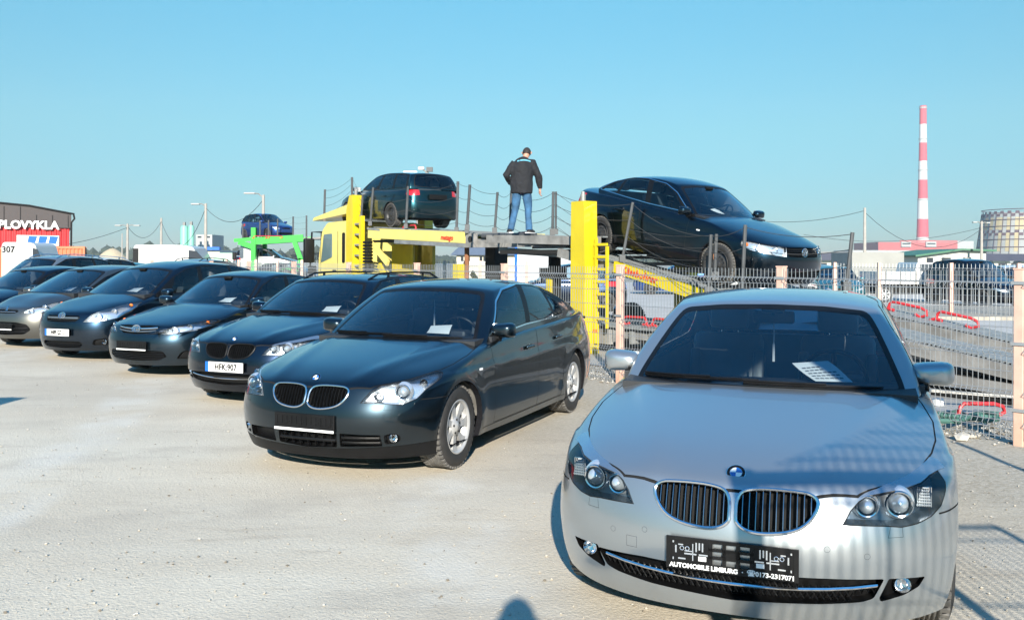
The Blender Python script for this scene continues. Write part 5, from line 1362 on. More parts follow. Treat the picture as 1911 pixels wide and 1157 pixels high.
# ================================================================ ground
def ground_mat():
    m = bpy.data.materials.new('dusty_ground'); m.use_nodes = True; nt = m.node_tree; b = nt.nodes['Principled BSDF']
    tc = nt.nodes.new('ShaderNodeTexCoord'); b.inputs['Roughness'].default_value = .95; b.inputs['Specular IOR Level'].default_value = .2
    def noise(sc, det, vec=None, rough=.55):
        n = nt.nodes.new('ShaderNodeTexNoise'); n.inputs['Scale'].default_value = sc; n.inputs['Detail'].default_value = det; n.inputs['Roughness'].default_value = rough
        lnk(nt, vec or tc.outputs['Object'], n.inputs['Vector']); return n.outputs['Fac']
    def ramp(f, stops):
        r = nt.nodes.new('ShaderNodeValToRGB'); lnk(nt, f, r.inputs[0])
        for i, (p, c) in enumerate(stops):
            e = r.color_ramp.elements[i] if i < 2 else r.color_ramp.elements.new(p); e.position = p; e.color = (*c, 1)
        return r.outputs[0]
    def mixc(f, a, c, mode='MIX'):
        x = nt.nodes.new('ShaderNodeMix'); x.data_type = 'RGBA'; x.blend_type = mode
        if isinstance(f, float): x.inputs[0].default_value = f
        else: lnk(nt, f, x.inputs[0])
        lnk(nt, a, x.inputs[6])
        if isinstance(c, tuple): x.inputs[7].default_value = (*c, 1)
        else: lnk(nt, c, x.inputs[7])
        return x.outputs[2]
    # streaks along the way the cars drive in and out
    mp = nt.nodes.new('ShaderNodeMapping'); mp.inputs['Rotation'].default_value = (0, 0, R(12)); mp.inputs['Scale'].default_value = (.35, 1.6, 1)
    lnk(nt, tc.outputs['Object'], mp.inputs[0])
    big = ramp(noise(.55, 6, mp.outputs[0]), [(.3, (.56, .485, .375)), (.5, (.64, .575, .46)), (.68, (.67, .615, .505))])
    c = mixc(ramp(noise(.22, 4), [(.42, (0, 0, 0)), (.62, (.8, .8, .8))]), big, (.52, .455, .36))
    c = mixc(ramp(noise(38, 4, rough=.7), [(.40, (.22, .22, .22)), (.52, (0, 0, 0))]), c, (.38, .34, .285))
    c = mixc(ramp(noise(85, 3, rough=.8), [(.56, (0, 0, 0)), (.68, (.5, .5, .5))]), c, (.68, .655, .60))
    c = mixc(ramp(noise(3.2, 8, mp.outputs[0], .65), [(.56, (0, 0, 0)), (.72, (.55, .55, .55))]), c, (.38, .32, .25))
    # wheel tracks left by cars turning into the row, and darker stony dirt at the fence side
    def waves(rot, sc, dist, off):
        m2 = nt.nodes.new('ShaderNodeMapping'); m2.inputs['Rotation'].default_value = (0, 0, R(rot)); m2.inputs['Location'].default_value = (off, 0, 0); lnk(nt, tc.outputs['Object'], m2.inputs[0])
        w = nt.nodes.new('ShaderNodeTexWave'); w.inputs['Scale'].default_value = sc; w.inputs['Distortion'].default_value = dist; w.inputs['Detail'].default_value = 3; w.inputs['Detail Scale'].default_value = .25
        lnk(nt, m2.outputs[0], w.inputs['Vector']); return w.outputs['Fac']
    def mul(a, b2):
        q = nt.nodes.new('ShaderNodeMath'); q.operation = 'MULTIPLY'; lnk(nt, a, q.inputs[0]); lnk(nt, b2, q.inputs[1]); return q.outputs[0]
    tr1 = mul(ramp(waves(70, .16, 5, 1.3), [(.78, (0, 0, 0)), (.95, (1, 1, 1))]), ramp(noise(2.2, 6), [(.40, (0, 0, 0)), (.65, (.6, .6, .6))]))
    c = mixc(tr1, c, (.47, .415, .335))
    tr2 = mul(ramp(waves(-12, .11, 7, 4.0), [(.82, (0, 0, 0)), (.95, (1, 1, 1))]), ramp(noise(1.4, 6), [(.42, (0, 0, 0)), (.65, (.55, .55, .55))]))
    c = mixc(tr2, c, (.66, .63, .56))
    sx = nt.nodes.new('ShaderNodeSeparateXYZ'); lnk(nt, tc.outputs['Object'], sx.inputs[0])
    ad0 = nt.nodes.new('ShaderNodeMath'); ad0.operation = 'MULTIPLY_ADD'; lnk(nt, sx.outputs['X'], ad0.inputs[0]); ad0.inputs[1].default_value = .78; 
    ad1 = nt.nodes.new('ShaderNodeMath'); ad1.operation = 'MULTIPLY'; lnk(nt, sx.outputs['Y'], ad1.inputs[0]); ad1.inputs[1].default_value = .625; lnk(nt, ad1.outputs[0], ad0.inputs[2])
    ad2 = nt.nodes.new('ShaderNodeMath'); ad2.operation = 'MULTIPLY_ADD'; lnk(nt, noise(1.1, 7), ad2.inputs[0]); ad2.inputs[1].default_value = 3.0; lnk(nt, ad0.outputs[0], ad2.inputs[2])
    mr = nt.nodes.new('ShaderNodeMapRange'); mr.inputs['From Min'].default_value = 5.6; mr.inputs['From Max'].default_value = 8.4; mr.inputs['To Max'].default_value = .85; lnk(nt, ad2.outputs[0], mr.inputs['Value'])
    c = mixc(mr.outputs[0], c, ramp(noise(24, 8, rough=.8), [(.35, (.25, .215, .165)), (.52, (.40, .365, .30)), (.66, (.50, .47, .41))]))
    lnk(nt, c, b.inputs['Base Color'])
    h1 = noise(14, 10, rough=.72); h2 = noise(120, 4, rough=.7)
    v = nt.nodes.new('ShaderNodeTexVoronoi'); v.inputs['Scale'].default_value = 55; lnk(nt, tc.outputs['Object'], v.inputs['Vector'])
    ad = nt.nodes.new('ShaderNodeMath'); ad.operation = 'MULTIPLY_ADD'; lnk(nt, h1, ad.inputs[0]); ad.inputs[1].default_value = 1.0; lnk(nt, h2, ad.inputs[2])
    a2 = nt.nodes.new('ShaderNodeMath'); a2.operation = 'MULTIPLY_ADD'; lnk(nt, v.outputs['Distance'], a2.inputs[0]); a2.inputs[1].default_value = -.6; lnk(nt, ad.outputs[0], a2.inputs[2])
    bp = nt.nodes.new('ShaderNodeBump'); bp.inputs['Strength'].default_value = .45; bp.inputs['Distance'].default_value = .010
    lnk(nt, a2.outputs[0], bp.inputs['Height']); lnk(nt, bp.outputs[0], b.inputs['Normal'])
    return m
M_GROUND = ground_mat()
M_ROAD = mat('worn_asphalt', (.44, .425, .40), .9, noise=.10, nscale=.8, bump=.25, bscale=40)
M_FARG = mat('far_ground', (.30, .29, .25), .95, noise=.2, nscale=.05)
from mathutils import noise as mnoise
def hground(x, y):     # gentle unevenness of the lot near the camera
    return .018*mnoise.noise(Vector((x*.45, y*.45, 0)))+.006*mnoise.noise(Vector((x*1.7, y*1.7, 3)))
b = MB()
n = 150; xs = [-14+28*i/n for i in range(n+1)]; ys = [-3+30*i/n for i in range(n+1)]
vs = []
for y in ys:
    for x in xs:
        e = min(1, (14-abs(x))/2, (y+3)/1.5, (27-y)/3); vs.append((x, y, hground(x, y)*max(0, e)-.004))
fs = [(j*(n+1)+i, j*(n+1)+i+1, (j+1)*(n+1)+i+1, (j+1)*(n+1)+i) for j in range(n) for i in range(n)]
b.add(vs, fs, M_GROUND, True)
# the rest of the level ground, out to the horizon, round the near sheet
for (x0, y0, x1, y1) in ((-400, -3, -14, 27), (14, -3, 400, 27), (-400, -60, 400, -3), (-400, 27, 400, 60)):
    b.add([(x0, y0, -.004), (x1, y0, -.004), (x1, y1, -.004), (x0, y1, -.004)], [(0, 1, 2, 3)], M_GROUND)
tag(b.build('ground', M_GROUND), kind='structure')
b = MB()
b.add([(-3000, 60, -.004), (3000, 60, -.004), (3000, 4000, -.004), (-3000, 4000, -.004)], [(0, 1, 2, 3)], M_FARG)
tag(b.build('far_ground', M_FARG), kind='structure')
# pale yard beyond the fence, with a verge in front of the far cars
FA = Vector((1.458, 12.098)); FD = Vector((.6245, -.7813)); FN = Vector((.7813, .6245))
def fpt(t, s, z=0.0):
    q = FA+FD*t+FN*s; return Vector((q.x, q.y, z))
b = MB(); b.add([fpt(9, 1.2, .012), fpt(40, 1.2, .012), fpt(40, 30, .012), fpt(-40, 60, .012), fpt(-40, 1.2, .012)], [(0, 1, 2, 3, 4)], M_ROAD)
tag(b.build('yard', M_ROAD), kind='structure')
M_VERGE = mat('verge_gravel', (.33, .30, .25), .95, noise=.25, nscale=3, bump=.5, bscale=25)
b = MB(); b.box(9.5, 25.5, 0, 40, 32.0, .11, M_VERGE); tag(b.build('verge', M_VERGE), kind='structure')

# ================================================================ loose stones
def stone_bm(seed, r, flat=.6):
    rn = random.Random(seed); bm = bmesh.new(); bmesh.ops.create_icosphere(bm, subdivisions=1, radius=r)
    for v in bm.verts: v.co *= rn.uniform(.75, 1.2); v.co.z *= flat
    vs = [v.co.copy() for v in bm.verts]; bm.verts.index_update(); fs = [[v.index for v in f.verts] for f in bm.faces]; bm.free(); return vs, fs
M_STONE = mat('limestone', (.40, .38, .34), .9, noise=.3, nscale=9, bump=.4, bscale=30)
M_STONE2 = mat('pale_stone', (.46, .44, .40), .9, noise=.2, nscale=9)
M_STONE4 = mat('tan_pebble', (.44, .40, .33), .9, noise=.2, nscale=9)
M_STONE3 = mat('brown_pebble', (.20, .17, .13), .9, noise=.3, nscale=9)
OCT = [(1, 0, 0), (0, 1, 0), (-1, 0, 0), (0, -1, 0), (0, 0, 1), (0, 0, -1)]
OF = [(0, 1, 4), (1, 2, 4), (2, 3, 4), (3, 0, 4), (1, 0, 5), (2, 1, 5), (3, 2, 5), (0, 3, 5)]
def pebbles(name, n, fn, r0, r1, ms, zf=.55):
    b = MB(); rn = random.Random(11)
    for k in range(n):
        x, y = fn(rn); r = r0*(r1/r0)**(rn.random()**2); a = rn.uniform(0, PI); c, s = math.cos(a), math.sin(a); e = rn.uniform(.6, 1.1)
        z = hground(x, y)
        b.add([(x+r*(c*p[0]-s*p[1]*e)*rn.uniform(.8, 1.2), y+r*(s*p[0]+c*p[1]*e)*rn.uniform(.8, 1.2), z+r*zf*p[2]+r*.15) for p in OCT], OF, rn.choice(ms))
    return tag(b.build(name, ms[0]), kind='stuff')
def lotpt(rn):
    while True:
        y = 3.8+ (rn.random()**1.6)*16; x = rn.uniform(-.6, .6)*y
        if (x-FA.x)*FN.x+(y-FA.y)*FN.y < -.3: return x, y
pebbles('pebbles', 3600, lotpt, .003, .012, [M_STONE, M_STONE, M_STONE3, M_STONE4])
def stp(rn):
    t = rn.uniform(-8, 12); s = rn.gauss(.55, .35); q = FA+FD*t+FN*s; return q.x, q.y
pebbles('roadside_gravel', 9000, stp, .008, .034, [M_STONE, M_STONE2, M_STONE, M_STONE3])
for k in range(46):
    rn = random.Random(k+100); t = rn.uniform(1.0, 7.2); s = rn.uniform(-.25, .15); r = rn.uniform(.03, .075)
    vs, fs = stone_bm(k, r); p = fpt(t, s)
    o = MB().add(vs, fs, M_STONE).build('stone', M_STONE2 if k % 3 else M_STONE); o.location = (p.x, p.y, r*.3); o.rotation_euler = (0, 0, rn.uniform(0, 6))
    tag(o, 'loose grey stone at the foot of the mesh fence', 'stone', 'stones along the foot of the mesh fence')
# dry weeds at the fence foot
M_WEED = mat('dry_grass', (.22, .17, .08), .9, noise=.3, nscale=20)
b = MB(); rn = random.Random(5)
for k in range(1500):
    t = rn.uniform(-7, 7.5); s = rn.gauss(-.12, .12); p = fpt(t, s)
    if mnoise.noise(Vector((p.x*1.3, p.y*1.3, 0))) < .05: continue
    h = rn.uniform(.02, .09); a = rn.uniform(0, 6.3); l = rn.uniform(.0, .06); w = .003
    b.add([(p.x-w*math.sin(a), p.y+w*math.cos(a), 0), (p.x+w*math.sin(a), p.y-w*math.cos(a), 0), (p.x+l*math.cos(a), p.y+l*math.sin(a), h)], [(0, 1, 2)], M_WEED)
tag(b.build('dry_grass', M_WEED), kind='stuff')

# ================================================================ fences
M_POST = mat('pink_post_paint', (.62, .40, .32), .7, noise=.12, nscale=6, dirt=((.35, .16, .06), .5, .5))
M_WIRE = mat('galvanised_wire', (.42, .44, .45), .5, .6)
def wire_panel(b, p0, p1, h, step=.05, r=.0034, folds=(.14, .42, .80, 1.40), rails=(), z0=.04, n=4):
    d = (p1-p0); L = d.length; d = d/L; nn = Vector((d.y, -d.x, 0))
    zs = [z0]; off = [0]
    for f in folds: zs += [f, f+.035, f+.07]; off += [0, .035, 0]
    zs.append(h); off.append(0)
    k = int(L/step)
    for i in range(k+1):
        p = p0+d*(L*i/k)
        b.tube([(p.x+nn.x*o, p.y+nn.y*o, z) for z, o in zip(zs, off)], r, M_WIRE, n, cap=False, smooth=True)
    zz = set()
    for f in folds: zz |= {f, f+.07}
    z = z0+.02
    while z < h: zz.add(round(z, 3)); z += .2
    for z in zz: b.tube([(p0.x+nn.x*.004, p0.y+nn.y*.004, z), (p1.x+nn.x*.004, p1.y+nn.y*.004, z)], r, M_WIRE, n, cap=False)
fence = thing('mesh_fence', 'welded wire mesh fence on pinkish square posts behind the row of cars', 'fence', (FA.x, FA.y, 0))
I4 = fence.matrix_world.copy(); fence.location = (0, 0, 0)
for k in range(-8, 5):
    p = fpt(k*2.522, 0)
    q = MB(); w = .042; T = TM((p.x, p.y, 0), rz=math.atan2(FD.y, FD.x))
    q.box(-w, -w, -.02, w, w, 1.585, M_POST, T, bevel=.006); q.box(-w-.004, -w-.004, 1.585, w+.004, w+.004, 1.60, M_POST, T)
    for z in (.3, .9, 1.45): q.box(-w-.02, -w-.012, z, w+.02, -w, z+.03, M_WIRE, T)
    q.build('post', M_POST, fence)
    if k < 4:
        m_ = MB(); wire_panel(m_, fpt(k*2.522+.05, -.03), fpt(k*2.522+2.47, -.03), 1.57); m_.build('mesh_panel', M_WIRE, fence)['kind'] = 'stuff'
# open gate beside the photographer (out of the picture; its shadow falls on the silver car)
gate = thing('gate', 'tall wire gate with a top beam standing open beside the lot entrance', 'gate', (.95, .5, 0)); gate.location = (0, 0, 0)
b = MB()
for (x, w, h) in ((.96, .055, 2.07), (1.50, .014, 2.03), (2.21, .035, 2.05), (3.0, .025, 2.04)): b.box(x-w, .5-w, 0, x+w, .5+w, h, M_POST)
b.box(1.015, .48, 2.005, 2.175, .53, 2.065, M_POST); b.box(2.245, .49, 2.01, 2.975, .52, 2.035, M_POST)
b.tube([(.98, .5, .95), (3.0, .5, .55)], .012, M_POST, 6)
b.build('gate_frame', M_POST, gate)
b = MB(); y = .545
x = 1.04
while x < 2.95:
    top = 2.0 if x < 1.1 or x > 2.2 else 2.08+.42*(x-1.1)
    b.tube([(x, y, .25), (x, y, 2.0), (x, y, min(top, 2.05)), (x+.05, y+.02, min(top, 2.20)), (x-.02, y, top)], .0048, M_WIRE, 4, cap=False)
    x += .052
for z in (.3, .7, 1.1, 1.5, 1.9): b.tube([(1.0, y, z), (2.98, y, z)], .007, M_WIRE, 4)
for z in (2.12, 2.2, 2.3, 2.4): b.tube([(1.1+(z-2.08)/.42, y, z), (2.2, y, z)], .007, M_WIRE, 4)
b.build('mesh_infill', M_WIRE, gate)['kind'] = 'stuff'
b = MB(); b.prism([(1.72, 2.95), (1.93, 2.42), (2.16, 2.50), (2.54, 2.60), (2.54, 3.3), (1.72, 3.3)], -.01, .01, M_BLUEE, Matrix(((1, 0, 0, 0), (0, 0, -1, .5), (0, 1, 0, 0), (0, 0, 0, 1))))
b.box(2.19, .52, 1.9, 2.23, .56, 3.2, M_POST)
b.build('shadow_board', M_WHITE, gate)  # unseen board added, outline shaped to cast the shade patch on the bonnet
b = MB(); b.cyl((4.08, 3.26, 0), (4.08, 3.26, 2.0), .03, M_POST, 10); tag(b.build('post', M_POST), 'single thin steel post standing beside the fence corner', 'post')
b = MB(); b.cyl((-5.98, 6.3, 0), (-5.98, 6.3, 1.75), .025, M_WIRE, 10); b.prism([(-.12, 1.55), (.20, 1.40), (.20, 1.75), (-.12, 1.75)], -.008, .008, M_BLUEE, Matrix(((1, 0, 0, -5.98), (0, 0, -1, 6.27), (0, 1, 0, 0), (0, 0, 0, 1)))); tag(b.build('left_shadow_board', M_WIRE), 'unseen board on a thin pole, added for its shadow at the left of the lot', 'sign')  # unseen board on a pole, added to drop shade at the left edge
# ================================================================ people
def skin_mesh(joints, edges, sub=2, root=0):
    """joints: (x, y, z, rx[, ry]); grows a smooth tapered surface over the skeleton"""
    me = bpy.data.meshes.new('skeleton'); me.from_pydata([j[:3] for j in joints], edges, []); me.update()
    o = bpy.data.objects.new('skeleton', me); COL.objects.link(o)
    o.modifiers.new('skin', 'SKIN'); md = o.modifiers.new('sub', 'SUBSURF'); md.levels = sub
    for i, j in enumerate(joints):
        sv = me.skin_vertices[0].data[i]; sv.radius = (j[3], j[4] if len(j) > 4 else j[3]); sv.use_root = (i == root)
    dg = bpy.context.evaluated_depsgraph_get(); r = bpy.data.meshes.new_from_object(o.evaluated_get(dg))
    bpy.data.objects.remove(o); bpy.data.meshes.remove(me)
    r.polygons.foreach_set('use_smooth', [True]*len(r.polygons)); return r
M_SKIN = mat('skin', (.46, .24, .17), .55, noise=.08)
M_HAIR = mat('dark_hair', (.02, .014, .012), .7, noise=.3, nscale=40)
def fabric(name, col, cr=.5, sc=9, bump=.5):
    return mat(name, col, .85, noise=cr, nscale=sc, bump=bump, bscale=12)
M_JACK = fabric('black_jacket', (.0075, .0085, .012), .3, 6, .9)
M_STRIPE = mat('blue_stripe', (.10, .36, .50), .6)
M_JEAN = fabric('blue_denim', (.03, .095, .19), .5, 5, .7)
M_SHOE = mat('dark_shoe', (.03, .03, .03), .6)
def hand(parent_j, wrist, dirv, side, curl=.3, s=1.0):
    """palm with four unequal bent fingers and a thumb from its side; joints appended"""
    J = []; E = []
    w = Vector(wrist); d = Vector(dirv).normalized(); u = Vector(side).normalized(); n = d.cross(u)
    p = w+d*.045*s; J.append((*p, .021*s, .032*s)); k0 = 0
    q = w+d*.085*s; J.append((*q, .016*s, .036*s)); E.append((0, 1))
    for i, (o, L) in enumerate(((-.030, .070), (-.010, .080), (.011, .075), (.031, .058))):
        a = q+u*o*s*.9; b_ = a+(d*math.cos(curl)+n*math.sin(curl))*L*.55*s; c = b_+(d*math.cos(curl*2.4)+n*math.sin(curl*2.4))*L*.45*s
        i0 = len(J); J += [(*a, .0095*s), (*b_, .0085*s), (*c, .007*s)]; E += [(1, i0), (i0, i0+1), (i0+1, i0+2)]
    a = p-u*.030*s; b_ = a+(d*.6-u*.8+n*.3).normalized()*.035*s; c = b_+(d*.9-u*.2+n*.4).normalized()*.03*s
    i0 = len(J); J += [(*a, .011*s), (*b_, .010*s), (*c, .008*s)]; E += [(0, i0), (i0, i0+1), (i0+1, i0+2)]
    return J, E
def person(label, P, loc, rz, jacket=M_JACK, jeans=M_JEAN, stripe=True):
    """P: joint positions with the figure facing +y"""
    t = thing('person', label, 'person', loc, rz)
    pel, ch, nk, hd = P['pelvis'], P['chest'], P['neck'], P['head']
    J = [(*pel, .12, .09)]; E = []
    def add(p, r, frm):
        J.append((*p, *(r if isinstance(r, tuple) else (r,)))); E.append((frm, len(J)-1)); return len(J)-1
    mid = [(pel[i]+ch[i])/2 for i in range(3)]
    a = add(mid, (.12, .09), 0); c = add(ch, (.13, .09), a); k = add(nk, .058, c)
    h1 = add([hd[0]*.6+nk[0]*.4, hd[1]*.6+nk[1]*.4+.0, hd[2]*.55+nk[2]*.45], .066, k); h2 = add(hd, (.078, .092), h1); h3 = add([hd[0]+P['tilt'][0]*.075, hd[1]+P['tilt'][1]*.075, hd[2]+.075], (.058, .07), h2)
    ids = {}
    for s in 'LR':
        q = add(P['sh'+s], .062, c); q = add(P['el'+s], .043, q); q = add(P['wr'+s], .028, q); ids['w'+s] = q
        HJ, HE = hand(None, P['wr'+s], P['hd'+s], P['hs'+s], P.get('curl', .45)); o = len(J); J += HJ; E += [(a_+o, b_+o) for a_, b_ in HE]; E.append((q, o))
        q = add(P['hp'+s], .092, 0); q = add(P['kn'+s], .062, q); q = add(P['an'+s], .040, q); f = P['ft'+s]
        q = add([P['an'+s][0]+f[0]*.3, P['an'+s][1]+f[1]*.3, P['an'+s][2]-.03], .035, q); add([P['an'+s][0]+f[0], P['an'+s][1]+f[1], P['an'+s][2]-.04], .028, q)
    me = skin_mesh(J, E); me.materials.append(M_SKIN); body = link('body', me, t)
    # face: nose, eyes, mouth, ears
    fd = Vector(P['face']).normalized(); rt = fd.cross(Vector((0, 0, 1))).normalized(); H = Vector(hd); up = rt.cross(fd).normalized()
    b = MB(); b.tube([H+fd*.085+up*.02, H+fd*.112-up*.022, H+fd*.09-up*.03], [.008, .014, .008], M_SKIN, 6)
    for s in (-1, 1):
        b.tube([H+rt*s*.082+up*.025, H+rt*s*.095+up*.005-fd*.01, H+rt*s*.082-up*.03], [.010, .016, .008], M_SKIN, 6)
    b.build('face_features', M_SKIN, body)
    b = MB()
    for s in (-1, 1): b.tube([H+fd*.086+rt*s*.032+up*.014, H+fd*.094+rt*s*.032+up*.014], .008, M_GAP, 6)
    b.tube([H+fd*.088-rt*.02-up*.052, H+fd*.093-up*.052, H+fd*.088+rt*.02-up*.052], .004, M_REDL, 5); b.build('eyes', M_GAP, body)
    # hair: cap over the back and top of the head
    b = MB(); n1, n2 = 10, 20; vs = []; fs = []
    for i in range(n1+1):
        th = PI*.62*i/n1
        for j in range(n2):
            ph = 2*PI*j/n2; v = up*math.cos(th)*.125+(rt*math.cos(ph)*.088+fd*math.sin(ph)*.102)*math.sin(th)
            if math.sin(ph) > .2 and th > PI*.36: v = v*.84
            vs.append(H+v*1.0+up*-.004+Vector((mnoise.noise(v*60), mnoise.noise(v*60+Vector((9, 0, 0))), 0))*.004)
    for i in range(n1):
        for j in range(n2): fs.append((i*n2+j, i*n2+(j+1) % n2, (i+1)*n2+(j+1) % n2, (i+1)*n2+j))
    b.add(vs, fs, M_HAIR, True); b.build('hair', M_HAIR, t)
    # jacket: torso and sleeves grown together
    def cloth(parts, vox, fold):
        b = MB()
        for pts_, rr in parts:
            n = 16; P_ = [Vector(p) for p in pts_]; vs = []
            for i, p in enumerate(P_):
                d = (P_[min(i+1, len(P_)-1)]-P_[max(i-1, 0)]).normalized(); x = Vector((1, 0, 0)) if abs(d.z) > .3 else Vector((0, 0, 1)); y = d.cross(x).normalized(); x = y.cross(d).normalized()
                for k_ in range(n): a_ = 2*PI*k_/n; vs.append(p+x*math.cos(a_)*rr[i][0]+y*math.sin(a_)*rr[i][1])
            fs = [(i*n+k_, (i+1)*n+k_, (i+1)*n+(k_+1) % n, i*n+(k_+1) % n) for i in range(len(P_)-1) for k_ in range(n)]+[tuple(range(n)), tuple((len(P_)-1)*n+k_ for k_ in reversed(range(n)))]
            b.add(vs, fs, None, True)
        o = b.build('cloth', None); md = o.modifiers.new('r', 'REMESH'); md.mode = 'VOXEL'; md.voxel_size = vox; md.use_smooth_shade = True
        m2_ = o.modifiers.new('s', 'SMOOTH'); m2_.factor = .6; m2_.iterations = 5
        dg = bpy.context.evaluated_depsgraph_get(); me = bpy.data.meshes.new_from_object(o.evaluated_get(dg)); bpy.data.objects.remove(o)
        N_ = [v.normal.copy() for v in me.vertices]
        for v, nn in zip(me.vertices, N_):
            q = v.co; v.co = q+nn*(mnoise.noise(Vector((q.x*10, q.y*10, q.z*4)))*fold+mnoise.noise(Vector((q.x*26, q.y*26, q.z*17)))*fold*.4)
        me.materials.clear(); return me
    up_ = [ch[0]*.4+nk[0]*.6, ch[1]*.4+nk[1]*.6, nk[2]-.045]
    parts = [([(pel[0], pel[1], pel[2]-.13), (pel[0], pel[1], pel[2]+.05), mid, ch, up_, (nk[0], nk[1], nk[2]+.025)], [(.225, .15), (.235, .16), (.225, .155), (.235, .16), (.16, .12), (.075, .078)])]
    for s in 'LR':
        m1 = [(P['sh'+s][i]+P['el'+s][i])/2 for i in range(3)]; m2 = [P['el'+s][i]*.45+P['wr'+s][i]*.55 for i in range(3)]; en = [P['el'+s][i]*.04+P['wr'+s][i]*.96 for i in range(3)]
        i0 = [P['sh'+s][i]*.55+ch[i]*.45+(.05 if i == 2 else 0) for i in range(3)]
        parts.append(([i0, P['sh'+s], m1, P['el'+s], m2, en], [(.09, .09), (.088, .088), (.080, .078), (.072, .070), (.062, .06), (.050, .048)]))
    me = cloth(parts, .014, .014)
    me.materials.append(jacket); link('jacket', me, t)
    if stripe:
        from mathutils.bvhtree import BVHTree
        bv = BVHTree.FromPolygons([v.co for v in me.vertices], [tuple(p.vertices) for p in me.polygons])
        b = MB(); T_ = []; 
        for k in range(9):
            x = ch[0]+.02-.135+.27*k/8; z = ch[2]+.13+.022*math.sin(PI*k/8)
            h0 = bv.ray_cast(Vector((x, -2, z+.013)), Vector((0, 1, 0))); h1_ = bv.ray_cast(Vector((x, -2, z-.013)), Vector((0, 1, 0)))
            if h0[0] and h1_[0]: T_.append((h0[0]-Vector((0, .004, 0)), h1_[0]-Vector((0, .004, 0))))
        vs = [p for q in T_ for p in q]; b.add(vs, [(2*i, 2*i+1, 2*i+3, 2*i+2) for i in range(len(T_)-1)], M_STRIPE, True); b.build('reflective_stripe', M_STRIPE, t)
    # jeans
    parts = [([(pel[0], pel[1], pel[2]+.08), (pel[0], pel[1], pel[2]), (pel[0], pel[1], pel[2]-.10)], [(.155, .12), (.17, .135), (.15, .12)])]
    for s in 'LR':
        m1 = [(P['hp'+s][i]+P['kn'+s][i])/2 for i in range(3)]; m2 = [(P['kn'+s][i]+P['an'+s][i])/2 for i in range(3)]
        parts.append(([P['hp'+s], m1, P['kn'+s], m2, (P['an'+s][0], P['an'+s][1], P['an'+s][2]-.03)], [(.098, .105), (.090, .095), (.072, .078), (.068, .072), (.070, .078)]))
    me = cloth(parts, .013, .011)
    me.materials.append(jeans); link('jeans', me, t)
    for s in 'LR':
        f = Vector(P['ft'+s]); an = Vector(P['an'+s]); b = MB()
        b.tube([an+Vector((0, 0, .02))-f*.1, an+Vector((0, 0, -.02))+f*.05, an+f*.55+Vector((0, 0, -.035)), an+f*1.15+Vector((0, 0, -.05))], [.045, .052, .048, .030], M_SHOE, 10)
        b.box(-.045, -.09, -.012, .045, .22, .008, M_WHITE, TM((an.x, an.y, an.z-.075), rz=math.atan2(f.y, f.x)-PI/2), bevel=.006); b.build('shoe', M_SHOE, t)
    return t
MAN = dict(pelvis=(-.01, 0, .93), chest=(.01, .02, 1.32), neck=(.06, .05, 1.51), head=(.10, .10, 1.635), tilt=(.2, .5), face=(.25, 1, -.55),
    shL=(-.15, .02, 1.41), elL=(-.33, -.02, 1.17), wrL=(-.22, .20, 1.02), hdL=(.6, .6, -.3), hsL=(0, 0, 1),
    shR=(.20, .03, 1.42), elR=(.34, .02, 1.15), wrR=(.37, .08, .90), hdR=(-.05, .1, -1), hsR=(0, 1, 0), curl=.5,
    hpL=(-.10, 0, .88), knL=(-.13, .03, .50), anL=(-.24, -.08, .09), ftL=(-.03, .17, 0), hpR=(.09, 0, .88), knR=(.13, .06, .49), anR=(.14, -.02, .09), ftR=(.10, .15, 0))
DECK_P = px(974, 436, D=18.7)
person('man in black jacket with blue back stripe, standing on the loading deck in jeans', MAN, tuple(DECK_P), R(4)).scale = (1.03, 1.03, 1.03)
PHO = dict(pelvis=(0, 0, .94), chest=(0, .02, 1.34), neck=(0, .03, 1.54), head=(0, .06, 1.66), tilt=(0, .1), face=(0, 1, -.1),
    shL=(-.19, .02, 1.44), elL=(-.27, .10, 1.22), wrL=(-.09, .16, 1.50), hdL=(.4, .1, 1), hsL=(0, 1, 0), shR=(.19, .02, 1.44), elR=(.27, .10, 1.22), wrR=(.09, .16, 1.50), hdR=(-.4, .1, 1), hsR=(0, 1, 0), curl=.9,
    hpL=(-.10, 0, .88), knL=(-.11, .02, .50), anL=(-.12, -.02, .09), ftL=(0, .17, 0), hpR=(.10, 0, .88), knR=(.11, .02, .50), anR=(.12, -.02, .09), ftR=(0, .17, 0))
person('photographer in a dark jacket whose head casts the shadow at the bottom edge', PHO, (.01, -.21, .02), 0, stripe=False)
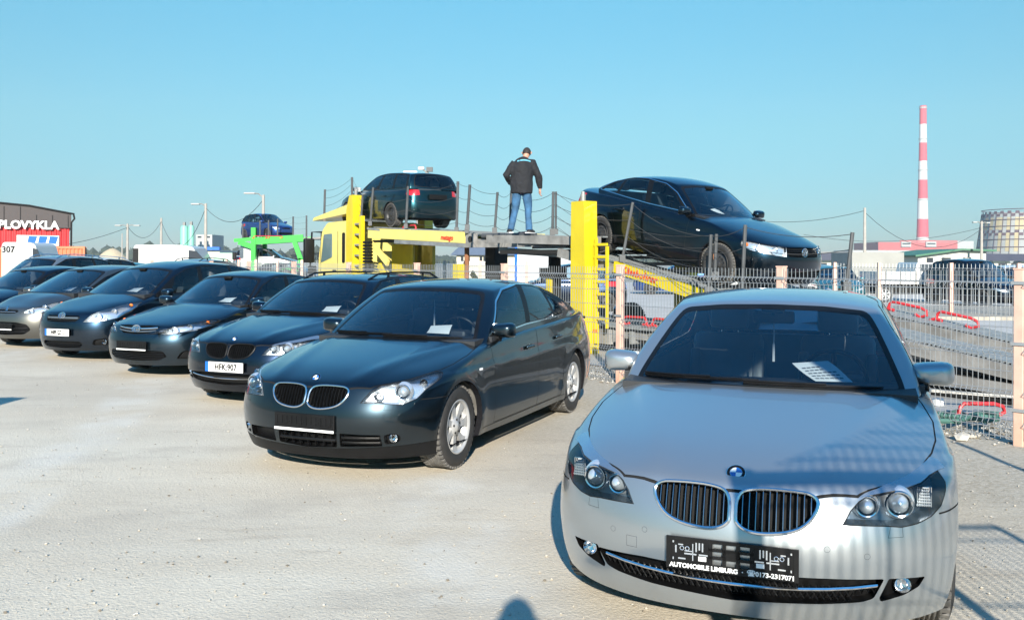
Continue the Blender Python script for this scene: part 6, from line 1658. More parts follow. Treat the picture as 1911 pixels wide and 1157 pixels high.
# ================================================================ car transporters
M_GALV = mat('galvanised_steel', (.24, .25, .25), .55, .35, noise=.25, nscale=5, bump=.2, bscale=25)
M_GRAT = mat('grating_steel', (.25, .27, .28), .5, .4, noise=.2, nscale=8)
M_OLDG = mat('weathered_grey', (.21, .205, .195), .8, noise=.3, nscale=4, bump=.2)
M_ROPE = mat('rope', (.05, .05, .05), .8)
M_STAKE = mat('stake_steel', (.075, .08, .085), .6, .3, noise=.2)
M_RUST = mat('rust', (.22, .09, .04), .85, noise=.3)
M_REDTXT = mat('red_lettering', (.60, .05, .02), .5)
def frame2(o, ang):
    """local frame: +x along the vehicle away from the camera, +y to its far side"""
    return Matrix.Translation(Vector(o)) @ Matrix.Rotation(ang, 4, 'Z') @ Matrix.Scale(-1, 4, Vector((0, 1, 0)))
def beam(b, p, q, w, h, m):
    """box beam between two points, w across, h high"""
    p, q = Vector(p), Vector(q); d = (q-p).normalized(); s = Vector((-d.y, d.x, 0)); s = s.normalized() if s.length > 1e-6 else Vector((1, 0, 0)); u = s.cross(d)*-1
    vs = []
    for c in (p, q):
        for a, e in ((-1, -1), (1, -1), (1, 1), (-1, 1)): vs.append(c+s*a*w/2+u*e*h/2)
    b.add(vs, [(0, 1, 2, 3), (7, 6, 5, 4), (0, 4, 5, 1), (1, 5, 6, 2), (2, 6, 7, 3), (3, 7, 4, 0)], m); return b
def chock(parent_T, x, y, z, L=.62, ry=0.0, rz=0.0, top=True, label=None, group='red wheel chocks on the transporter decks'):
    """bent red tube that holds a wheel on the track"""
    b = MB(); r = .022
    b.tube([(-L/2, 0, .02), (-L/2+.02, 0, .11), (-L/2+.06, 0, .145), (L/2-.12, 0, .14), (L/2-.02, 0, .11), (L/2, 0, .05), (L/2-.10, 0, .0), (L/2-.18, 0, .03)], r, M_RED, 8)
    b.tube([(-L/2-.08, 0, -.01), (-L/2, 0, .03), (-L/2+.10, 0, .02)], .026, M_RED, 6)
    for k in range(5): b.tube([(-L/2+.12+.07*k, -.023, .142), (-L/2+.12+.07*k, .023, .142)], .004, M_BLACK, 4)
    o = b.build('wheel_chock', M_RED)
    o.matrix_world = parent_T @ TM((x, y, z), ry=ry, rz=rz)
    tag(o, label or 'bent red tube chock lying on the transporter deck', 'wheel chock', group)
    return o
def grating(b, T, x0, z0, x1, z1, y0, y1, step=.06, m=M_GRAT):
    """ladder-like track: side channels and many cross bars"""
    L = x1-x0; n = max(1, int(abs(L)/step))
    for k in range(n+1):
        t = k/n; x = mix(x0, x1, t); z = mix(z0, z1, t)
        b.box(x-.010, y0, z-.025, x+.012, y1, z, m, T)
        if k < n:
            zz = .5*(z+mix(z0, z1, (k+1)/n)); xx = x+L/n/2
            b.box(xx-.016, y0+.02, zz-.012, xx+.016, y1-.02, zz-.004, m, T)
def stakes(owner, pts, group_ropes=True, rr=.022):
    """pts: (foot, top) pairs; a post at each, ropes sagging between neighbours"""
    for k, (f, t) in enumerate(pts):
        b = MB(); b.tube([f, t], rr, M_STAKE, 8); b.box(-.05, -.05, -.02, .05, .05, .10, M_STAKE, Matrix.Translation(f)); b.build('stake', M_STAKE, owner)
        if k+1 < len(pts) and pts[k+1] is not None:
            f2, t2 = pts[k+1]; b = MB()
            for q in (.97, .70, .43, .18):
                a, c = f.lerp(t, q), f2.lerp(t2, q); sag = .045*(a-c).length+.01
                b.tube([a.lerp(c, i/8)-Vector((0, 0, sag*4*(i/8)*(1-i/8))) for i in range(9)], .0045, M_ROPE, 4)
            b.build('rope', M_ROPE, owner)['kind'] = 'stuff'

# ---- trailer with the loading ramp (nearer)
TA = math.atan2(.81, -.58)
TT = frame2((1.38, 16.2, 0), TA)
tr = thing('car_trailer', 'grey and yellow car transporter trailer with its loading ramp down', 'trailer', (0, 0, 0))
tr.matrix_world = Matrix.Identity(4)
def TB(name, m, fn, par=tr, kind=None):
    b = MB(); fn(b); b.v = [tuple(TT @ Vector(v)) for v in b.v]; o = b.build(name, m, par)
    if kind: o['kind'] = kind
    return o
# tapered rear pillar with its cap and the ladder
def f(b):
    w0, w1 = .60, .44
    for (x0, y0, x1, y1, z0, z1) in ((-.30, -.34, .30, -.04, .02, 2.70),):
        vs = []
        for z, xa, xb in ((z0, -.31, .10), (1.2, -.30, .10), (z1, -.26, .09)):
            vs += [Vector((xa, y0, z)), Vector((xb, y0, z)), Vector((xb, y1, z)), Vector((xa, y1, z))]
        b.add(vs, [(0, 4, 5, 1), (1, 5, 6, 2), (2, 6, 7, 3), (3, 7, 4, 0), (4, 8, 9, 5), (5, 9, 10, 6), (6, 10, 11, 7), (7, 11, 8, 4), (8, 11, 10, 9)], M_YEL)
    b.box(-.31, -.36, .0, -.26, -.02, 1.25, M_YEL); b.cyl((-.05, -.18, 2.69), (-.05, -.18, 2.83), .05, M_GALV, 10); b.cyl((-.05, -.18, 2.83), (-.05, -.18, 2.88), .035, M_GALV, 10)
TB('rear_pillar', M_YEL, f)
def f(b):
    for x in (-.37, -.66): b.box(x-.02, -.17, .48 if x < -.5 else .2, x+.02, -.12, 1.90 if x < -.5 else 2.05, M_YEL)
    for k in range(7): b.box(-.66, -.165, .62+.215*k, -.33, -.125, .665+.215*k, M_YEL)
TB('ladder', M_YEL, f)
def f(b):       # second pillar on the far side
    b.box(-.2, 2.38, .3, .2, 2.62, 2.5, M_YEL)
TB('far_pillar', M_YEL, f)
def f(b):       # upper deck, level part over the axle
    for y in (.0, 2.32): beam(b, (-.2, y+.06, 2.0), (3.3, y+.06, 2.10), .12, .16, M_OLDG)
    beam(b, (.4, .30, 1.74), (3.2, .30, 1.86), .10, .12, M_OLDG); beam(b, (3.3, .9, 2.02), (.1, .9, 1.95), .16, .10, M_GALV)
    b.box(.4, .14, 1.78, 3.0, 2.3, 1.86, M_DARK)
TB('upper_deck_frame', M_OLDG, f)
def f(b):
    grating(b, None, -.2, 2.09, 3.35, 2.17, .14, .74); grating(b, None, -.2, 2.09, 3.35, 2.17, 1.70, 2.30); b.box(.3, .74, 2.04, 3.3, 1.70, 2.06, M_GALV)
TB('deck_grating', M_GRAT, f, kind='stuff')
def f(b):       # sloping part that carries the saloon
    for y in (.04, 2.36): beam(b, (.9, y, 1.80), (-3.2, y, 1.02), .09, .16, M_OLDG)
    for k in range(6): beam(b, (.5-.65*k, .04, 1.72-.125*k), (.5-.65*k, 2.4, 1.72-.125*k), .07, .06, M_GALV)
TB('sloping_deck_frame', M_OLDG, f)
def f(b): grating(b, None, -3.2, 1.14, .9, 1.93, .14, .74); grating(b, None, -3.2, 1.14, .9, 1.93, 1.70, 2.30)
TB('sloping_deck_grating', M_GRAT, f, kind='stuff')
beamo = TB('side_beam', M_YEL, lambda b: beam(b, (-.72, -.02, 1.55), (-3.4, -.02, .97), .07, .19, M_YEL))
# lettering on the beam
p0 = TT @ Vector((-.78, -.062, 1.545)); p1 = TT @ Vector((-2.2, -.062, 1.237)); dx_ = (p1-p0).normalized(); nz_ = Vector((dx_.y, -dx_.x, 0)).normalized(); nz_ = nz_ if nz_.y < 0 else -nz_
up_ = nz_.cross(dx_); Mt = Matrix((( dx_.x, up_.x, nz_.x, 0), (dx_.y, up_.y, nz_.y, 0), (dx_.z, up_.z, nz_.z, 0), (0, 0, 0, 1)))
text_mb('Kässbohrer', .165, .004, M_REDTXT, Matrix.Translation(p0.lerp(p1, .42)+nz_*.006) @ Mt @ Matrix(((1, .2, 0, 0), (0, 1, 0, 0), (0, 0, 1, 0), (0, 0, 0, 1))), bold=.003, sx=1.12).build('lettering', M_REDTXT, beamo)
def f(b):       # loading ramps down to the ground
    for y in (.04, .80, 1.62, 2.38): beam(b, (-3.2, y, 1.02), (-9.6, y, .06), .05, .16, M_OLDG)
    beam(b, (-5.2, .05, .30), (-9.0, .05, .12), .05, .14, M_OLDG); beam(b, (-6.2, 1.64, .42), (-9.0, 1.64, .16), .04, .06, M_BLUEE)
TB('loading_ramp', M_OLDG, f)
def f(b): grating(b, None, -9.6, .16, -3.2, 1.13, .08, .78, .055); grating(b, None, -9.6, .16, -3.2, 1.13, 1.66, 2.36, .055)
TB('ramp_grating', M_GRAT, f, kind='stuff')
def f(b):       # lower deck and chassis, black boxes filling the dark gap under the ramps
    b.box(-.3, .25, .36, 5.2, 2.25, .46, M_OLDG); b.box(-7.4, .12, .03, -3.4, 2.3, .30, M_DARK); b.box(-4.8, .12, .30, -3.4, 2.3, .62, M_DARK); b.box(-3.2, .2, .30, .4, 2.3, .42, M_OLDG)
    for k in range(7): b.box(-3.0+.5*k, .12, .22, -2.94+.5*k, 2.4, .44, M_GALV)
    b.box(-.5, .05, .18, 3.0, .15, .44, M_OLDG)
TB('lower_deck', M_OLDG, f)
def f(b): grating(b, None, -3.0, .50, 2.4, .50, .1, .75, .06); grating(b, None, -3.0, .50, 2.4, .50, 1.7, 2.35, .06)
TB('lower_deck_grating', M_GRAT, f, kind='stuff')
wt_, wr_ = wheel_mesh(.40, .26, .22, 'steel')
for (x, y) in ((2.3, .45), (2.3, 2.1), (1.2, .45), (1.2, 2.1)):
    e = bpy.data.objects.new('wheel', None); COL.objects.link(e); e.parent = tr; p = TT @ Vector((x, y, .40)); e.location = p; e.rotation_euler = (0, 0, TA+(PI if y < 1 else 0))
    link('tyre', wt_, e); link('rim', wr_, e)
def f(b):
    b.cyl((2.0, .8, .5), (2.0, .8, 1.85), .13, M_DARK, 12); b.box(1.93, .64, .4, 2.07, .70, 1.45, M_YEL); b.box(1.85, .6, 1.3, 2.25, 1.0, 1.5, M_DARK)
TB('hydraulic_column', M_DARK, f)
def f(b): b.box(-.42, .02, .42, -.34, .10, .78, M_ORL)
TB('side_reflector', M_ORL, lambda b: b.box(-.43, -.175, .40, -.33, -.165, .45, M_ORL))
def pp(x, y, D): return px(x, y, D=D)
stakes(tr, [(pp(877-5, 428, 19.6), pp(877, 345, 19.6)), (pp(923, 434, 18.6), pp(928.5, 359, 18.6)), (pp(951, 436, 20.6), pp(954, 356, 20.6)), (pp(1031, 437, 17.2), pp(1032.5, 358, 17.2)), (pp(1161, 487, 15.5), pp(1181, 378, 15.5)),
    (pp(1322, 548, 12.9), pp(1327, 438, 12.9)), (pp(1384, 560, 12.3), pp(1391, 420, 12.3)), (pp(1579, 540, 11.2), pp(1591, 434, 11.2))], rr=.026)
stakes(tr, [(pp(1037, 436, 19.0), pp(1037.5, 358, 19.0)), (pp(1334, 520, 12.95), pp(1337, 437, 12.95))], rr=.024)
q = thing('rope_winch', 'rusty ratchet hanging on the rope beside the tilted saloon', 'ratchet', (0, 0, 0))
b = MB(); b.box(-.02, -.02, -.02, .02, .02, .16, M_GALV, Matrix.Translation(pp(1335, 470, 13.7))); b.box(-.03, -.03, -.06, .03, .03, .03, M_RUST, Matrix.Translation(pp(1334, 478, 13.7))); b.build('ratchet_body', M_RUST, q)
for k, (x, y, L) in enumerate(((-4.15, 2.02, .62), (-4.9, 2.02, .62), (-5.65, 2.02, .62))):
    chock(TT, x, y, 1.13-.152*(-x-3.2)+.0, L, ry=R(8.5), rz=PI, label='red tube chock on the far loading track, %s of three' % ('highest', 'middle', 'lowest')[k])
chock(TT, 1.9, 2.0, 2.14, .55, rz=0, label='red tube chock on the level deck right of the standing man')
chock(TT, 4.2, 1.6, 2.14, .5, rz=0, label='red tube chock on the deck just left of the standing man')
for k in range(3): chock(TT, -.75-.75*k, .42, .52, .62, rz=PI*(k % 2), label='red tube chock on the lower trailer deck behind the pink fence post, %s' % ('leftmost', 'middle', 'rightmost')[k])
o = chock(Matrix.Identity(4), *pp(1832, 778, 9.6), .52, rz=.1, label='red bent bar standing on the gravel behind the fence')
M_NET = mat('green_net', (.05, .13, .11), .9, noise=.3)
b = MB(); rn = random.Random(3)
for k in range(5): b.tube([px(1735+25*i+rn.uniform(-4, 4), 772+rn.uniform(-5, 6)+k*2, z=.05+.02*k) for i in range(6)], .025, M_NET, 6)
tag(b.build('rag', M_NET), 'crumpled dark green strap lying on the gravel behind the fence', 'strap')
b = MB(); b.box(-.06, -.03, 0, .06, .03, .09, M_WHITE, Matrix.Translation(px(1750, 758, D=10.3)) @ TM(rz=.4)); tag(b.build('paper_scrap', M_PAPER), 'scrap of white paper on the green strap', 'paper')
b = MB(); b.box(-.9, -.02, -.015, .9, .02, .015, M_STONE2, Matrix.Translation(px(1860, 738, D=9.9)) @ TM(rz=-.2, ry=.05)); tag(b.build('plank', M_STONE2), 'pale thin batten leaning under the loading ramp', 'plank')

# ---- towing truck (farther)
UA = math.atan2(.80, -.60)
UT = frame2((-1.09, 21.5, 0), UA)
tk = thing('car_transporter', 'yellow car transporter truck carrying the dark teal estate', 'truck')
def UB(name, m, fn, par=tk, kind=None):
    b = MB(); fn(b); b.v = [tuple(UT @ Vector(v)) for v in b.v]; o = b.build(name, m, par)
    if kind: o['kind'] = kind
    return o
M_YEL2 = mat('pale_yellow_paint', (.66, .56, .16), .45, coat=.3, noise=.08, nscale=2)
sb = UB('side_beam', M_YEL2, lambda b: (beam(b, (.05, 0, 2.19), (4.9, 0, 2.40), .10, .27, M_YEL2), beam(b, (.05, 2.4, 2.19), (4.9, 2.4, 2.40), .10, .27, M_YEL2)))
p = UT @ Vector((.75, -.06, 2.20)); Mt = Matrix.Rotation(0, 4, 'Z')
dxx = (UT @ Vector((0, 0, 0))-UT @ Vector((1, 0, 0.043))).normalized(); nn_ = Vector((dxx.y, -dxx.x, 0)).normalized(); uu = nn_.cross(dxx); Mt = Matrix(((dxx.x, uu.x, nn_.x, 0), (dxx.y, uu.y, nn_.y, 0), (dxx.z, uu.z, nn_.z, 0), (0, 0, 0, 1)))
text_mb('metago', .17, .004, M_REDTXT, Matrix.Translation(p+nn_*.012) @ Mt @ Matrix(((1, .25, 0, 0), (0, 1, 0, 0), (0, 0, 1, 0), (0, 0, 0, 1))), bold=.004, sx=1.1).build('lettering', M_REDTXT, sb)
def f(b):
    beam(b, (-.9, .25, 2.02), (4.9, .0, 2.53), .16, .05, M_GALV); b.box(.2, .10, 2.14, 4.9, 2.3, 2.20, M_DARK); beam(b, (0, 0, 2.0), (3.4, 0, 2.14), .10, .10, M_GALV)
    beam(b, (-2.6, .35, 2.05), (.3, .1, 2.05), .14, .20, M_OLDG); beam(b, (-2.6, 2.1, 2.05), (.3, 2.3, 2.05), .14, .20, M_OLDG); b.cyl((-2.4, .2, 2.21), (-.6, .05, 2.22), .055, M_STAKE, 10)
    b.box(-.35, -.03, 1.95, .0, .08, 2.28, M_OLDG); b.cyl((-.22, -.06, 2.15), (-.22, .0, 2.15), .07, M_DARK, 12)
UB('deck_frame', M_GALV, f)
def f(b): grating(b, None, -2.7, 2.16, 4.9, 2.58, .12, .75, .07); grating(b, None, -2.7, 2.16, 4.9, 2.58, 1.65, 2.28, .07); b.box(.0, .75, 2.22, 4.8, 1.65, 2.24, M_GALV, TM(ry=R(-2.4)))
UB('deck_grating', M_GRAT, f, kind='stuff')
def f(b):
    vs = []
    for z, w, o_ in ((.5, .21, 0), (3.1, .21, 0), (3.52, .10, -.08)):
        vs += [Vector((5.9-w+o_, -.12, z)), Vector((5.9+w+o_, -.12, z)), Vector((5.9+w+o_, .18, z)), Vector((5.9-w+o_, .18, z))]
    b.add(vs, [(0, 1, 5, 4), (1, 2, 6, 5), (2, 3, 7, 6), (3, 0, 4, 7), (4, 5, 9, 8), (5, 6, 10, 9), (6, 7, 11, 10), (7, 4, 8, 11), (8, 9, 10, 11)], M_YEL)
    b.cyl((5.8, .03, 3.5), (5.8, .03, 3.68), .05, M_GALV, 8)
UB('front_pillar', M_YEL, f)
UB('far_pillar', M_YEL, lambda b: b.box(5.7, 2.3, .5, 6.1, 2.6, 3.4, M_YEL))
def f(b):
    b.box(5.22, -.10, .7, 5.34, .02, 2.9, M_YEL)
    for k in range(7): b.box(5.34, -.08, .85+.30*k, 5.66, -.02, .90+.30*k, M_OLDG)
UB('ladder', M_YEL, f)
def f(b):
    b.box(5.2, 2.30, .7, 8.2, 2.38, 2.15, M_YEL); b.box(4.6, 1.9, 1.2, 5.2, 2.0, 2.15, M_YEL); b.box(4.2, 1.0, .6, 5.4, 1.06, 2.1, M_YEL)
    beam(b, (4.9, .1, 2.1), (4.0, .1, 1.55), .08, .16, M_YEL2); beam(b, (4.5, .1, 1.5), (3.6, .1, .7), .08, .16, M_YEL); beam(b, (3.0, 2.2, 1.3), (2.4, 2.2, .8), .05, .16, M_YEL)
    b.box(.5, .1, .4, .75, .3, 1.55, M_YEL); b.box(.1, .9, .5, .5, 1.3, 2.05, M_DARK); b.cyl((.35, .25, .6), (.35, .25, 2.0), .06, M_RUST, 8)
UB('side_bracing', M_YEL, f)['kind'] = 'stuff'
def f(b):
    for z in np.arange(.7, 2.2, .09): b.tube([(4.95+.12*math.cos(t*PI/5), -.02+.12*math.sin(t*PI/5), z) for t in range(10)], .035, M_BLACK, 5, close=True)
UB('hose', M_BLACK, f)
# cab
def f(b):
    prof = [(6.25, .75), (8.15, .75), (8.28, 1.1), (8.22, 1.75), (7.98, 2.55), (7.6, 2.78), (6.25, 2.80)]
    b.prism([(x, z) for x, z in rounded(prof, .12)], 0.0, 2.4, M_YEL2, Matrix(((1, 0, 0, 0), (0, 0, 1, 0), (0, 1, 0, 0), (0, 0, 0, 1))))
cab = UB('cab', M_YEL2, f)
UB('cab_window', M_LDARK, lambda b: b.prism(rounded([(7.28, 1.72), (8.05, 1.55), (7.86, 2.42), (7.28, 2.44)], .06), -.012, .01, mat('cab_glass', (.10, .16, .17), .05, 0, 1), Matrix(((1, 0, 0, 0), (0, 0, 1, 0), (0, 1, 0, 0), (0, 0, 0, 1)))), cab)
UB('cab_window', M_BLACK, lambda b: b.prism(rounded([(6.42, 1.55), (6.60, 1.55), (6.60, 2.45), (6.42, 2.45)], .06), -.012, .01, M_BLACK, Matrix(((1, 0, 0, 0), (0, 0, 1, 0), (0, 1, 0, 0), (0, 0, 0, 1)))), cab)
def f(b):
    for x in (6.9, 8.08): b.box(x-.01, -.006, .9, x+.01, .02, 2.5, M_GAP)
    b.box(6.9, -.006, .9, 8.08, .02, .92, M_GAP); b.box(7.0, -.03, 1.3, 7.2, .0, 1.34, M_BLACK)
UB('cab_door', M_GAP, f, cab)
def f(b): b.box(8.25, -.45, 1.55, 8.42, -.12, 2.30, M_BLACK, bevel=.04); b.box(8.3, -.3, 1.2, 8.4, -.02, 1.45, M_BLACK, bevel=.03); b.tube([(8.1, .05, 2.5), (8.3, -.2, 2.5), (8.32, -.25, 1.3)], .03, M_BLACK, 6)
UB('wing_mirror', M_BLACK, f, cab)
def f(b):
    vs = [Vector(q_) for q_ in ((8.6, -.05, 2.86), (5.9, -.05, 3.02), (5.9, -.05, 3.30), (8.5, -.05, 2.96))]; vs += [v+Vector((0, 2.5, 0)) for v in vs]
    b.add(vs, [(0, 1, 2, 3), (7, 6, 5, 4), (0, 4, 5, 1), (1, 5, 6, 2), (2, 6, 7, 3), (3, 7, 4, 0)], M_YEL2)
UB('roof_deck', M_YEL2, f)
def f(b): b.box(-.5, .5, .55, 8.0, .7, .85, M_DARK); b.box(-.5, 1.7, .55, 8.0, 1.9, .85, M_DARK)
UB('chassis', M_DARK, f)
wt2, wr2 = wheel_mesh(.50, .30, .28, 'steel')
for (x, y) in ((7.2, .3), (7.2, 2.1), (2.2, .3), (2.2, 2.1)):
    e = bpy.data.objects.new('wheel', None); COL.objects.link(e); e.parent = tk; p = UT @ Vector((x, y, .50)); e.location = p; e.rotation_euler = (0, 0, UA+(PI if y < 1 else 0))
    link('tyre', wt2, e); link('rim', wr2, e)
stakes(tk, [(pp(605, 408, 28.2), pp(606.5, 354, 28.2)), (pp(657, 372, 26.4), pp(657, 331, 26.4)), (pp(674, 408, 26.0), pp(677, 364, 26.0)), (pp(691, 420, 25.2), pp(696.5, 350, 25.2)), (pp(757.5, 425, 23.9), pp(761.5, 348, 23.9)), (pp(852, 432, 21.9), pp(854.6, 339, 21.9)), (pp(871, 434, 21.4), pp(877, 345, 21.4))], rr=.034)
chock(UT, 3.4, .42, 2.44, .7, label='red tube chock under the rear wheel of the dark teal estate')

# ---- green transporter in the distance
gx = lambda x, D=55.0: (x-955.5)/1680*D
gz = lambda y, D=55.0: 1.65-(y-484)/1680*D
gt = thing('car_transporter', 'bright green and white car transporter far behind the left cars', 'truck')
def GB(name, m, fn, par=gt):
    b = MB(); fn(b); return b.build(name, m, par)
GB('cab', M_WHTP, lambda b: b.box(gx(443), 55.4, .8, gx(470), 57.6, gz(454), M_WHTP, bevel=.2))
GB('cab_window', M_LDARK, lambda b: b.box(gx(444)-.01, 55.38, gz(482), gx(451), 55.6, gz(461), M_LDARK))
GB('wing_mirror', M_BLACK, lambda b: b.box(gx(433), 55.0, gz(485), gx(440), 55.2, gz(471), M_BLACK, bevel=.05))
GB('pillar', P_GREEN, lambda b: b.box(gx(468), 55, .4, gx(476.5), 55.4, gz(425), P_GREEN))
GB('pillar', P_GREEN, lambda b: b.box(gx(468), 57.5, .4, gx(475.5), 57.8, gz(427), P_GREEN))
GB('deck', P_GREEN, lambda b: (beam(b, (gx(436), 55.1, gz(449)), (gx(476), 55.1, gz(446)), .12, .2, P_GREEN), beam(b, (gx(476), 55.1, gz(450)), (gx(565), 55.1, gz(444)), .14, .42, P_GREEN), beam(b, (gx(476), 57.6, gz(450)), (gx(565), 57.6, gz(444)), .14, .30, P_GREEN), beam(b, (gx(565), 55.1, gz(446)), (gx(605), 55.1, gz(443)), .1, .12, M_OLDG), b.box(gx(478), 55.2, gz(446), gx(600), 57.5, gz(444.5), M_GALV)))
GB('strut', P_GREEN, lambda b: (beam(b, (gx(549), 55.05, gz(450)), (gx(561), 55.05, gz(484)), .12, .28, P_GREEN), beam(b, (gx(561), 55.05, gz(482)), (gx(554), 55.05, gz(512)), .12, .25, P_GREEN)))
GB('strut', P_GREEN, lambda b: beam(b, (gx(444), 55.1, gz(452)), (gx(474), 55.1, gz(462)), .10, .3, P_GREEN))
GB('mudguard', P_GREEN, lambda b: b.tube([(gx(534)+.55*math.cos(t*PI/8), 55.2, .55+.55*math.sin(t*PI/8)) for t in range(9)], .08, P_GREEN, 6))
GB('lower_deck', M_OLDG, lambda b: b.box(gx(478), 55.2, .65, gx(600), 57.5, .78, M_OLDG))
stakes(gt, [(Vector((gx(x), 55.1, gz(y0))), Vector((gx(x), 55.1, gz(y1)))) for x, y0, y1 in ((452, 448, 418), (484, 446, 412), (500, 446, 411), (517, 446, 408), (546, 444, 404), (571, 444, 402))], rr=.05)
for k, x in enumerate((488, 512)): chock(Matrix.Identity(4), gx(x), 55.0, gz(445), 1.0, label='red chock on the green upper deck under the blue van, %s one' % ('left', 'right')[k])
# ================================================================ cars and vans farther off
def far_car(S, pm, label, x, y, D, hd, group=None, z=0.0, cat='car', wheels='steel', **k):
    p = px(x, y, D=D)
    c = build_car(S, label, cat, pm, (p.x, D, z), R(hd), group, wheels=wheels, lv=1, **k)
    if 'roof rails' in label: roof_rails(c, -1.2, -2.8, .50, M_CHR if 'grey' in label else M_BLACK, .06)
    return c[0]
BG = 'cars parked in the yard beyond the fence'
far_car(hatch(1.66), P_BLUE, 'blue people carrier on top of the green transporter', 522, 0, 56.6, -42, z=gz(444)-.02, cat='car', interior_kw=dict())
far_car(hatch(1.60), P_SILV2, 'dull silver people carrier on the lower deck of the green transporter', 538, 0, 56.3, -4, z=.78, interior_kw=dict())
far_car(hatch(1.58), P_BLACKB, 'black hatchback behind the tall yellow pillar', 985, 0, 30, 178, BG, interior_kw=dict())
far_car(hatch(1.50), P_BLACKB, 'black hatchback half hidden under the green transporter, beside the yellow cab', 597, 0, 47, -8, BG)
RR = 'estates parked behind the row at the left edge'
far_car(hatch(1.74), P_SILV2, 'grey estate with roof rails at the left edge, behind the row', 8, 0, 22.8, -110, RR)
far_car(hatch(1.70), P_WHT, 'pale estate with roof rails behind the grey-brown hatchback', 80, 0, 25.5, -110, RR)
far_car(hatch(1.66), P_SILV2, 'silver estate with roof rails just right of the tall people carrier', 300, 0, 27.5, -110, RR)
far_car(hatch(1.50), P_TEAL, 'teal hatchback right of the tilted saloon', 1572, 0, 34, -100, BG)
far_car(hatch(1.5), P_BLUE, 'blue hatchback beyond the yellow side beam, left one', 1215, 0, 45, 175, BG)
far_car(hatch(1.5), P_SILV2, 'silver hatchback beyond the yellow side beam, right one', 1290, 0, 47, 175, BG)
far_car(hatch(1.55), P_WHT, 'white hatchback cut off by the right edge in the yard', 1925, 0, 37, -100, BG)
far_car(hatch(1.8), P_BLACKB, 'black off-road car beyond the fence right of the white flatbed', 1872, 0, 33.0, -76, BG, interior_kw=dict())
far_car(hatch(1.5), P_BLUE, 'blue hatchback behind the black off-road car', 1895, 0, 42, -90, BG)
far_car(hatch(1.5), P_BLUE, 'blue car in front of the white van at the far left', 196, 0, 40, -90, BG)
far_car(hatch(1.5), P_TEAL, 'teal car beside the blue car at the far left', 226, 0, 38, -80, BG)
for (pm_, x_, D_, h_, lb_) in ((P_WHT, 1700, 52, -80, 'white hatchback behind the flatbed truck'), (P_WHT, 1768, 50, -95, 'white hatchback between the flatbed truck and the hut'), (P_SILV2, 1815, 44, -88, 'silver hatchback behind the black off-road car'),
        (P_SILV2, 1545, 50, -95, 'silver hatchback left of the box truck')):
    far_car(hatch(1.5), pm_, lb_, x_, 0, D_, h_, BG)
M_WIN0 = mat('van_window', (.03, .035, .045), .1, 0, 1)
def van(label, x0, x1, yt, D, flip=1, m=M_WHTP, rear_dark=False, h0=.35, depth=2.0, nose=.26, group=None):
    """panel van seen from its side, between two photo columns"""
    X0, X1 = (x0-955.5)/1680*D, (x1-955.5)/1680*D; zt = px(x0, yt, D=D).z; L = X1-X0
    t = thing('van', label, 'van', (X0, D, 0), 0, group)
    n = nose*L
    prof = [(0, h0), (L, h0), (L, h0+.55), (L-.12*L, h0+.75*(zt-h0)*.62), (L-n*.95, zt-.10), (L-n*1.5, zt), (.1, zt), (0, zt-.15)]
    prof = rounded(prof, .14)
    if flip < 0: prof = [(L-x, z) for x, z in prof]
    Mx = Matrix(((1, 0, 0, 0), (0, 0, 1, 0), (0, 1, 0, 0), (0, 0, 0, 1)))
    b = MB(); b.prism(prof, 0, depth, m, Mx); b.build('body', m, t)
    w = [(L-n*1.15, zt-.28), (L-n*.75, zt-.34), (L-n*.38, h0+.60*(zt-h0)), (L-n*1.15, h0+.58*(zt-h0))]
    if flip < 0: w = [(L-x, z) for x, z in w]
    b = MB(); b.prism(w, -.015, .01, M_WIN0, Mx); b.build('side_window', M_WIN0, t)
    if rear_dark:
        b = MB(); b.box(-.03, .1, zt-1.0, .35, depth-.1, zt-.25, M_DARK); b.box(-.02, -.02, zt-1.1, .28, .01, zt-.2, M_DARK); b.build('rear_opening', M_DARK, t)
    for k in range(3):
        b = MB(); xx = .25*L+.2*L*k; b.box(xx-.01, -.008, h0+.1, xx+.01, .01, zt-.2, M_OLDG); b.build('panel_seam', M_OLDG, t)
    for xx in (.18*L, .82*L):
        e = bpy.data.objects.new('wheel', None); COL.objects.link(e); e.parent = t; e.location = (xx, .12, .33); e.rotation_euler = (0, 0, PI)
        k_ = [v for v in WM.values()][0]; link('tyre', k_[0], e); link('rim', k_[1], e)
    return t
van('long white panel van in the middle distance behind the people carrier', 249, 396, 457, 50, rear_dark=True)
v3 = van('white van marked 307 in front of the red car wash', 3, 86, 452, 44)
text_mb('307', .42, .01, M_BLACK, Matrix.Translation(Vector((px(15, 466, D=43.96).x, 43.97, px(15, 466, D=43.96).z))) @ Euler((PI/2, 0, 0)).to_matrix().to_4x4(), bold=.006).build('lettering', M_BLACK, v3).matrix_parent_inverse = Matrix.Translation(v3.location).inverted()
